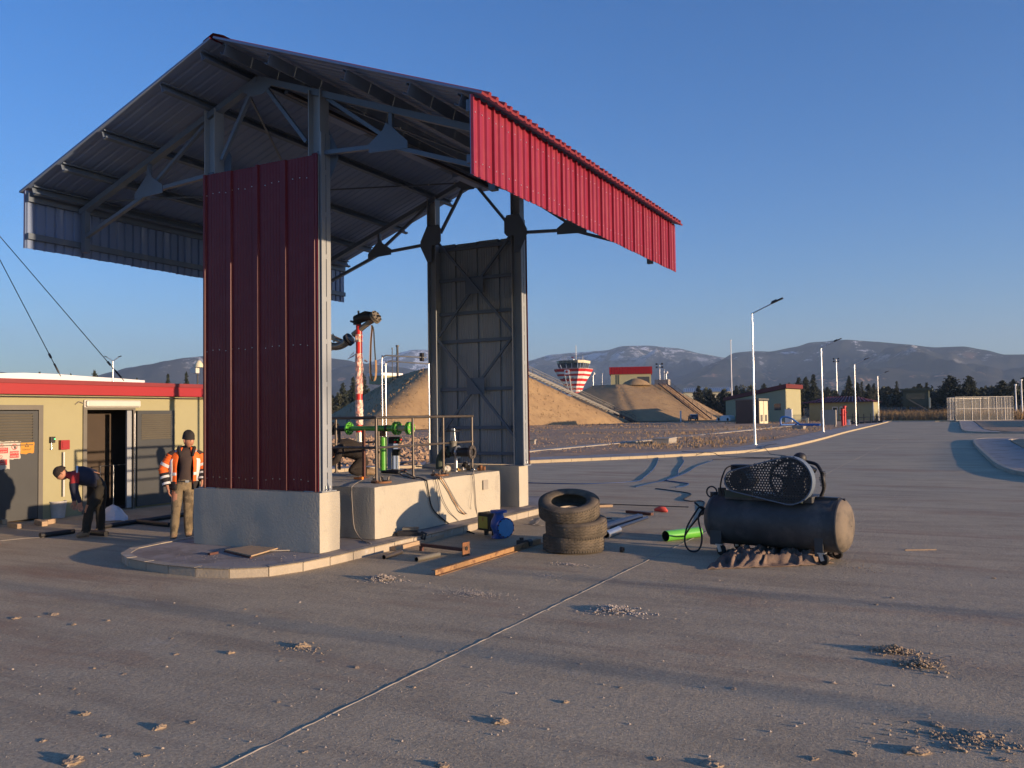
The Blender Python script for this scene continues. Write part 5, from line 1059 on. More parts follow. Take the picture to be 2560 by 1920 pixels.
# cables draped down the lit face of the block
XF = -8.10
def Fc(px, py): return at(px, py, x=XF)
def drape(label, top, P_, end, r, m):
    P2 = [G(*q, ZT+.012) for q in top]+[Vector((XF-.01, Fc(*P_[0]).y, ZT-.01))]+[Fc(*q) for q in P_]+[G(*q, .13) if False else Vector((G(*q, .02).x, G(*q, .02).y, .02)) for q in end]
    return cable('cable', label, P2, r, m)
drape('thick black cable hanging down the near half of the sunlit block face', [(1040, 1193), (1055, 1196)], [(1067, 1204), (1073, 1240), (1080, 1268), (1098, 1290)], [(1140, 1320), (1175, 1330), (1185, 1334)], .012, 'cable_black')
drape('thin grey wire, first right of the black cable on the block face', [(1078, 1190)], [(1089, 1205), (1095, 1250), (1100, 1290)], [(1125, 1312), (1160, 1326)], .006, 'cable_grey')
drape('thin brown wire curving down the middle of the block face', [(1085, 1190)], [(1094, 1200), (1106, 1245), (1125, 1280), (1150, 1305)], [(1170, 1325), (1182, 1333)], .007, 'cable_grey')
drape('doubled brown hose swinging low across the block face', [(1086, 1189)], [(1101, 1194), (1118, 1222), (1140, 1262), (1160, 1284)], [(1180, 1296), (1200, 1298)], .011, 'strap_tan')
drape('second strand of the doubled brown hose on the block face', [(1090, 1188)], [(1106, 1193), (1123, 1222), (1145, 1260), (1165, 1283)], [(1184, 1294), (1204, 1296)], .009, 'cable_grey')
drape('grey cable falling straight from the last railing post to the kerb', [(1180, 1165), (1182, 1172)], [(1184, 1180), (1187, 1220), (1190, 1265), (1196, 1300)], [(1206, 1321), (1216, 1322)], .009, 'cable_grey')
drape('very thin wire just left of the cable below the last railing post', [(1181, 1172)], [(1182, 1182), (1181, 1220), (1177, 1270)], [(1189, 1296), (1190, 1318)], .004, 'cable_grey')
# cable on the shaded end of the block
YN_ = 10.82
P_ = [G(905, 1200, ZT+.01), at(882, 1214, y=YN_), at(879, 1230, y=YN_), at(881, 1270, y=YN_), at(884, 1310, y=YN_), at(890, 1330, y=YN_)]+[G(905, 1350, .13), G(925, 1358, .13), G(929, 1366, .08), G(928, 1376, .02)]
cable('cable', 'pale grey cable hanging down the shaded near end of the pump block', P_, .008, 'cable_grey')
# ---------------------------------------------------------------- tyres
def tyre_mesh():
    b = MB(); Ro, Ri, W = .45, .265, .25; prof = [(Ri, -W*.36), (Ri+.015, -W*.44), (Ri+.06, -W*.5), (Ro-.07, -W*.52), (Ro-.02, -W*.46), (Ro, -W*.40), (Ro+.004, 0), (Ro, W*.40), (Ro-.02, W*.46), (Ro-.07, W*.52), (Ri+.06, W*.5), (Ri+.015, W*.44), (Ri, W*.36), (Ri+.02, W*.30), (Ro-.05, W*.38), (Ro-.035, 0), (Ro-.05, -W*.38), (Ri+.02, -W*.30)]
    b.lathe(prof, (0, 0, 0), (0, 0, 1), 72, 0, True, close=True)
    tb = MB(); n = 72
    for k in range(n):   # shoulder blocks and zigzag tread ribs standing proud
        for s_, z0, z1, h_ in ((1, W*.30, W*.43, .012), (-1, -W*.43, -W*.30, .012)):
            a0, a1 = 2*PI*(k+.16)/n, 2*PI*(k+.84)/n
            for_ = [(Ro-.012, z0), (Ro+h_, z0+.004), (Ro+h_-.004, z1-.004), (Ro-.02, z1)]
            vs = [(r__*math.cos(a), r__*math.sin(a), z) for a in (a0, a1) for r__, z in for_]; tb.add(vs, [(0, 1, 2, 3), (7, 6, 5, 4), (0, 4, 5, 1), (1, 5, 6, 2), (2, 6, 7, 3)])
        for z_ in (-W*.17, 0.0, W*.17):
            a0, a1 = 2*PI*k/n, 2*PI*(k+1)/n; dz = .009 if k % 2 else -.009
            vs = [(r__*math.cos(a), r__*math.sin(a), z_+d*sg+w_) for a, sg in ((a0, -1), (a1, 1)) for r__, w_ in ((Ro-.006, -.016), (Ro+.013, -.014), (Ro+.013, .014), (Ro-.006, .016)) for d in (dz,)]
            tb.add(vs, [(0, 1, 2, 3), (7, 6, 5, 4), (0, 4, 5, 1), (1, 5, 6, 2), (2, 6, 7, 3)])
    return b, tb
bt_, tt_ = tyre_mesh()
for i, (lc, rot_, lb) in enumerate((((-5.20, 11.85, .13), (0, 0, 0), 'bottom worn truck tyre of the stack of three'), ((-5.15, 11.85, .365), (0.12, .04, 0), 'middle worn truck tyre of the stack, leaning a little'), ((-5.26, 11.84, .65), (.29, .12, 0), 'top worn truck tyre of the stack, tilted with its opening showing'))):
    t = thing('truck_tyre', lb, 'tyre', lc, 0, 'stack of worn truck tyres'); t.rotation_euler = rot_
    if i == 0: body = bt_.build('tyre_body', 'rubber', t, rel=False); tread = tt_.build('tread', 'rubber', t, rel=False)
    else: same(body, t); same(tread, t)
b = MB()
# ---------------------------------------------------------------- air compressor
cp = thing('air_compressor', 'dark horizontal tank air compressor on casters with a perforated belt guard', 'air compressor', (-2.36, 12.42, 0), R(-10))
def cpp(b, name, m, parent=None, **k): return b.build(name, m, parent or cp, rel=False, **k)
TZ, TR = .50, .365
b = MB(); prof = [(.02, -1.0), (.14, -.99), (.25, -.955), (.325, -.905), (TR-.008, -.85), (TR, -.83)]+[(TR, -.83+1.73*i/8) for i in range(1, 8)]+[(TR, .90), (TR-.006, .915), (TR-.001, .93), (TR-.012, .95)]
b.lathe(prof, (0, 0, TZ), (1, 0, 0), 48); cpp(b, 'tank', 'tank_paint')
b = MB(); b.lathe([(TR-.012, .95), (TR-.03, .975), (.29, 1.01), (.2, 1.04), (.10, 1.052), (.01, 1.056)], (0, 0, TZ), (1, 0, 0), 48); cpp(b, 'tank_end', 'tank_dust')
b = MB(); b.lathe([(TR+.003, .885), (TR+.006, .9), (TR+.003, .915)], (0, 0, TZ), (1, 0, 0), 48); b.lathe([(TR+.003, -.845), (TR+.006, -.83), (TR+.003, -.815)], (0, 0, TZ), (1, 0, 0), 48); cpp(b, 'weld_seam', 'tank_paint')
# guard
g0, g1 = Vector((-.42, 0, 1.075)), Vector((.34, 0, 1.105)); r0, r1 = .155, .325; GY = -.36; GD = .13
def gin(x, z, m_=0):
    p = Vector((x, 0, z)); d = (g1-g0); L_ = d.length; u = d/L_; n_ = Vector((-u.z, 0, u.x)); a = (p-g0).dot(u); h = abs((p-g0).dot(n_)); sn = (r1-r0)/L_; cs = math.sqrt(1-sn*sn)
    # convex hull of two circles
    if a*cs+h*sn*0-0 < -sn*h+0 and True: pass
    t = a-h*sn/cs if False else a
    k = (a + h*sn/cs*0)
    # distance function of a tapered capsule
    m2 = Vector((a, 0, h)); 
    if m2.x*cs < -m2.z*sn*1.0+0: return m2.length < r0-m_
    if (m2.x-L_)*cs > -m2.z*sn*1.0: return math.hypot(m2.x-L_, m2.z) < r1-m_
    return (m2.z*cs - m2.x*sn) < r0-m_
b = MB(); hs = .040; rows = 40
for j in range(-22, 24):
    for i in range(-34, 36):
        x = i*hs*1.0+(hs/2 if j % 2 else 0); z = 1.10+j*hs*.866
        if not gin(x, z, .004): continue
        O = [(x+hs*.5774*math.sin(k*PI/3), GY, z+hs*.5774*math.cos(k*PI/3)) for k in range(6)]; hr = hs*.30
        if gin(x, z, .016): I = [(x+hr*math.sin(k*PI/3), GY, z+hr*math.cos(k*PI/3)) for k in range(6)]; b.add(O+I, [(k, (k+1) % 6, 6+(k+1) % 6, 6+k) for k in range(6)])
        else: b.add(O, [(0, 1, 2, 3, 4, 5)])
o_ = cpp(b, 'belt_guard', 'guard_black'); md = o_.modifiers.new('solid', 'SOLIDIFY'); md.thickness = .002
# rim of the guard
d = (g1-g0); L_ = d.length; u = d/L_; n_ = Vector((-u.z, 0, u.x)); sn = (r1-r0)/L_; th = math.acos(-sn) if False else math.asin(sn)
out = []
for k in range(33): a = PI/2+th+(PI*2-2*(PI/2+th))*k/32; out.append(g0+u*(r0*math.cos(a))+n_*(r0*math.sin(a)))
for k in range(49): a = -(PI/2+th)+2*(PI/2+th)*k/48; out.append(g1+u*(r1*math.cos(a))+n_*(r1*math.sin(a)))
n = len(out); b = MB(); vs = [(p.x, GY-.004, p.z) for p in out]+[(p.x, GY+GD, p.z) for p in out]; b.add(vs, [(k, (k+1) % n, n+(k+1) % n, n+k) for k in range(n)])
cen = [g0 if k < 33 else g1 for k in range(n)]; vs = [(p.x, GY-.004, p.z) for p in out]+[(p.x+(c.x-p.x)*.012/max((c-p).length, .01), GY-.004, p.z+(c.z-p.z)*.012/max((c-p).length, .01)) for p, c in zip(out, cen)]; b.add(vs, [(k, (k+1) % n, n+(k+1) % n, n+k) for k in range(n)])
o_ = cpp(b, 'guard_rim', 'grey_paint'); md = o_.modifiers.new('solid', 'SOLIDIFY'); md.thickness = .004
# flywheel, pulley, belt
b = MB(); P_ = [g1+Vector((.27*math.cos(k*PI/20), 0, .27*math.sin(k*PI/20))) for k in range(41)]; b.tube([(p.x, GY+.07, p.z) for p in P_], .022, 8, caps=False)
for k in range(5): a = k*2*PI/5+.3; b.tube([(g1.x, GY+.07, g1.z), (g1.x+.26*math.cos(a), GY+.07, g1.z+.26*math.sin(a))], [.03, .018], 6)
b.disc((g1.x, GY+.07, g1.z), (0, 1, 0), .06, .08, 14); cpp(b, 'flywheel', 'engine_black')
b = MB(); b.disc((g0.x, GY+.07, g0.z), (0, 1, 0), .06, .05, 16); cpp(b, 'motor_pulley', 'engine_black')
b = MB(); b.bar((g0.x, GY+.07, g0.z+.06), (g1.x, GY+.07, g1.z+.28), .03, .012); b.bar((g0.x, GY+.07, g0.z-.06), (g1.x, GY+.07, g1.z-.28), .03, .012); cpp(b, 'drive_belt', 'rubber_dark')
b = MB(); b.tube([(g0.x, GY+.14, g0.z), (g0.x, .18, g0.z)], .14, 18); b.box((g0.x-.04, -.02, g0.z+.17), (.24, .2, .08)); cpp(b, 'motor', 'engine_black')
b = MB(); b.box((g1.x, 0, .98), (.3, .34, .3)); 
for k, (dx, tilt) in enumerate(((-.06, -.35), (.12, .45))):
    c = Vector((g1.x+dx, .0, 1.15)); dr = Vector((tilt, 0, 1)).normalized()
    for i in range(9): b.disc(c+dr*(.022*i-.1), dr, .095 if i % 2 else .078, .013, 14)
    b.disc(c+dr*.12, dr, .1, .05, 14)
cpp(b, 'pump_head', 'engine_black')
b = MB(); b.tube(smoothpath([(g1.x+.1, .1, 1.34), (g1.x+.25, .05, 1.31), (g1.x+.33, .0, 1.22), (g1.x+.37, -.05, 1.12), (g1.x+.36, 0, .98), (g1.x+.3, 0, .84)], 5), .024, 8)
for i in range(10): b.disc((g1.x+.355+.01*math.sin(i), -.02, 1.22-.022*i), (0.2, 0, 1), .04, .008, 10)
cpp(b, 'cooling_pipe', 'engine_black'); b = MB(); b.lathe([(.07, 0), (.085, .03), (.085, .09), (.05, .12), (.01, .13)], (g1.x+.03, .05, 1.34), n=16); cpp(b, 'air_filter', 'engine_black')
b = MB(); b.bb((-.62, -.26, TZ+TR-.06), (.62, .26, TZ+TR+.02)); cpp(b, 'mounting_plate', 'tank_paint'); b = MB(); b.bb((-.6, -.3, .84), (-.2, -.22, .93)); b.bb((.05, -.3, .80), (.5, -.22, .86)); cpp(b, 'motor_bracket', 'watch_green')
b = MB(); b.tube(smoothpath([(-.68, -.2, .86), (-.7, -.22, .95), (-.66, -.25, 1.1), (-.6, -.22, 1.24), (-.52, -.15, 1.27), (-.45, -.1, 1.24)], 6), .011, 6); cpp(b, 'motor_cable', 'cable_black')
b = MB(); b.box((-.72, -.12, .88), (.09, .08, .14)); b.tube([(-.86, -.1, .80), (-.86, -.1, .88)], .05, 12); b.tube([(-.93+.08*math.cos(k*PI/8)+.05, -.12, .88+.08*math.sin(k*PI/8)) for k in range(17)], .012, 6); cpp(b, 'pressure_switch', 'black_plastic')
b = MB(); b.bb((.62, -.12, .83), (.92, .0, .88)); b.tube([(.92, 0, .84), (.98, 0, .85)], .02, 6); cpp(b, 'tank_fitting', 'dark_steel')
for sx, x_ in ((-1, -.74), (1, .72)):
    for sy in (-1, 1):
        b = MB(); 
        if sx > 0: b.box((x_, sy*.325, .26), (.11, .02, .30))
        else: b.box((x_, sy*.325, .28), (.17, .02, .26))
        b.box((x_, sy*.27, .16), (.14, .12, .015)); cpp(b, 'bracket', 'door_grey')
        cx, cy = x_+(.03 if sx > 0 else .05), sy*.30
        b = MB(); b.bb((cx-.05, cy-.05, .15), (cx+.05, cy+.05, .165)); b.bar((cx-.01, cy-.04, .15), (cx+.02, cy-.04, .06), .01, .05); b.bar((cx-.01, cy+.04, .15), (cx+.02, cy+.04, .06), .01, .05); fk = cpp(b, 'caster', 'galvanised')
        b = MB(); b.lathe([(.02, -.02), (.055, -.022), (.078, -.018), (.082, 0), (.078, .018), (.055, .022), (.02, .02)], (cx+.02, cy, .082), (math.sin(.4), math.cos(.4), 0), 20); b.build('wheel', 'rubber_dark', fk, rel=False)
b = MB(); b.tube([(-.97, 0, .55), (-1.03, -.05, .58), (-1.1, 0, .54)], .03, 8); b.tube([(-1.03, -.05, .58), (-1.14, -.16, .72)], .014, 6); cpp(b, 'drain_valve', 'dark_steel')
cable('hose_coil', 'thick black cable hanging in a loop off the left end of the compressor tank', [Vector((-3.36, 12.5, .62)), Vector((-3.42, 12.42, .66)), Vector((-3.50, 12.4, .55)), Vector((-3.60, 12.35, .36)), Vector((-3.63, 12.33, .15)), Vector((-3.55, 12.3, .03)), Vector((-3.42, 12.3, .05)), Vector((-3.38, 12.35, .22)), Vector((-3.44, 12.4, .5)), Vector((-3.38, 12.5, .64))], .013, 'cable_black')
cb_ = MB()
for k in range(4):
    P_ = [Vector((-1.95+(.42-.03*k)*math.cos(a), 12.72+(.14-.012*k)*math.sin(a), .018+.02*k+.006*math.sin(3*a+k))) for a in [i*PI/14 for i in range(29)]]; cb_.tube(P_, .012, 6, caps=False)
tag(cb_.build('coiled_hose', 'cable_black'), 'flat coil of black hose on the ground under the compressor', 'hose')
# burlap sheet on the ground before the casters
b = MB(); n1, n2 = 90, 34; o_ = []
P00, P10, P01, P11 = G(1768, 1425), G(2078, 1412), G(1815, 1378), G(2075, 1388)
for i in range(n1+1):
    for j in range(n2+1):
        u, v = i/n1, j/n2; p = P00.lerp(P10, u).lerp(P01.lerp(P11, u), v)
        q = Vector((u*5, v*2.2, 0)); ed = min(u, 1-u, v, 1-v)*6; ed = min(1, ed)
        f1 = abs(noise.noise(q*1.3+Vector((3, 1, 0)))); f2 = 1-abs(noise.noise(q*2.1))*2.6
        p.x += .09*noise.noise(q*1.1+Vector((9, 2, 0))); p.y += .16*noise.noise(Vector((u*4.5, 7, v)))*(1.2 if v < .5 else .5)
        z = .012+ed*(.16*max(0, f2)*(.4+.6*math.sin(PI*v))+.05*f1)+.02*max(0, noise.noise(q*6))*ed + (.02*max(0, noise.noise(q*3)) )
        o_.append((p.x, p.y, z))
b.add(o_, [(i*(n2+1)+j, (i+1)*(n2+1)+j, (i+1)*(n2+1)+j+1, i*(n2+1)+j+1) for i in range(n1) for j in range(n2)], 0, True)
o_ = b.build('burlap_sheet', 'burlap'); tag(o_, 'crumpled brown burlap cloth lying in front of the compressor casters', 'cloth'); md = o_.modifiers.new('solid', 'SOLIDIFY'); md.thickness = .006
# ---------------------------------------------------------------- things lying on the apron
r7 = lambda x, y: (900+x*.36166, 1150+y*.36166)
r8 = lambda x, y: (1600+x*.2893, 1080+y*.2893)
bv = thing('blue_valve', 'blue cast-iron valve body with a lighter round flange standing on the ground', 'valve', (-6.86, 12.55, 0), R(-25))
def bvp(b, name, m, **k): return b.build(name, m, bv, rel=False, **k)
b = MB(); b.lathe([(.12, .0), (.13, .03), (.09, .04), (.10, .1), (.14, .2), (.13, .28), (.085, .36), (.075, .42)], n=24); bvp(b, 'body', 'blue_cast')
b = MB(); b.disc((0, 0, .44), (0, 0, 1), .14, .035, 24); bvp(b, 'top_flange', 'blue_cast')
b = MB(); b.tube([(0, 0, .18), (.2, -.02, .19)], [.12, .10], 20); bvp(b, 'neck', 'blue_cast'); b = MB(); b.disc((.20, -.02, .19), (1, -.1, 0), .165, .035, 28); bvp(b, 'side_flange', 'blue_cast'); b = MB(); b.disc((.225, -.022, .19), (1, -.1, 0), .145, .01, 28); bvp(b, 'flange_face', 'blue_light')
b = MB(); ringbolts(b, (.222, -.022, .19), (1, -.1, 0), .15, 12, .012, .03); tag(bvp(b, 'bolts', 'dark_steel'), kind='stuff')
# gearbox/actuator beside it
q = Vector((-7.15, 12.75, 0)); ac = thing('actuator_box', 'black actuator box with a yellow plate beside the blue valve', 'actuator', q, R(-20)); b = MB(); b.bb((-.17, -.12, .09), (.15, .14, .39)); b.build('housing', 'black_plastic', ac, rel=False, bevel=.015)
b = MB(); b.bb((-.14, -.124, .13), (.09, -.121, .33)); b.build('label_plate', 'yellow_label', ac, rel=False); b = MB(); b.bb((-.03, -.127, .25), (-.015, -.1245, .31)); b.build('pointer', 'tail_red', ac, rel=False); b = MB(); b.tube([(-.08, 0, 0), (-.08, 0, .09)], .04, 10); b.tube([(.1, 0, 0), (.1, 0, .09)], .03, 10); b.build('foot', 'black_plastic', ac, rel=False)
# long angle steel
p, q = G(*r7(520, 800)), G(*r7(1250, 575)); d = (q-p).normalized(); s_ = Vector((d.y, -d.x, 0)); b = MB(); b.bar(p+Vector((0, 0, .035)), q+Vector((0, 0, .035)), .006, .07); b.bar(p+s_*.03+Vector((0, 0, .004)), q+s_*.03+Vector((0, 0, .004)), .06, .006); b.bar(p-s_*.03+Vector((0, 0, .066)), q-s_*.03+Vector((0, 0, .066)), .06, .006)
tag(b.build('steel_beam', 'rust_tan'), 'long rusty tan steel beam lying on the ground left of the tyres', 'steel beam')
def plank(px0, py0, px1, py1, w_, h, label, z=0.0, m='wood', name='wood_plank', cat='plank'):
    p, q = G(px0, py0), G(px1, py1); b = MB(); b.bar(p+Vector((0, 0, z+h/2+.001)), q+Vector((0, 0, z+h/2+.001)), w_, h); return tag(b.build(name, m), label, cat)
a_, c_ = r7(225, 628), r7(695, 500); plank(*a_, *c_, .11, .06, 'long wooden plank lying along the island kerb under the grinder')
a_, c_ = r7(340, 525), r7(415, 515); 
tb = thing('t_bar', 'dark rusty bar with a square orange-rust end plate on the ground', 'steel bar', G(*r7(600, 650))); p, q = G(*r7(425, 627)), G(*r7(722, 662)); b = MB(); b.bar(p+Vector((0, 0, .09)), q+Vector((0, 0, .085)), .045, .045); b.build('bar', 'dark_rust', tb); d = (q-p).normalized(); s_ = Vector((-d.y, d.x, 0)); b = MB(); b.box(q+d*.03+Vector((0, 0, .10)), (.012, .16, .20), 0, Matrix.Rotation(math.atan2(d.y, d.x), 3, 'Z')); b.build('end_plate', 'rust', tb); b = MB(); b.disc(q+d*.04+Vector((0, 0, .11)), d, .03, .012, 12); b.build('hole', 'rubber_dark', tb)
b = MB(); b.bar(p+Vector((0, 0, .0)), p+Vector((0, 0, .07)), .05, .05); b.build('foot', 'dark_rust', tb)
for (a_, c_, rr, ri, m, lb) in (((165, 688), (285, 648), .033, .027, 'rail_steel', 'short dark open pipe offcut, left of the two near the gravel'), ((390, 705), (545, 668), .036, .029, 'frame_grey', 'short grey open pipe offcut below the rusty bar'), ((2112, 536), (2330, 500), 0, 0, '', '')):
    if not rr: continue
    p, q = G(*r7(*a_)), G(*r7(*c_)); b = MB(); b.pipe(p+Vector((0, 0, rr)), q+Vector((0, 0, rr)), rr, ri, 16, 0, 1); tag(b.build('pipe_offcut', [m, 'rubber_dark']), lb, 'pipe')
p, q = G(*r8(222, 946)), G(*r8(512, 908)); b = MB(); b.pipe(p+Vector((0, 0, .085)), q+Vector((0, 0, .085)), .085, .079, 24, 0, 1); tag(b.build('green_pipe', ['green_paint', 'rubber_dark']), 'bright green pipe length lying on the ground left of the compressor', 'pipe')
for a_, c_, rr, m, lb in (((1655, 495), (1925, 410), .055, 'pipe_navy', 'thick dark navy pipe, nearest of the bundle right of the tyres'), ((1650, 470), (1945, 405), .045, 'pipe_navy', 'second dark navy pipe at the back of the bundle'), ((1775, 480), (1985, 408), .028, 'pipe_navy', 'thin dark pipe along the right side of the bundle'), ((1660, 450), (1845, 402), .012, 'rust_tan', 'thin orange rusty rod at the back of the pipe bundle'), ((1655, 412), (1740, 406), .010, 'dark_steel', 'short black rod behind the pipe bundle')):
    p, q = G(*r7(*a_)), G(*r7(*c_)); b = MB(); b.tube([p+Vector((0, 0, rr)), q+Vector((0, 0, rr))], rr, 14); tag(b.build('pipe', m), lb, 'pipe')
p, q = G(*r7(1702, 545)), G(*r7(1788, 508)); b = MB(); b.pipe(p+Vector((0, 0, .062)), q+Vector((0, 0, .062)), .062, .05, 20, 0, 1); tag(b.build('white_pipe', ['galvanised', 'rubber_dark']), 'short shiny pale pipe with a dark opening beside the tyres', 'pipe')
# grinder/hammer by the kerb
q = G(*r7(330, 575)); hm = thing('demolition_hammer', 'dark green hammer drill lying on the plank by the kerb', 'power tool', q, R(28))
b = MB(); b.box((0, 0, .13), (.34, .13, .14)); b.tube([(-.17, 0, .12), (-.3, 0, .12)], .05, 12); b.box((.2, 0, .12), (.1, .1, .1)); b.build('body', 'black_plastic', hm, rel=False, bevel=.02); b = MB(); b.tube([(-.3, 0, .12), (-.52, 0, .11)], .022, 8); b.build('bit', 'silver', hm, rel=False); b = MB(); b.tube([(.22, -.02, .18), (.3, -.02, .15), (.27, -.02, .06), (.18, 0, .05)], .02, 8); b.build('handle', 'black_plastic', hm, rel=False); b = MB(); b.box((.05, 0, .235), (.26, .12, .035)); b.build('battery_pack', 'frame_grey', hm, rel=False)
q = G(*r7(1137, 595)); t = thing('steel_block', 'small black two-part clamp block behind the end of the steel beam', 'clamp', q); b = MB(); b.bb((q.x-.12, q.y-.05, 0), (q.x+.12, q.y+.05, .09)); b.tube([(q.x-.05, q.y, .09), (q.x-.05, q.y, .13)], .035, 10); b.tube([(q.x+.07, q.y-.06, .06), (q.x+.07, q.y+.06, .06)], .05, 12); b.build('body', 'black_plastic', t, bevel=.01)
q = G(*r7(1810, 637)); b = MB(); b.pipe(q+Vector((-.02, 0, .04)), q+Vector((.03, 0, .04)), .04, .028, 14); tag(b.build('coupling', 'black_plastic'), 'tiny black pipe coupling lying alone right of the tyres', 'pipe coupling')
p, q = G(*r7(1845, 366)), G(*r7(2020, 384)); b = MB(); b.bar(p+Vector((0, 0, .03)), q+Vector((0, 0, .03)), .08, .05); tag(b.build('steel_channel', 'dark_rust'), 'short dark red steel channel lying behind the pipes', 'steel bar')
q = G(*r7(2080, 360)); b = MB(); b.tube([q+Vector((-.14, 0, .04)), q+Vector((-.04, .02, .06)), q+Vector((.08, 0, .05)), q+Vector((.14, 0, .02))], [.03, .055, .06, .02], 10); tag(b.build('glove', 'red_glove'), 'red and grey work glove dropped on the apron', 'glove')
p, q = G(*r7(1610, 330)), G(*r7(1745, 325)); b = MB(); b.bar(p+Vector((0, 0, .03)), q+Vector((0, 0, .03)), .06, .05); tag(b.build('wood_offcut', 'wood'), 'short pale wood offcut behind the tyres with a wire round it', 'wood offcut')
plank(*r7(1155, 300), *r7(1262, 272), .10, .07, 'brown timber offcut against the far plinth', m='rust')
plank(*r7(1060, 385), *r7(1250, 330), .18, .04, 'pale board lying in the sun by the kerb behind the blue valve', m='wood')
plank(2262, 1376, 2340, 1375, .03, .012, 'thin wooden sliver lying on the apron at the far right')
p = G(640, 1375, .118); bd = thing('plywood_sheet', 'small plywood sheet lying on the island paving below the near plinth', 'plywood', (p.x, p.y, .12)); P_ = [G(563, 1380, .118), G(628, 1396, .118), G(702, 1374, .118), G(640, 1368, .118)]; b = MB(); b.prism([(v.x, v.y) for v in P_], .14, .158); b.build('board', 'wood', bd); b = MB(); b.bar(P_[0]+Vector((0, 0, .012)), P_[1]+Vector((0, 0, .012)), .035, .024); b.build('batten', 'dark_rust', bd)
b = MB(); p, q = G(522, 1388, .12), G(543, 1384, .12); b.bar(p+Vector((0, 0, .015)), q+Vector((0, 0, .015)), .05, .03); tag(b.build('brick_chip', 'dark_rust'), 'small red brick chip left of the plywood sheet', 'brick chip')
b = MB(); p, q = G(668, 1382, .12), G(740, 1377, .12); b.bar(p+Vector((0, 0, .03)), q+Vector((0, 0, .012)), .03, .012); tag(b.build('white_batten', 'conc_light'), 'thin white batten resting on the edge of the plywood sheet', 'batten')
# cables and hoses across the apron
cz = .012
cable('apron_cable', 'black cable leading from the compressor back in an S over the apron', [Vector((-3.38, 12.6, .62)), Vector((-3.7, 12.9, .3)), Vector((-4.1, 14, cz))]+[G(*r8(*q), cz) for q in ((560, 615), (430, 597), (378, 580), (440, 540), (380, 520), (172, 492), (130, 490))], .014, 'cable_black')
cable('apron_hose', 'dark blue hose snaking from the kerb to a loop on the apron', [G(*r8(*q), cz) for q in ((330, 130), (362, 180), (365, 230), (378, 255), (330, 330), (325, 372), (230, 415), (330, 432), (410, 445), (415, 455), (370, 470), (310, 478))], .016, 'cable_blue')
cable('apron_hose', 'dark blue hose running in a wide arc from the kerb to the left', [G(*r8(*q), cz) for q in ((150, 195), (155, 245), (115, 320), (40, 385), (-40, 425))]+[G(1480, 1209, cz), G(1400, 1209, cz), G(1318, 1207, cz)], .016, 'cable_blue')
cable('apron_cable', 'thin dark line crossing the apron towards the lamp', [G(*r8(*q), cz) for q in ((-40, 475), (100, 440), (235, 412), (400, 350), (500, 290), (630, 247))], .014, 'cable_blue')
cable('apron_cable', 'black cable laid along the kerb towards the compressor', [G(*r8(*q), cz) for q in ((625, 240), (720, 238), (900, 228), (1050, 228), (1240, 226))], .016, 'cable_black')
cable('apron_cable', 'black cable coming over the kerb past the first street lamp', [G(*r8(*q), z) for q, z in (((360, 170), .15), ((560, 175), .15), ((640, 182), .14), ((700, 208), cz), ((900, 218), cz), ((1240, 224), cz))], .014, 'cable_black')
cable('apron_cable', 'dark cable bending over the kerb at the foot of the nearest lamp', [G(*r8(*q), z) for q, z in (((1180, 100), .15), ((1085, 120), .15), ((1075, 135), .15), ((1105, 165), .1), ((1130, 190), cz), ((1250, 205), cz), ((1275, 220), cz))], .014, 'cable_black')
cable('apron_cable', 'thin black cable lying straight across the apron beyond the tyres', [G(*r7(1440, 295), cz), G(*r7(1600, 303), cz), G(*r7(1800, 308), cz), G(*r8(0, 633), cz), G(*r8(200, 640), cz), G(*r8(420, 648), cz)], .010, 'cable_black')
cable('thin_wire', 'thin curled wire on the ground between the blue valve and the tyres', [G(*r7(*q), .01) for q in ((1160, 440), (1210, 445), (1250, 400), (1215, 430), (1230, 450), (1270, 450))], .006, 'cable_grey')
cable('thin_wire', 'short black wire lying on the apron above the rusty bar', [G(*r7(*q), .01) for q in ((565, 597), (610, 600), (660, 608))], .007, 'cable_black')
cable('thin_wire', 'long thin dark wire on the footpath beside the building pipes', [G(0, 1352, .01), G(60, 1346, .01), G(110, 1343, .01)], .006, 'cable_grey')
# pipes and rubbish before the station
for a_, c_, rr, lb in (((246, 1324), (470, 1290), .045, 'long black pipe lying between the two workers'), ((338, 1309), (424, 1318), .045, 'short black pipe branching off beside the standing worker'), ((100, 1345), (185, 1334), .045, 'black pipe end left of the bending worker'), ((214, 1337), (266, 1341), .05, 'short black pipe under the bending worker feet')):
    p, q = G(*a_), G(*c_); b = MB(); b.tube([p+Vector((0, 0, rr)), q+Vector((0, 0, rr))], rr, 12); tag(b.build('black_pipe', 'black_plastic'), lb, 'pipe')
for a_, c_, w_, lb in (((25, 1318), (50, 1322), .10, 'pale wood chunk at the left by the station'), ((92, 1310), (112, 1316), .10, 'left wood chunk of two before the bucket'), ((115, 1312), (136, 1308), .09, 'right wood chunk of two before the bucket'), ((0, 1309), (12, 1312), .09, 'wood chunk at the left photo edge')):
    p, q = G(*a_), G(*c_); b = MB(); b.bar(p+Vector((0, 0, .05)), q+Vector((0, 0, .05)), w_, .09); tag(b.build('wood_chunk', 'wood'), lb, 'wood chunk')
q = G(145, 1294); bk = thing('bucket', 'dirty white plastic bucket standing against the green wall', 'bucket', q); b = MB(); b.lathe([(.13, 0), (.165, .32), (.175, .33), (.175, .35), (.160, .35), (.125, .02), (0.001, .02)], (q.x, q.y, 0), n=24); b.build('pail', 'bucket', bk); b = MB(); b.tube([(q.x+.17*math.cos(k*PI/10), q.y-.02, .30-.12*math.sin(k*PI/10)) for k in range(11)], .005, 5); b.build('handle', 'galvanised', bk)
q = G(268, 1302); b = MB(); n1, n2 = 16, 10; vs = []
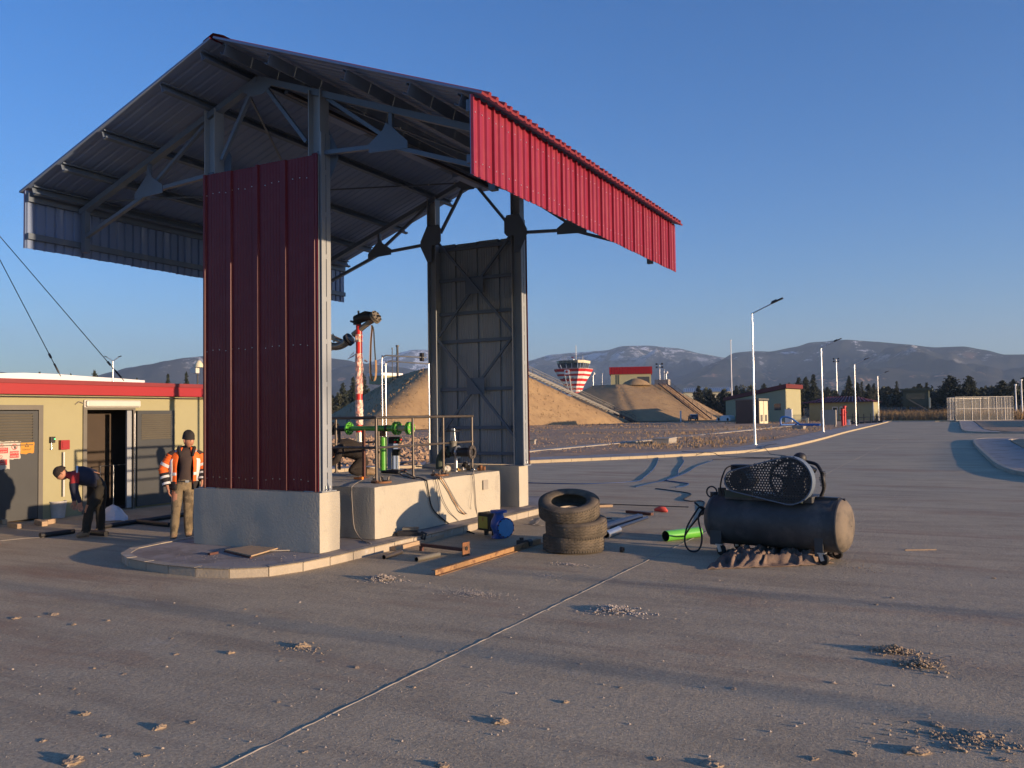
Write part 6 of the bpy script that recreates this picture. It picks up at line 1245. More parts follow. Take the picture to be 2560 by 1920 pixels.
for i in range(n1+1):
    for j in range(n2+1): a = 2*PI*i/n1; h = j/n2; rr = (.30*(1-h)**.6+.02)*(1+.2*noise.noise(Vector((math.cos(a)*2, math.sin(a)*2, h*3)))); vs.append((q.x+rr*math.cos(a)*1.1, q.y+.15+rr*math.sin(a)*.7, .01+.30*h+.04*noise.noise(Vector((a, h*4, 2)))))
b.add(vs, [(i*(n2+1)+j, (i+1)*(n2+1)+j, (i+1)*(n2+1)+j+1, i*(n2+1)+j+1) for i in range(n1) for j in range(n2)]); tag(b.build('plastic_bag', 'bag_white'), 'crumpled white plastic bag on the ground behind the bending worker', 'bag')
# things on the verge
def slabbox(px0, px1, pyt, pyb, label, depth=1.5, name='inspection_chamber', cat='concrete box'):
    p, q = G(px0, pyb, .12), G(px1, pyb, .12); zt2 = at(px0, pyt, y=p.y).z; u = (q-p); u.z = 0; L_ = u.length; u.normalize(); v = Vector((-u.y, u.x, 0)); b = MB(); quadbox(b, p, u, v, L_, depth, .05, max(zt2, .35)); quadbox(b, p-u*.04-v*.04, u, v, L_+.08, depth+.08, max(zt2, .35), max(zt2, .35)+.06); return tag(b.build(name, 'conc_light'), label, cat)
slabbox(1631, 1672, 1098, 1109, 'low square concrete chamber on the verge beyond the kerb', 2.6); slabbox(1980, 2008, 1068, 1072, 'long low concrete slab lying on the verge by the second lamp', .8, 'concrete_slab', 'concrete slab')
slabbox(1298, 1336, 1108, 1110, 'pale concrete post lying on the verge right of the far tower', .3, 'concrete_slab', 'concrete slab')
pH = [far(1952, 1066, 118), far(1952, 1046, 118), far(1962, 1042, 118), far(1980, 1047, 118), far(2000, 1061, 118), far(2018, 1066, 116), far(2050, 1066, 115)]; 
for v in pH: v.z = max(v.z, .2)
cable('blue_hose', 'thick blue hose arching out of the ground between the first two lamps', pH, .13, 'hose_blue', cat='hose')
pH = [far(1952, 1065, 117), far(1985, 1064, 118), far(2010, 1062, 119), far(2052, 1064, 118)]; 
for v in pH: v.z = .25
cable('blue_hose', 'blue hose lying flat behind the arching one', pH, .12, 'hose_blue', cat='hose')
for px, py0, py1, w_, d, m, lb, nm in ((2107, 1024, 1063, .32, 112, 'tower_red', 'short red hydrant post before the low building', 'hydrant'), (2112, 1016, 1055, .35, 118, 'tower_red', 'taller red hydrant post before the low building', 'hydrant')):
    q = gz(far(px, py1, d), .1); z1 = far(px, py0, d).z; b = MB(); b.tube([(q.x, q.y, .1), (q.x, q.y, z1)], w_/2, 10); b.disc((q.x, q.y, z1), (0, 0, 1), w_*.7, .15, 10); b.tube([(q.x-.3, q.y, z1*.7), (q.x+.3, q.y, z1*.7)], w_*.3, 8); tag(b.build(nm, m), lb, 'hydrant')
q = gz(far(2072, 1065, 108), .1); b = MB(); b.bb((q.x-.85, q.y-.4, .35), (q.x+.85, q.y+.4, 2.1)); b.bb((q.x-.8, q.y-.3, .1), (q.x-.6, q.y+.3, .35)); b.bb((q.x+.6, q.y-.3, .1), (q.x+.8, q.y+.3, .35)); tag(b.build('metal_cabinet', 'conc_light'), 'grey metal cabinet beside the second street lamp', 'cabinet')
for i, (px, py, d, s_, m, lb) in enumerate(((1972, 1052, 150, 1.0, 'hangar_white', 'white switch cabinet at the corner of the monopitch shed'), (2018, 1058, 140, .35, 'cream_paint', 'small cream marker post behind the arching hose'), (2122, 1061, 120, .3, 'hangar_white', 'small white lump on the soil by the third lamp'), (1702, 1049, 180, .25, 'hangar_white', 'thin white marker left of the blue car'), (1468, 1045, 165, .3, 'hangar_white', 'white lamp post at the foot of the nearer mound stairs'))):
    q = gz(far(px, py, d), .1); b = MB(); h = 2.2*s_ if i != 3 else 2.2; b.bb((q.x-.55*s_, q.y-.3*s_, .1), (q.x+.55*s_, q.y+.3*s_, h+.1)); b.bb((q.x-.6*s_, q.y-.35*s_, h+.1), (q.x+.6*s_, q.y+.35*s_, h+.16)); tag(b.build('marker_box', m), lb, 'marker box')
for i, (px, py) in enumerate(((2146, 1052), (2160, 1055), (2177, 1056), (2192, 1058), (2205, 1050), (2132, 1054))):
    q = gz(far(px, py, 128+3*i), .1); b = MB(); b.bb((q.x-.05, q.y-.05, .1), (q.x+.05, q.y+.05, 1.5)); b.bar((q.x-.9, q.y, 1.0), (q.x+.9, q.y+.3, 1.0), .06, .06); b.bb((q.x-.9, q.y-.25, .1), (q.x+.1, q.y+.25, .4)); tag(b.build('trestle', 'dark_steel'), ['dark pipe trestle standing left of the third lamp foot', 'second dark trestle right of the third lamp', 'dark trestle midway between the third and fourth lamps', 'low dark trestle nearest the kerb by the far lamps', 'dark trestle beside the farthest street lamp', 'dark trestle leftmost in the row by the red hydrants'][i], 'trestle', 'dark trestles by the far kerb')
# ---------------------------------------------------------------- people
def skinned(name, J, E_, parent, mats, root, sub=2):
    """one continuous body grown along joints: J name -> (pos, radius, material index)"""
    names = list(J); me = bpy.data.meshes.new(name); me.from_pydata([J[n][0] for n in names], [(names.index(a), names.index(b)) for a, b in E_], [])
    o = bpy.data.objects.new(name, me); COL.objects.link(o)
    sk = o.modifiers.new('skin', 'SKIN'); sk.use_smooth_shade = True; sk.branch_smoothing = 0.4
    if not me.skin_vertices: bpy.context.view_layer.objects.active = o
    lay = me.skin_vertices[0].data if me.skin_vertices else None
    for i, n in enumerate(names):
        r_ = J[n][1]; rr = r_ if isinstance(r_, tuple) else (r_, r_); lay[i].radius = rr; lay[i].use_root = (n == root)
    sb = o.modifiers.new('s', 'SUBSURF'); sb.levels = sub; sb.render_levels = sub
    dg = bpy.context.evaluated_depsgraph_get(); ev = bpy.data.meshes.new_from_object(o.evaluated_get(dg)); bpy.data.objects.remove(o)
    segs = [(Vector(J[a][0]), Vector(J[b][0]), J[a][2], J[b][2]) for a, b in E_]
    for m in mats: ev.materials.append(MATS[m])
    for f in ev.polygons:
        c = f.center; best = 1e9; mi = 0
        for a, b, ma, mb in segs:
            d = b-a; t = max(0, min(1, (c-a).dot(d)/max(d.length_squared, 1e-9))); dd = (c-(a+d*t)).length
            if dd < best: best = dd; mi = ma if t < .5 else mb
        f.material_index = mi; f.use_smooth = True
    # small folds of the cloth
    for v in ev.vertices:
        n_ = noise.noise(v.co*9)*.006+noise.noise(v.co*22)*.003
        v.co += v.normal*n_
    ev.name = name; r = bpy.data.objects.new(name, ev); COL.objects.link(r); r.parent = parent
    return r
def hand(J, E_, key, wrist, palm, dirn, side, m, s=1.0):
    """palm and five bent fingers continuing the forearm"""
    d = Vector(dirn).normalized(); sd_ = Vector(side).normalized(); w = Vector(palm)
    J[key+'palm'] = (tuple(w), (.036*s, .022*s), m); E_.append((wrist, key+'palm'))
    curl = d.cross(sd_).normalized()
    for k, (off, L_) in enumerate(((-.028, .060), (-.010, .072), (.010, .068), (.028, .054))):
        a = w+d*.04*s+sd_*off*s; b_ = a+d*L_*.5*s+curl*.008; c = b_+d*L_*.4*s+curl*.022
        J[key+'f%da' % k] = (tuple(a), .0105*s, m); J[key+'f%db' % k] = (tuple(b_), .0095*s, m); J[key+'f%dc' % k] = (tuple(c), .008*s, m)
        E_ += [(key+'palm', key+'f%da' % k), (key+'f%da' % k, key+'f%db' % k), (key+'f%db' % k, key+'f%dc' % k)]
    a = w+sd_*-.035*s+d*.0; b_ = a-sd_*.02*s+d*.035*s; c = b_+d*.03*s+curl*.01
    for n_, p, rr in (('ta', a, .012), ('tb', b_, .011), ('tc', c, .009)): J[key+n_] = (tuple(p), rr*s, m)
    E_ += [(key+'palm', key+'ta'), (key+'ta', key+'tb'), (key+'tb', key+'tc')]
def head_parts(root, c, yaw, tilt, hat, skinm='skin', scale=1.0, hatshape='beanie'):
    """head with face features in a turned frame; c = head centre"""
    M = Matrix.Rotation(yaw, 4, 'Z') @ Matrix.Rotation(tilt, 4, 'X'); c = Vector(c)
    def T(p): return c+(M @ Vector(p)*scale)
    b = MB(); n1, n2 = 22, 18; vs = []
    for i in range(n2+1):
        th = PI*i/n2
        for k in range(n1):
            ph = 2*PI*k/n1; x = .078*math.sin(th)*math.cos(ph); y = .098*math.sin(th)*math.sin(ph); z = .122*math.cos(th)
            if z < -.02: x *= 1+(z+.02)*2.6; y = y*(1+(z+.02)*1.4)-(.0-(z+.02))*.14*(1 if y > 0 else .3)*-1*0
            if y < 0:
                f = math.exp(-((x/.014)**2)-(((z+.012)/.026)**2)); y -= .024*f            # nose
                f = math.exp(-((x/.05)**2)-(((z-.028)/.011)**2)); y -= .006*f              # brow
                for ex_ in (-.031, .031): f = math.exp(-(((x-ex_)/.015)**2)-(((z-.008)/.011)**2)); y += .010*f
                f = math.exp(-((x/.024)**2)-(((z+.058)/.007)**2)); y -= .005*f; f = math.exp(-((x/.02)**2)-(((z+.095)/.016)**2)); y -= .010*f
            vs.append(T((x, y, z)))
    b.add(vs, [(i*n1+k, i*n1+(k+1) % n1, (i+1)*n1+(k+1) % n1, (i+1)*n1+k) for i in range(n2) for k in range(n1)], 0, True)
    for s_ in (-1, 1): b.tube([T((s_*.076, .012, .03)), T((s_*.088, .016, .02)), T((s_*.086, .014, -.008)), T((s_*.077, .008, -.028))], [.006, .012, .011, .006], 8)
    hd = b.build('head', skinm, root, rel=False)
    for s_ in (-1, 1):
        b = MB(); b.lathe([(.001, -.011), (.009, -.006), (.011, 0), (.009, .006), (.001, .011)], T((s_*.031, -.080, .008)), n=10); b.build('eye', 'sign_black', hd, rel=False)
    b = MB(); b.tube([T((-.022, -.094, -.057)), T((0, -.099, -.059)), T((.022, -.094, -.057))], [.002, .004, .002], 6); b.build('mouth', 'cloth_red', hd, rel=False)
    b = MB(); vs = []; n1 = 24
    prof = [(1.10, .022), (1.13, .034), (1.10, .052), (1.08, .085), (.98, .125), (.72, .160), (.38, .178), (.04, .182)] if hatshape == 'beanie' else [(1.1, .01), (1.12, .03), (1.06, .07), (.9, .105), (.5, .132), (.04, .142)]
    for s_, z in prof:
        for k in range(n1): a = 2*PI*k/n1; vs.append(T((.083*s_*math.cos(a)*(1+.02*math.sin(5*a+z*40)), .102*s_*math.sin(a)+.012, z-.004*math.sin(a)*0+(.006*math.sin(3*a) if z > .1 else 0))))
    b.add(vs, [(i*n1+k, i*n1+(k+1) % n1, (i+1)*n1+(k+1) % n1, (i+1)*n1+k) for i in range(len(prof)-1) for k in range(n1)], 0, True); b.build('hat', hat, root, rel=False)
    return T
def tubeband(root, name, m, p, q, t0, t1, r0, r1, n=16, wob=.006, extra=0.0):
    """a sleeve section between fractions t0..t1 of the limb p-q"""
    p, q = Vector(p), Vector(q); b = MB(); P_ = []; R_ = []; k = max(3, int(abs(t1-t0)*16))
    for i in range(k+1): t = t0+(t1-t0)*i/k; P_.append(p.lerp(q, t)); R_.append(r0+(r1-r0)*t+extra+wob*math.sin(i*1.9+t*7))
    b.tube(P_, R_, n, 0, True, True); return b.build(name, m, root, rel=False)
# --- standing worker in an open orange jacket
p1 = thing('person', 'standing worker in an open orange reflective jacket, black beanie and tan trousers', 'person', (-11.68, 10.28, 0), R(48.7))
J = {}; E_ = []
def j(n, p, r, m): J[n] = (p, r, m)
j('pelvis', (-.02, 0, .95), (.165, .12), 1); j('waist', (.0, 0, 1.08), (.165, .12), 0); j('chest', (.01, .01, 1.32), (.19, .13), 0); j('upper', (.02, .02, 1.47), (.14, .10), 0); j('neck', (.04, .0, 1.56), (.062, .062), 0); j('skull', (.062, -.012, 1.68), (.06, .07), 2)
E_ += [('pelvis', 'waist'), ('waist', 'chest'), ('chest', 'upper'), ('upper', 'neck'), ('neck', 'skull')]
for s_, hx_, kx, fx, ky, fy in ((-1, -.115, -.14, -.175, -.04, -.02), (1, .07, .055, .06, .0, .06)):
    k = 'L' if s_ < 0 else 'R'
    j(k+'hip', (hx_, 0, .86), (.105, .105), 1); j(k+'thigh', ((hx_+kx)/2, ky*.5, .66), (.095, .095), 1); j(k+'knee', (kx, ky, .48), (.078, .078), 1); j(k+'shin', ((kx+fx)/2, (ky+fy)/2, .28), (.078, .078), 1); j(k+'cuff', (fx, fy, .13), (.072, .075), 1)
    j(k+'ankle', (fx, fy, .07), (.05, .055), 3); j(k+'toe', (fx+.01-(.03 if s_ < 0 else -.02), fy-.15, .042), (.048, .036), 3); j(k+'heel', (fx, fy+.06, .045), (.042, .04), 3)
    E_ += [('pelvis', k+'hip'), (k+'hip', k+'thigh'), (k+'thigh', k+'knee'), (k+'knee', k+'shin'), (k+'shin', k+'cuff'), (k+'cuff', k+'ankle'), (k+'ankle', k+'toe'), (k+'ankle', k+'heel')]
AR = {'L': ((-.225, .02, 1.46), (-.34, .03, 1.21), (-.275, -.04, .93), (-.255, -.07, .85)), 'R': ((.255, .02, 1.46), (.32, .03, 1.22), (.28, -.08, 1.0), (.265, -.11, .93))}
for k, (s_, e_, w_, h_) in AR.items():
    j(k+'sh', s_, (.075, .075), 0); j(k+'el', e_, (.055, .055), 0); j(k+'wr', w_, (.034, .03), 2); E_ += [('upper', k+'sh'), (k+'sh', k+'el'), (k+'el', k+'wr')]
    hand(J, E_, k, k+'wr', h_, Vector(h_)-Vector(w_)+Vector((0, 0, -.05)), (0, 1, 0) if k == 'R' else (0, 1, 0), 2)
skinned('body', J, E_, p1, ['cloth_brown', 'trouser', 'skin', 'boot'], 'pelvis')
head_parts(p1, (.065, -.015, 1.68), R(38), R(6), 'cloth_black')
# jacket: shell open at the front, sleeves, collar, reflective bands
def arcring(cx, cy, z, rx, ry, gap, n, off=0.0):
    P_ = []
    for i in range(n+1):
        a = -PI/2+gap+(2*PI-2*gap)*i/n; P_.append(Vector((cx+(rx+off)*math.cos(a), cy+(ry+off)*math.sin(a), z)))
    return P_
RG = [(-.0, .02, .86, .235, .17, .62), (-.0, .02, .96, .235, .165, .60), (.0, .02, 1.08, .225, .16, .62), (.005, .02, 1.22, .235, .165, .60), (.01, .02, 1.34, .25, .165, .52), (.015, .02, 1.44, .245, .15, .45), (.02, .02, 1.51, .19, .12, .40), (.03, .02, 1.57, .11, .09, .55)]
def shell(name, m, rings, off, zr=None, arng=(0, 1)):
    b = MB(); n = 40; i0, i1 = int(arng[0]*n), int(arng[1]*n); rows = []
    zs = [zr[0]+(zr[1]-zr[0])*i/3 for i in range(4)] if zr else [rings[0][2]+(rings[-1][2]-rings[0][2])*i/22 for i in range(23)]
    for z in zs:
        for a, c in zip(rings, rings[1:]):
            if a[2] <= z <= c[2]+1e-9:
                t = (z-a[2])/(c[2]-a[2]); g_ = [a[q]+(c[q]-a[q])*t for q in range(6)]; break
        rows.append([p+Vector((0, 0, 0))+(p-Vector((g_[0], g_[1], p.z))).normalized()*(.008*noise.noise(p*11)) for p in arcring(g_[0], g_[1], z, g_[3], g_[4], g_[5], n, off)][i0:i1+1])
    w_ = len(rows[0]); b.add([p for r_ in rows for p in r_], [(i*w_+k, i*w_+k+1, (i+1)*w_+k+1, (i+1)*w_+k) for i in range(len(rows)-1) for k in range(w_-1)], 0, True)
    o = b.build(name, m, p1, rel=False); md = o.modifiers.new('solid', 'SOLIDIFY'); md.thickness = .012; return o
shell('jacket_lining', 'cloth_black', RG, -.006)
shell('jacket', 'hivis', RG[1:], .004, None)
shell('jacket_hem', 'cloth_black', RG, .008, (.86, 1.0))
for z in (1.10, ): shell('reflective_band', 'reflect', RG, .012, (z, z+.05))
for k_ in ((.07, .15), (.85, .93)): shell('reflective_stripe', 'reflect', RG, .013, (1.0, 1.52), k_)
b = MB(); 
for s_ in (-1, 1): b.tube([(.03+s_*.10, .06, 1.55), (.03+s_*.12, -.02, 1.56), (.03+s_*.11, -.10, 1.50), (.03+s_*.10, -.135, 1.42)], [.03, .034, .03, .015], 8)
b.tube([(.03-.10, .06, 1.55), (.03, .11, 1.57), (.03+.10, .06, 1.55)], .034, 8); b.build('collar', 'cloth_black', p1, rel=False)
for k, (s_, e_, w_, h_) in AR.items():
    s_ = Vector(s_); e_ = Vector(e_); w_ = Vector(w_); sh = s_+(s_-e_)*.02+Vector((.03 if k == 'L' else -.03, 0, .01))
    tubeband(p1, 'sleeve', 'hivis', sh-(sh-e_)*.12, e_, 0, 1.0, .078, .076); tubeband(p1, 'sleeve_lower', 'hivis', e_, w_, -.05, .28, .076, .070); tubeband(p1, 'sleeve_cuff', 'cloth_black', e_, w_, .26, .98, .074, .062)
    tubeband(p1, 'reflective_band', 'reflect', sh, e_, .66, .82, .080, .078, extra=.006, wob=.001); tubeband(p1, 'reflective_band', 'reflect', e_, w_, .42, .55, .074, .066, extra=.007, wob=.001); tubeband(p1, 'reflective_band', 'reflect', e_, w_, .80, .93, .072, .062, extra=.007, wob=.001)
b = MB(); P_ = [(.0+.17*math.cos(a), .0+.125*math.sin(a), 1.0) for a in [i*PI/16 for i in range(33)]]; b.tube(P_, .015, 6, caps=False); b.build('belt', 'cloth_black', p1, rel=False); b = MB(); b.box((.04, -.137, 1.0), (.06, .012, .04)); b.build('buckle', 'silver', p1, rel=False)
# --- bending worker
p2 = thing('person', 'worker bending over in a dark navy jacket with red shoulders and a cap', 'person', (-13.62, 9.92, 0), R(54))
J = {}; E_ = []
j('pelvis', (.16, .02, .93), (.15, .165), 1); j('waist', (.05, .02, 1.02), (.13, .15), 0); j('chest', (-.13, .01, 1.08), (.15, .17), 0); j('upper', (-.27, .0, 1.10), (.12, .14), 4); j('neck', (-.36, 0, 1.10), (.06, .06), 4); j('skull', (-.44, 0, 1.12), (.06, .07), 2)
E_ += [('pelvis', 'waist'), ('waist', 'chest'), ('chest', 'upper'), ('upper', 'neck'), ('neck', 'skull')]
for k, y_, kx, fx, fz in (('L', -.10, -.02, -.07, 0), ('R', .14, .16, .17, 0)):
    yy = y_*(1 if k == 'L' else 1.5)
    j(k+'hip', (.17, y_, .86), (.115, .115), 1); j(k+'thigh', ((.17+kx)/2, y_, .67), (.105, .105), 1); j(k+'knee', (kx, yy, .48), (.088, .088), 1); j(k+'shin', ((kx+fx)/2, yy, .28), (.085, .085), 1); j(k+'cuff', (fx, yy, .12), (.08, .085), 1); j(k+'ankle', (fx, yy, .07), (.05, .055), 3); j(k+'toe', (fx-.16, yy-.02, .04), (.036, .046), 3); j(k+'heel', (fx+.06, yy, .045), (.04, .042), 3)
    E_ += [('pelvis', k+'hip'), (k+'hip', k+'thigh'), (k+'thigh', k+'knee'), (k+'knee', k+'shin'), (k+'shin', k+'cuff'), (k+'cuff', k+'ankle'), (k+'ankle', k+'toe'), (k+'ankle', k+'heel')]
for k, y_, e_, w_, h_ in (('L', -.19, (-.25, -.22, .86), (-.17, -.2, .66), (-.155, -.19, .585)), ('R', .19, (-.28, .22, .88), (-.26, .14, .66), (-.25, .12, .58))):
    j(k+'sh', (-.25, y_, 1.06), (.085, .085), 4); j(k+'el', e_, (.068, .068), 0); j(k+'wr', w_, (.04, .036), 0); E_ += [('upper', k+'sh'), (k+'sh', k+'el'), (k+'el', k+'wr')]
    hand(J, E_, k, k+'wr', h_, (.1, 0, -1), (1, 0, 0), 2, 1.1)
skinned('body', J, E_, p2, ['cloth_navy', 'cloth_dark', 'skin', 'boot', 'cloth_red'], 'pelvis')
head_parts(p2, (-.455, 0, 1.125), R(-90), R(50), 'cloth_taupe', hatshape='cap')
b = MB(); n = 18
def obl(x, rx, ry, zc): return [Vector((x+.25*(math.sin(a)*rx)*.0, ry*math.cos(a), zc+rx*math.sin(a))) for a in [2*PI*k/n for k in range(n)]]
rows = [obl(.10, .165, .19, 1.00), obl(.0, .165, .20, 1.045), obl(-.12, .17, .205, 1.075), obl(-.22, .16, .20, 1.09)]
b.add([p for r_ in rows for p in r_], [(i*n+k, i*n+(k+1) % n, (i+1)*n+(k+1) % n, (i+1)*n+k) for i in range(3) for k in range(n)], 0, True); b.build('jacket', 'cloth_navy', p2, rel=False)
b = MB(); rows = [obl(-.195, .168, .208, 1.088), obl(-.225, .166, .205, 1.092)]; b.add([p for r_ in rows for p in r_], [(k, (k+1) % n, n+(k+1) % n, n+k) for k in range(n)], 0, True); b.build('reflective_band', 'reflect', p2, rel=False)
b = MB(); b.box((.10, -.13, 1.13), (.10, .05, .012), 0, Matrix.Rotation(R(20), 3, 'Y')); b.build('bare_back', 'skin', p2, rel=False)
# --- kneeling worker on the block
p3 = thing('person', 'worker in dark taupe clothes kneeling and leaning forward on the pump block', 'person', (-10.02, 12.62, .955), R(38.3))
J = {}; E_ = []
j('pelvis', (.26, .0, .34), (.17, .18), 1); j('waist', (.12, .0, .47), (.15, .17), 0); j('chest', (-.06, .0, .53), (.16, .18), 0); j('upper', (-.18, .0, .52), (.13, .15), 0); j('neck', (-.27, 0, .49), (.065, .065), 0); j('skull', (-.34, 0, .45), (.06, .07), 2)
E_ += [('pelvis', 'waist'), ('waist', 'chest'), ('chest', 'upper'), ('upper', 'neck'), ('neck', 'skull')]
for k, y_, kx in (('L', -.13, .0), ('R', .14, .05)):
    j(k+'hip', (.26, y_, .28), (.13, .13), 1); j(k+'knee', (kx, y_*1.2, .10), (.095, .095), 1); j(k+'shin', (kx+.2, y_*1.2, .085), (.08, .08), 1); j(k+'ankle', (kx+.40, y_*1.2, .07), (.055, .055), 3); j(k+'toe', (kx+.46, y_*1.2, .04), (.04, .04), 3)
    E_ += [('pelvis', k+'hip'), (k+'hip', k+'knee'), (k+'knee', k+'shin'), (k+'shin', k+'ankle'), (k+'ankle', k+'toe')]
for k, y_, e_, w_, h_ in (('L', -.2, (-.24, -.24, .30), (-.42, -.2, .20), (-.49, -.18, .16)), ('R', .2, (-.26, .22, .32), (-.46, .12, .26), (-.53, .10, .22))):
    j(k+'sh', (-.15, y_, .49), (.09, .09), 0); j(k+'el', e_, (.068, .068), 0); j(k+'wr', w_, (.04, .036), 0); E_ += [('upper', k+'sh'), (k+'sh', k+'el'), (k+'el', k+'wr')]
    hand(J, E_, k, k+'wr', h_, Vector(h_)-Vector(w_), (0, 1, 0), 2, 1.0)
skinned('body', J, E_, p3, ['cloth_taupe', 'cloth_taupe', 'skin', 'boot'], 'pelvis')
head_parts(p3, (-.355, 0, .45), R(-90), R(55), 'cloth_black')
b = MB(); rows = []
for (x, rx, ry, zc) in ((.22, .19, .20, .40), (.1, .18, .205, .47), (-.05, .18, .205, .52), (-.17, .16, .19, .52)): rows.append([Vector((x, ry*math.cos(a), zc+rx*math.sin(a)+.01*noise.noise(Vector((x*9, a, 1))))) for a in [2*PI*k/n for k in range(n)]])
b.add([p for r_ in rows for p in r_], [(i*n+k, i*n+(k+1) % n, (i+1)*n+(k+1) % n, (i+1)*n+k) for i in range(3) for k in range(n)], 0, True); b.build('jacket', 'cloth_taupe', p3, rel=False)
# ---------------------------------------------------------------- trees
def crown_conifer(seed, H=10.0, W=3.6, levels=34, shape=1.0, sparse=1.0, leaf=.34):
    r_ = random.Random(seed); vs = []; fs = []
    for i in range(levels):
        f = (i+.5)/levels; z = H*(.06+.94*f); R_ = 1.25*W*(1-f)**(shape*.85)*(.8+.4*r_.random())*(1 if i % 3 else .72)
        if f < .12: R_ *= .55+f*3
        nb = max(5, int(13*(1-f*.5)*sparse))
        for k in range(nb):
            a = r_.uniform(0, 2*PI); L_ = R_*r_.uniform(.55, 1.12)+.12; up = r_.uniform(-.08, .28); m_ = max(3, int(L_/.22))
            for q in range(m_):
                t = (q+1)/m_; c = Vector((math.cos(a)*L_*t, math.sin(a)*L_*t, z+L_*t*up-.12*L_*t*t)); s_ = leaf*(1.15-.6*t)*r_.uniform(.7, 1.3)
                for _ in range(2):
                    n_ = Vector((r_.uniform(-1, 1), r_.uniform(-1, 1), r_.uniform(-.4, 1))).normalized(); u = n_.orthogonal().normalized(); v = n_.cross(u); an = r_.uniform(0, PI); u2 = u*math.cos(an)+v*math.sin(an); v2 = n_.cross(u2)
                    o_ = c+Vector((r_.uniform(-1, 1), r_.uniform(-1, 1), r_.uniform(-1, 1)))*s_*.5; b0 = len(vs); vs += [o_-u2*s_, o_+v2*s_*.35, o_+u2*s_*.9, o_-v2*s_*.4]; fs.append((b0, b0+1, b0+2, b0+3))
    return vs, fs
def crown_round(seed, H=8.0, W=3.4, n=2200, leaf=.26):
    r_ = random.Random(seed); vs = []; fs = []; cl = [(Vector((r_.uniform(-1, 1)*W*.6, r_.uniform(-1, 1)*W*.6, H*.3+r_.random()*H*.6)), r_.uniform(.22, .42)*W) for _ in range(16)]
    for i in range(n):
        c, R_ = r_.choice(cl); d = Vector((r_.gauss(0, 1), r_.gauss(0, 1), r_.gauss(0, 1))).normalized(); o_ = c+d*R_*r_.uniform(.6, 1.05); s_ = leaf*r_.uniform(.6, 1.3)
        n_ = Vector((r_.uniform(-1, 1), r_.uniform(-1, 1), r_.uniform(-1, 1))).normalized(); u = n_.orthogonal().normalized(); v = n_.cross(u); b0 = len(vs); vs += [o_-u*s_, o_+v*s_*.6, o_+u*s_, o_-v*s_*.6]; fs.append((b0, b0+1, b0+2, b0+3))
    return vs, fs
PROTO = {}
def proto(kind, i):
    if (kind, i) in PROTO: return PROTO[(kind, i)]
    if kind == 'cedar': vs, fs = crown_conifer(10+i, 10, 4.2, 34, .7, 1.1, .42)
    elif kind == 'spruce': vs, fs = crown_conifer(30+i, 10, 2.6, 34, .8, 1.1, .38)
    elif kind == 'cypress': vs, fs = crown_conifer(50+i, 10, .95, 34, .55, .8, .26)
    else: vs, fs = crown_round(70+i, 9, 3.6)
    me = bpy.data.meshes.new('crown'); me.from_pydata(vs, [], fs); me.materials.append(MATS['leaf_mid' if kind == 'round' else 'leaf_dark'])
    b = MB(); b.tube([(0, 0, 0), (0, 0, 3), (0, 0, 9 if kind != 'round' else 5)], [.24, .17, .03], 8)
    r_ = random.Random(i)
    for q in range(7): a = r_.uniform(0, 6.3); z = 1.6+q*1.0; b.tube([(0, 0, z), (math.cos(a)*1.3, math.sin(a)*1.3, z+.5)], [.06, .02], 5)
    t = b.build('trunk', 'bark', None); tm = t.data; bpy.data.objects.remove(t); o_ = Vector((0, 0, 0))
    PROTO[(kind, i)] = (me, tm); return PROTO[(kind, i)]
def tree(px, top, dist, kind, i, label, width=None, base=0.0, m=None):
    q = far(px, 1045, dist); H = far(px, top, dist).z-base; me, tm = proto(kind, i); t = thing(kind+'_tree' if kind != 'round' else 'broadleaf_tree', label, 'tree', (q.x, q.y, base), random.Random(px).uniform(0, 6))
    k = H/10.3; w0 = {'cedar': 4.2, 'spruce': 2.6, 'cypress': .95, 'round': 3.2}[kind]; wk = (width*dist/FPX/2)/w0*1.2 if width else k
    c = bpy.data.objects.new('crown', me); COL.objects.link(c); c.parent = t; c.scale = (wk, wk, k)
    c = bpy.data.objects.new('trunk', tm); COL.objects.link(c); c.parent = t; c.scale = (wk, wk, k)
    xs = [v.co.x for v in tm.vertices]
    return t
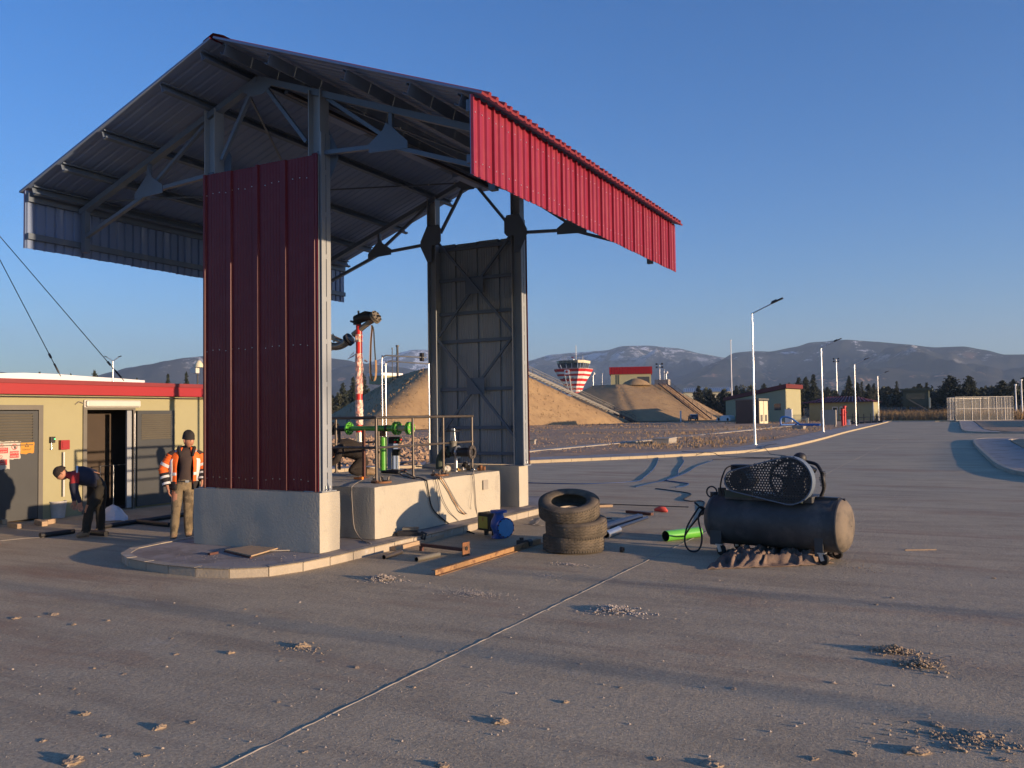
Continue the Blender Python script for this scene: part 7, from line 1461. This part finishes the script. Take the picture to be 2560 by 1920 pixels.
TR_ = [(1748, 963, 280, 'spruce', 0, 40, 'dark spruce right behind the farther mound stairs'), (1776, 970, 285, 'cedar', 1, 40, 'dark spreading conifer below the long striped hall'), (1808, 975, 280, 'spruce', 1, 34, 'dark conifer just left of the tall white mast'), (1843, 962, 275, 'spruce', 2, 30, 'pointed dark conifer just right of the tall white mast'), (1866, 950, 290, 'round', 0, 34, 'yellow-green rounded tree left of the nearest street lamp'), (1890, 972, 270, 'cedar', 0, 34, 'dark conifer behind the nearest street lamp pole'), (1912, 957, 285, 'cedar', 2, 34, 'dark conifer over the low end of the monopitch roof'), (1933, 968, 285, 'spruce', 0, 26, 'small dark conifer above the middle of the monopitch roof'), (1952, 957, 280, 'cedar', 1, 28, 'bushy conifer left of the high roof end'), (1975, 954, 290, 'cypress', 0, 12, 'slim cypress directly above the high roof end'),
 (1999, 942, 270, 'spruce', 1, 38, 'tall conifer right of the high roof end'), (2017, 941, 275, 'cedar', 0, 44, 'broad tall conifer in the clump left of the second lamp'), (2036, 933, 265, 'spruce', 2, 34, 'tallest spire-topped conifer just left of the second lamp'), (2070, 966, 260, 'cedar', 2, 40, 'bushy conifer right of the second lamp'), (2092, 975, 270, 'spruce', 0, 30, 'low conifer at the foot of the floodlight mast'), (2125, 937, 275, 'spruce', 1, 28, 'tall narrow conifer left of the third lamp'), (2146, 955, 270, 'cedar', 1, 28, 'conifer directly behind the third lamp'), (2157, 952, 280, 'cypress', 1, 12, 'thin cypress right of the third lamp'), (2174, 958, 265, 'cedar', 0, 34, 'bushy conifer left of the farthest lamp'), (2188, 956, 280, 'cypress', 0, 11, 'thin cypress directly left of the farthest lamp'),
 (2221, 964, 240, 'spruce', 2, 44, 'wide dark conifer right of the farthest lamp'), (2244, 950, 260, 'cypress', 1, 12, 'lone thin cypress left of the guard tower'), (2242, 968, 235, 'spruce', 0, 34, 'dark conifer immediately left of the guard tower'), (2287, 965, 230, 'cedar', 1, 50, 'flat-topped conifer behind the guard tower'), (2319, 955, 240, 'spruce', 1, 26, 'slim conifer right of the guard tower'), (2345, 985, 235, 'cedar', 2, 44, 'low dark conifer between guard tower and mesh enclosure'), (2378, 937, 225, 'cedar', 0, 76, 'largest dark cedar with ragged branches left of the mesh enclosure'), (2425, 938, 225, 'cedar', 1, 60, 'large olive cedar behind the middle of the mesh enclosure'), (2460, 990, 235, 'cedar', 2, 50, 'low conifer behind the mesh enclosure in the gap between cedars'), (2508, 949, 228, 'cedar', 2, 60, 'broad dark cedar behind the right end of the mesh enclosure'), (2536, 946, 232, 'cedar', 0, 44, 'conifer behind the two flagpoles'), (2562, 941, 235, 'spruce', 2, 40, 'dark conifer cut by the right edge of the view'),
 (832, 972, 230, 'round', 0, 40, 'low bush left of the wrapped riser'), (858, 955, 235, 'cedar', 1, 36, 'dark bush left of the riser at the mound slope'), (884, 940, 240, 'spruce', 0, 34, 'dark conifer just left of the riser above the mound'), (908, 930, 250, 'cedar', 2, 34, 'dark conifer just right of the riser above the mound'),
 (98, 927, 160, 'spruce', 1, 22, 'small conifer tip above the station, nearest the left guy wire'), (177, 932, 165, 'cedar', 0, 26, 'bushy treetop above the station roof between the wires'), (236, 923, 160, 'cedar', 2, 32, 'ragged conifer top left of the double-armed lamp'), (342, 943, 165, 'cedar', 1, 26, 'low treetop right of the double-armed lamp'), (420, 931, 165, 'spruce', 2, 26, 'pointed treetop left of the weather post'), (466, 927, 160, 'spruce', 0, 24, 'conifer top immediately left of the weather post')]
for px, top, dist, kind, i, wd, lb in TR_: tree(px, top, dist, kind, i, lb, wd)
# the wood behind: one dark mass of crowns below the single trees
def mass(name, px0, px1, d0, d1, n, h0, h1, seed):
    r_ = random.Random(seed); V = []; F = []
    for _ in range(n):
        px = r_.uniform(px0, px1); d = r_.uniform(d0, d1); q = far(px, 1045, d); hh = (h0+(h1-h0)*(.5+.5*noise.noise(Vector((px*.045, seed, 0)))+.25*noise.noise(Vector((px*.17, seed, 2))))); z = hh*(1-r_.random()**1.6*.97); s_ = r_.uniform(.25, .6)
        n_ = Vector((r_.uniform(-1, 1), r_.uniform(-1, 1), r_.uniform(-1, 1))).normalized(); u = n_.orthogonal().normalized(); v = n_.cross(u); o_ = Vector((q.x, q.y, z)); k = len(V); V += [o_-u*s_, o_+v*s_*.6, o_+u*s_, o_-v*s_*.6]; F.append((k, k+1, k+2, k+3))
    b = MB(); b.add(V, F); return tag(b.build(name, 'leaf_dark'), kind='stuff')
mass('distant_wood', 1735, 2620, 285, 310, 24000, 5.0, 11.5, 3); mass('distant_wood', 2195, 2620, 226, 250, 9000, 3.5, 7.5, 5); mass('distant_wood', 790, 930, 245, 262, 3500, 5.5, 11, 7)
# ---------------------------------------------------------------- sheds outside the picture on the right; they shade the road
for y0, y1, h in ((31.5, 60, 4.25), (98, 143, 4.15)):
    t = thing('storage_shed', 'flat-roofed shed to the right of the road, '+('nearer' if y0 < 50 else 'farther')+' of two', 'building', (44, (y0+y1)/2, 0)); b = MB(); b.bb((40, y0, 0), (48, y1, h-.2)); b.build('wall', 'shed_wall', t); b = MB(); b.bb((39.8, y0-.2, h-.2), (48.2, y1+.2, h)); b.build('roof', 'shed_roof', t)
for k, (x, y, s_) in enumerate(((66, 11.5, .62), (70, 3.2, .7))):
    me, tm = proto('cedar', k); t = thing('cedar_tree', 'conifer standing far to the right of the apron, '+('farther' if k == 0 else 'nearer')+' of two', 'tree', (x, y, 0), k)
    for nm, m_ in (('crown', me), ('trunk', tm)): c = bpy.data.objects.new(nm, m_); COL.objects.link(c); c.parent = t; c.scale = (s_*.45, s_*.45, s_)
# ---------------------------------------------------------------- mud clods one by one, gravel and clutter as loose matter
def clod_mesh(seed, flat=.45):
    r_ = random.Random(seed); n1, n2 = 12, 7; vs = []
    for i in range(n2+1):
        th = PI*.55*i/n2
        for k in range(n1):
            a = 2*PI*k/n1; d = Vector((math.sin(th)*math.cos(a), math.sin(th)*math.sin(a), math.cos(th)))
            rr = 1+.45*noise.noise(d*2.2+Vector((seed*3.1, 0, 0)))+.22*noise.noise(d*6+Vector((seed, 5, 0))); vs.append((d.x*rr, d.y*rr*.75, max(0, d.z*rr*flat)))
    me = bpy.data.meshes.new('clod'); me.from_pydata(vs, [], [(i*n1+k, i*n1+(k+1) % n1, (i+1)*n1+(k+1) % n1, (i+1)*n1+k) for i in range(n2) for k in range(n1)]); return me
CM = []
for i in range(5): m_ = clod_mesh(i+1, .4+.08*i); m_.materials.append(MATS['mud']); CM.append(m_)
CL = [(132, 1536, .13), (40, 1546, .10), (95, 1542, .05), (184, 1562, .06), (270, 1552, .05), (430, 1596, .05), (440, 1636, .06), (580, 1564, .05), (576, 1633, .085), (235, 1671, .04), (310, 1685, .05), (183, 1722, .045), (195, 1735, .03), (210, 1786, .085), (400, 1820, .10), (265, 1841, .06), (108, 1852, .06), (360, 1889, .06), (180, 1905, .15), (755, 1617, .14), (805, 1654, .05), (700, 1652, .04), (890, 1669, .06), (640, 1541, .04), (612, 1523, .04), (815, 1724, .035), (695, 1755, .045), (480, 1806, .05), (1250, 1806, .12), (1035, 1719, .04), (760, 1880, .05), (1005, 1592, .04), (1140, 1626, .04), (1105, 1915, .09), (1413, 1756, .06), (1450, 1660, .05), (1833, 1722, .06), (2082, 1708, .05), (1550, 1719, .04), (2190, 1512, .05), (2480, 1545, .04), (2290, 1880, .16), (2390, 1870, .10), (2440, 1840, .12), (2130, 1885, .07), (1640, 1898, .06), (1780, 1912, .13), (2035, 1897, .06), (2484, 1446, .06), (2230, 1495, .05), (2510, 1900, .08), (2340, 1812, .10)]
for i, (px, py, s_) in enumerate(CL):
    q = G(px, py); c = bpy.data.objects.new('mud_clod', CM[i % 5]); COL.objects.link(c); c.location = (q.x, q.y, -.002); c.rotation_euler = (0, 0, i*1.7); c.scale = (s_*.55, s_*.55, s_*.32)
    tag(c, 'dried mud clod stuck to the open apron in the foreground', 'mud clod', 'mud clods scattered over the apron')
def scatter(name, label_kind, pts, m, seed=1):
    """small faceted stones, one mesh: pts = (x, y, z, size)"""
    r_ = random.Random(seed); b = MB(); base = [Vector(v) for v in ((1, 0, 0), (-1, 0, 0), (0, 1, 0), (0, -1, 0), (0, 0, 1), (0, 0, -.4))]
    F = [(0, 2, 4), (2, 1, 4), (1, 3, 4), (3, 0, 4), (2, 0, 5), (1, 2, 5), (3, 1, 5), (0, 3, 5)]; V = []; FF = []
    for x, y, z, s_ in pts:
        a = r_.uniform(0, 6.3); ca, sa = math.cos(a), math.sin(a); k = len(V); sx, sy, sz = s_*r_.uniform(.7, 1.2), s_*r_.uniform(.5, 1), s_*r_.uniform(.4, .8)
        for v in base: vx, vy, vz = v.x*sx*r_.uniform(.8, 1.2), v.y*sy*r_.uniform(.8, 1.2), v.z*sz; V.append((x+vx*ca-vy*sa, y+vx*sa+vy*ca, z+vz+sz*.3))
        FF += [(f[0]+k, f[1]+k, f[2]+k) for f in F]
    b.add(V, FF); o = b.build(name, m); return tag(o, kind='stuff')
rr = random.Random(12); P_ = []
for _ in range(5200):   # loose grit all over the apron, denser to the front
    px = rr.uniform(-40, 2600); py = 1180+740*rr.random()**.75; q = G(px, py)
    if -11.3 < q.x < -7.6 and 7.8 < q.y < 18.4: continue
    dd = noise.noise(Vector((q.x*.7, q.y*.7, 3))); 
    if dd < -.05 and rr.random() < .6: continue
    P_.append((q.x, q.y, 0, rr.uniform(.002, .006)*(1 if rr.random() < .965 else 2.6)))
scatter('loose_grit', '', P_, 'pebble', 3)
def heap(px, py, rx, ry, n, s0, s1, seed, h=.0):
    r_ = random.Random(seed); c = G(px, py); out = []
    for _ in range(n): a = r_.uniform(0, 6.3); d = abs(r_.gauss(0, .5)); out.append((c.x+math.cos(a)*d*rx, c.y+math.sin(a)*d*ry, h*max(0, 1-d)*r_.random(), r_.uniform(s0, s1)))
    return out
scatter('gravel_heap', '', heap(955, 1449, .26, .20, 420, .008, .017, 1, .07)+heap(1000, 1453, .5, .12, 90, .005, .01, 2), 'pebble', 1)
scatter('gravel_scatter', '', heap(1180, 1487, .6, .28, 420, .004, .010, 3, .015)+heap(1170, 1475, .7, .15, 120, .004, .009, 5), 'pebble_white', 2)
scatter('gravel_heap', '', heap(1530, 1527, .30, .26, 330, .008, .020, 6, .05)+heap(1590, 1535, .40, .2, 70, .010, .019, 7), 'pebble_white', 4)
scatter('gravel_scatter', '', heap(1430, 1412, .42, .16, 160, .006, .013, 8, .01)+heap(1370, 1440, .4, .2, 120, .005, .010, 14), 'pebble_white', 5)
scatter('mud_crumbs', '', heap(2235, 1630, .22, .16, 320, .008, .019, 9, .06)+heap(2300, 1665, .24, .16, 260, .008, .020, 10, .05)+heap(2340, 1650, .4, .2, 60, .006, .013, 11), 'mud', 6)
scatter('mud_crumbs', '', heap(755, 1620, .28, .16, 160, .006, .014, 12)+heap(2420, 1850, .5, .22, 280, .008, .02, 13)+heap(2150, 1420, .5, .6, 60, .006, .012, 15), 'mud', 7)
P_ = []
for _ in range(42):
    px = rr.uniform(600, 2560); py = rr.uniform(1500, 1915); q = G(px, py); P_.append((q.x, q.y, 0, rr.uniform(.010, .019)))
scatter('pebbles', '', P_, 'pebble_white', 8)
P_ = heap(1150, 1335, .7, .12, 140, .006, .014, 16)+heap(1330, 1300, .8, .25, 120, .006, .014, 17)+[(q.x, q.y, .118, rr.uniform(.004, .010)) for q in [G(rr.uniform(430, 900), rr.uniform(1385, 1425), .118) for _ in range(160)] if -10.8 < q.x < -7.95 and q.y > 8.35]
scatter('loose_grit', '', P_, 'pebble', 9)
# clods and tussocks on the verge: catch the low sun
r_ = random.Random(21); P_ = []
for _ in range(17000):
    px = r_.uniform(800, 2600); d = 30*(190/30)**r_.random(); q = far(px, 1050, d)
    if q.x > -11.5 and q.y < 160: continue
    if q.y < 24 or q.x < -150: continue
    kx = -11.2 if q.y > 48 else (-11.2-(48-q.y)*.62)
    if q.x > kx-.4: continue
    if abs(q.x+19.7) < .6 and q.y < 112: continue
    if noise.noise(Vector((q.x*.12, q.y*.12, 1))) < -.25 and r_.random() < .7: continue
    P_.append((q.x, q.y, .12, r_.uniform(.02, .05)*(1+d/120)))
scatter('soil_clods', '', P_, 'soil', 11)
P_ = []
for _ in range(900):
    px = r_.uniform(815, 1075); d = r_.uniform(34, 75); q = far(px, 1050, d)
    if q.x > -17: continue
    P_.append((q.x, q.y, .10, r_.uniform(.1, .26)))
scatter('dug_soil', '', P_, 'soil', 12)
def tufts(name, pts, m, h0, h1, seed, blades=5, wdt=.02):
    r_ = random.Random(seed); V = []; F = []
    for x, y, z, s_ in pts:
        for _ in range(blades):
            a = r_.uniform(0, 6.3); h = r_.uniform(h0, h1)*s_; k = len(V); dx, dy = math.cos(a), math.sin(a); ox, oy = x+r_.uniform(-.1, .1)*s_, y+r_.uniform(-.1, .1)*s_; w_ = wdt*s_
            V += [(ox-dy*w_, oy+dx*w_, z), (ox+dy*w_, oy-dx*w_, z), (ox+dx*h*.4, oy+dy*h*.4, z+h)]; F.append((k, k+1, k+2))
    b = MB(); b.add(V, F); return tag(b.build(name, m), kind='stuff')
P_ = []
for _ in range(7000):   # dry grass on the mounds' slopes
    mb_, mt_ = (m1b, m1t) if r_.random() < .6 else (m2b, m2t); k = len(mb_); i = r_.randrange(k); f = r_.random(); t = r_.random(); a = mb_[i].lerp(mb_[(i+1) % k], f); c = mt_[i].lerp(mt_[(i+1) % k], f); p = a.lerp(c, t); P_.append((p.x, p.y, p.z-.1, r_.uniform(.5, 1.5)))
tufts('dry_grass', P_, 'dry_grass', .12, .32, 5, 4, .03)
P_ = []
for _ in range(2600):
    px = r_.uniform(2190, 2600); q = far(px, 1050, r_.uniform(166, 205)); P_.append((q.x, q.y, 0, r_.uniform(.8, 1.6)))
tufts('tall_dry_grass', P_, 'dry_grass', .7, 1.5, 6, 5, .05)
P_ = []
for _ in range(5000):
    px = r_.uniform(1150, 2050); d = 40*(170/40)**r_.random(); q = far(px, 1050, d)
    if q.x > -11.6 or q.y < 30 or q.x > -11.2-(48-q.y)*.62: continue
    if noise.noise(Vector((q.x*.1, q.y*.1, 7))) < 0: continue
    P_.append((q.x, q.y, .1, r_.uniform(.6, 1.4)*(1+d/150)))
tufts('verge_grass', P_, 'dry_grass', .05, .16, 8, 4, .014)
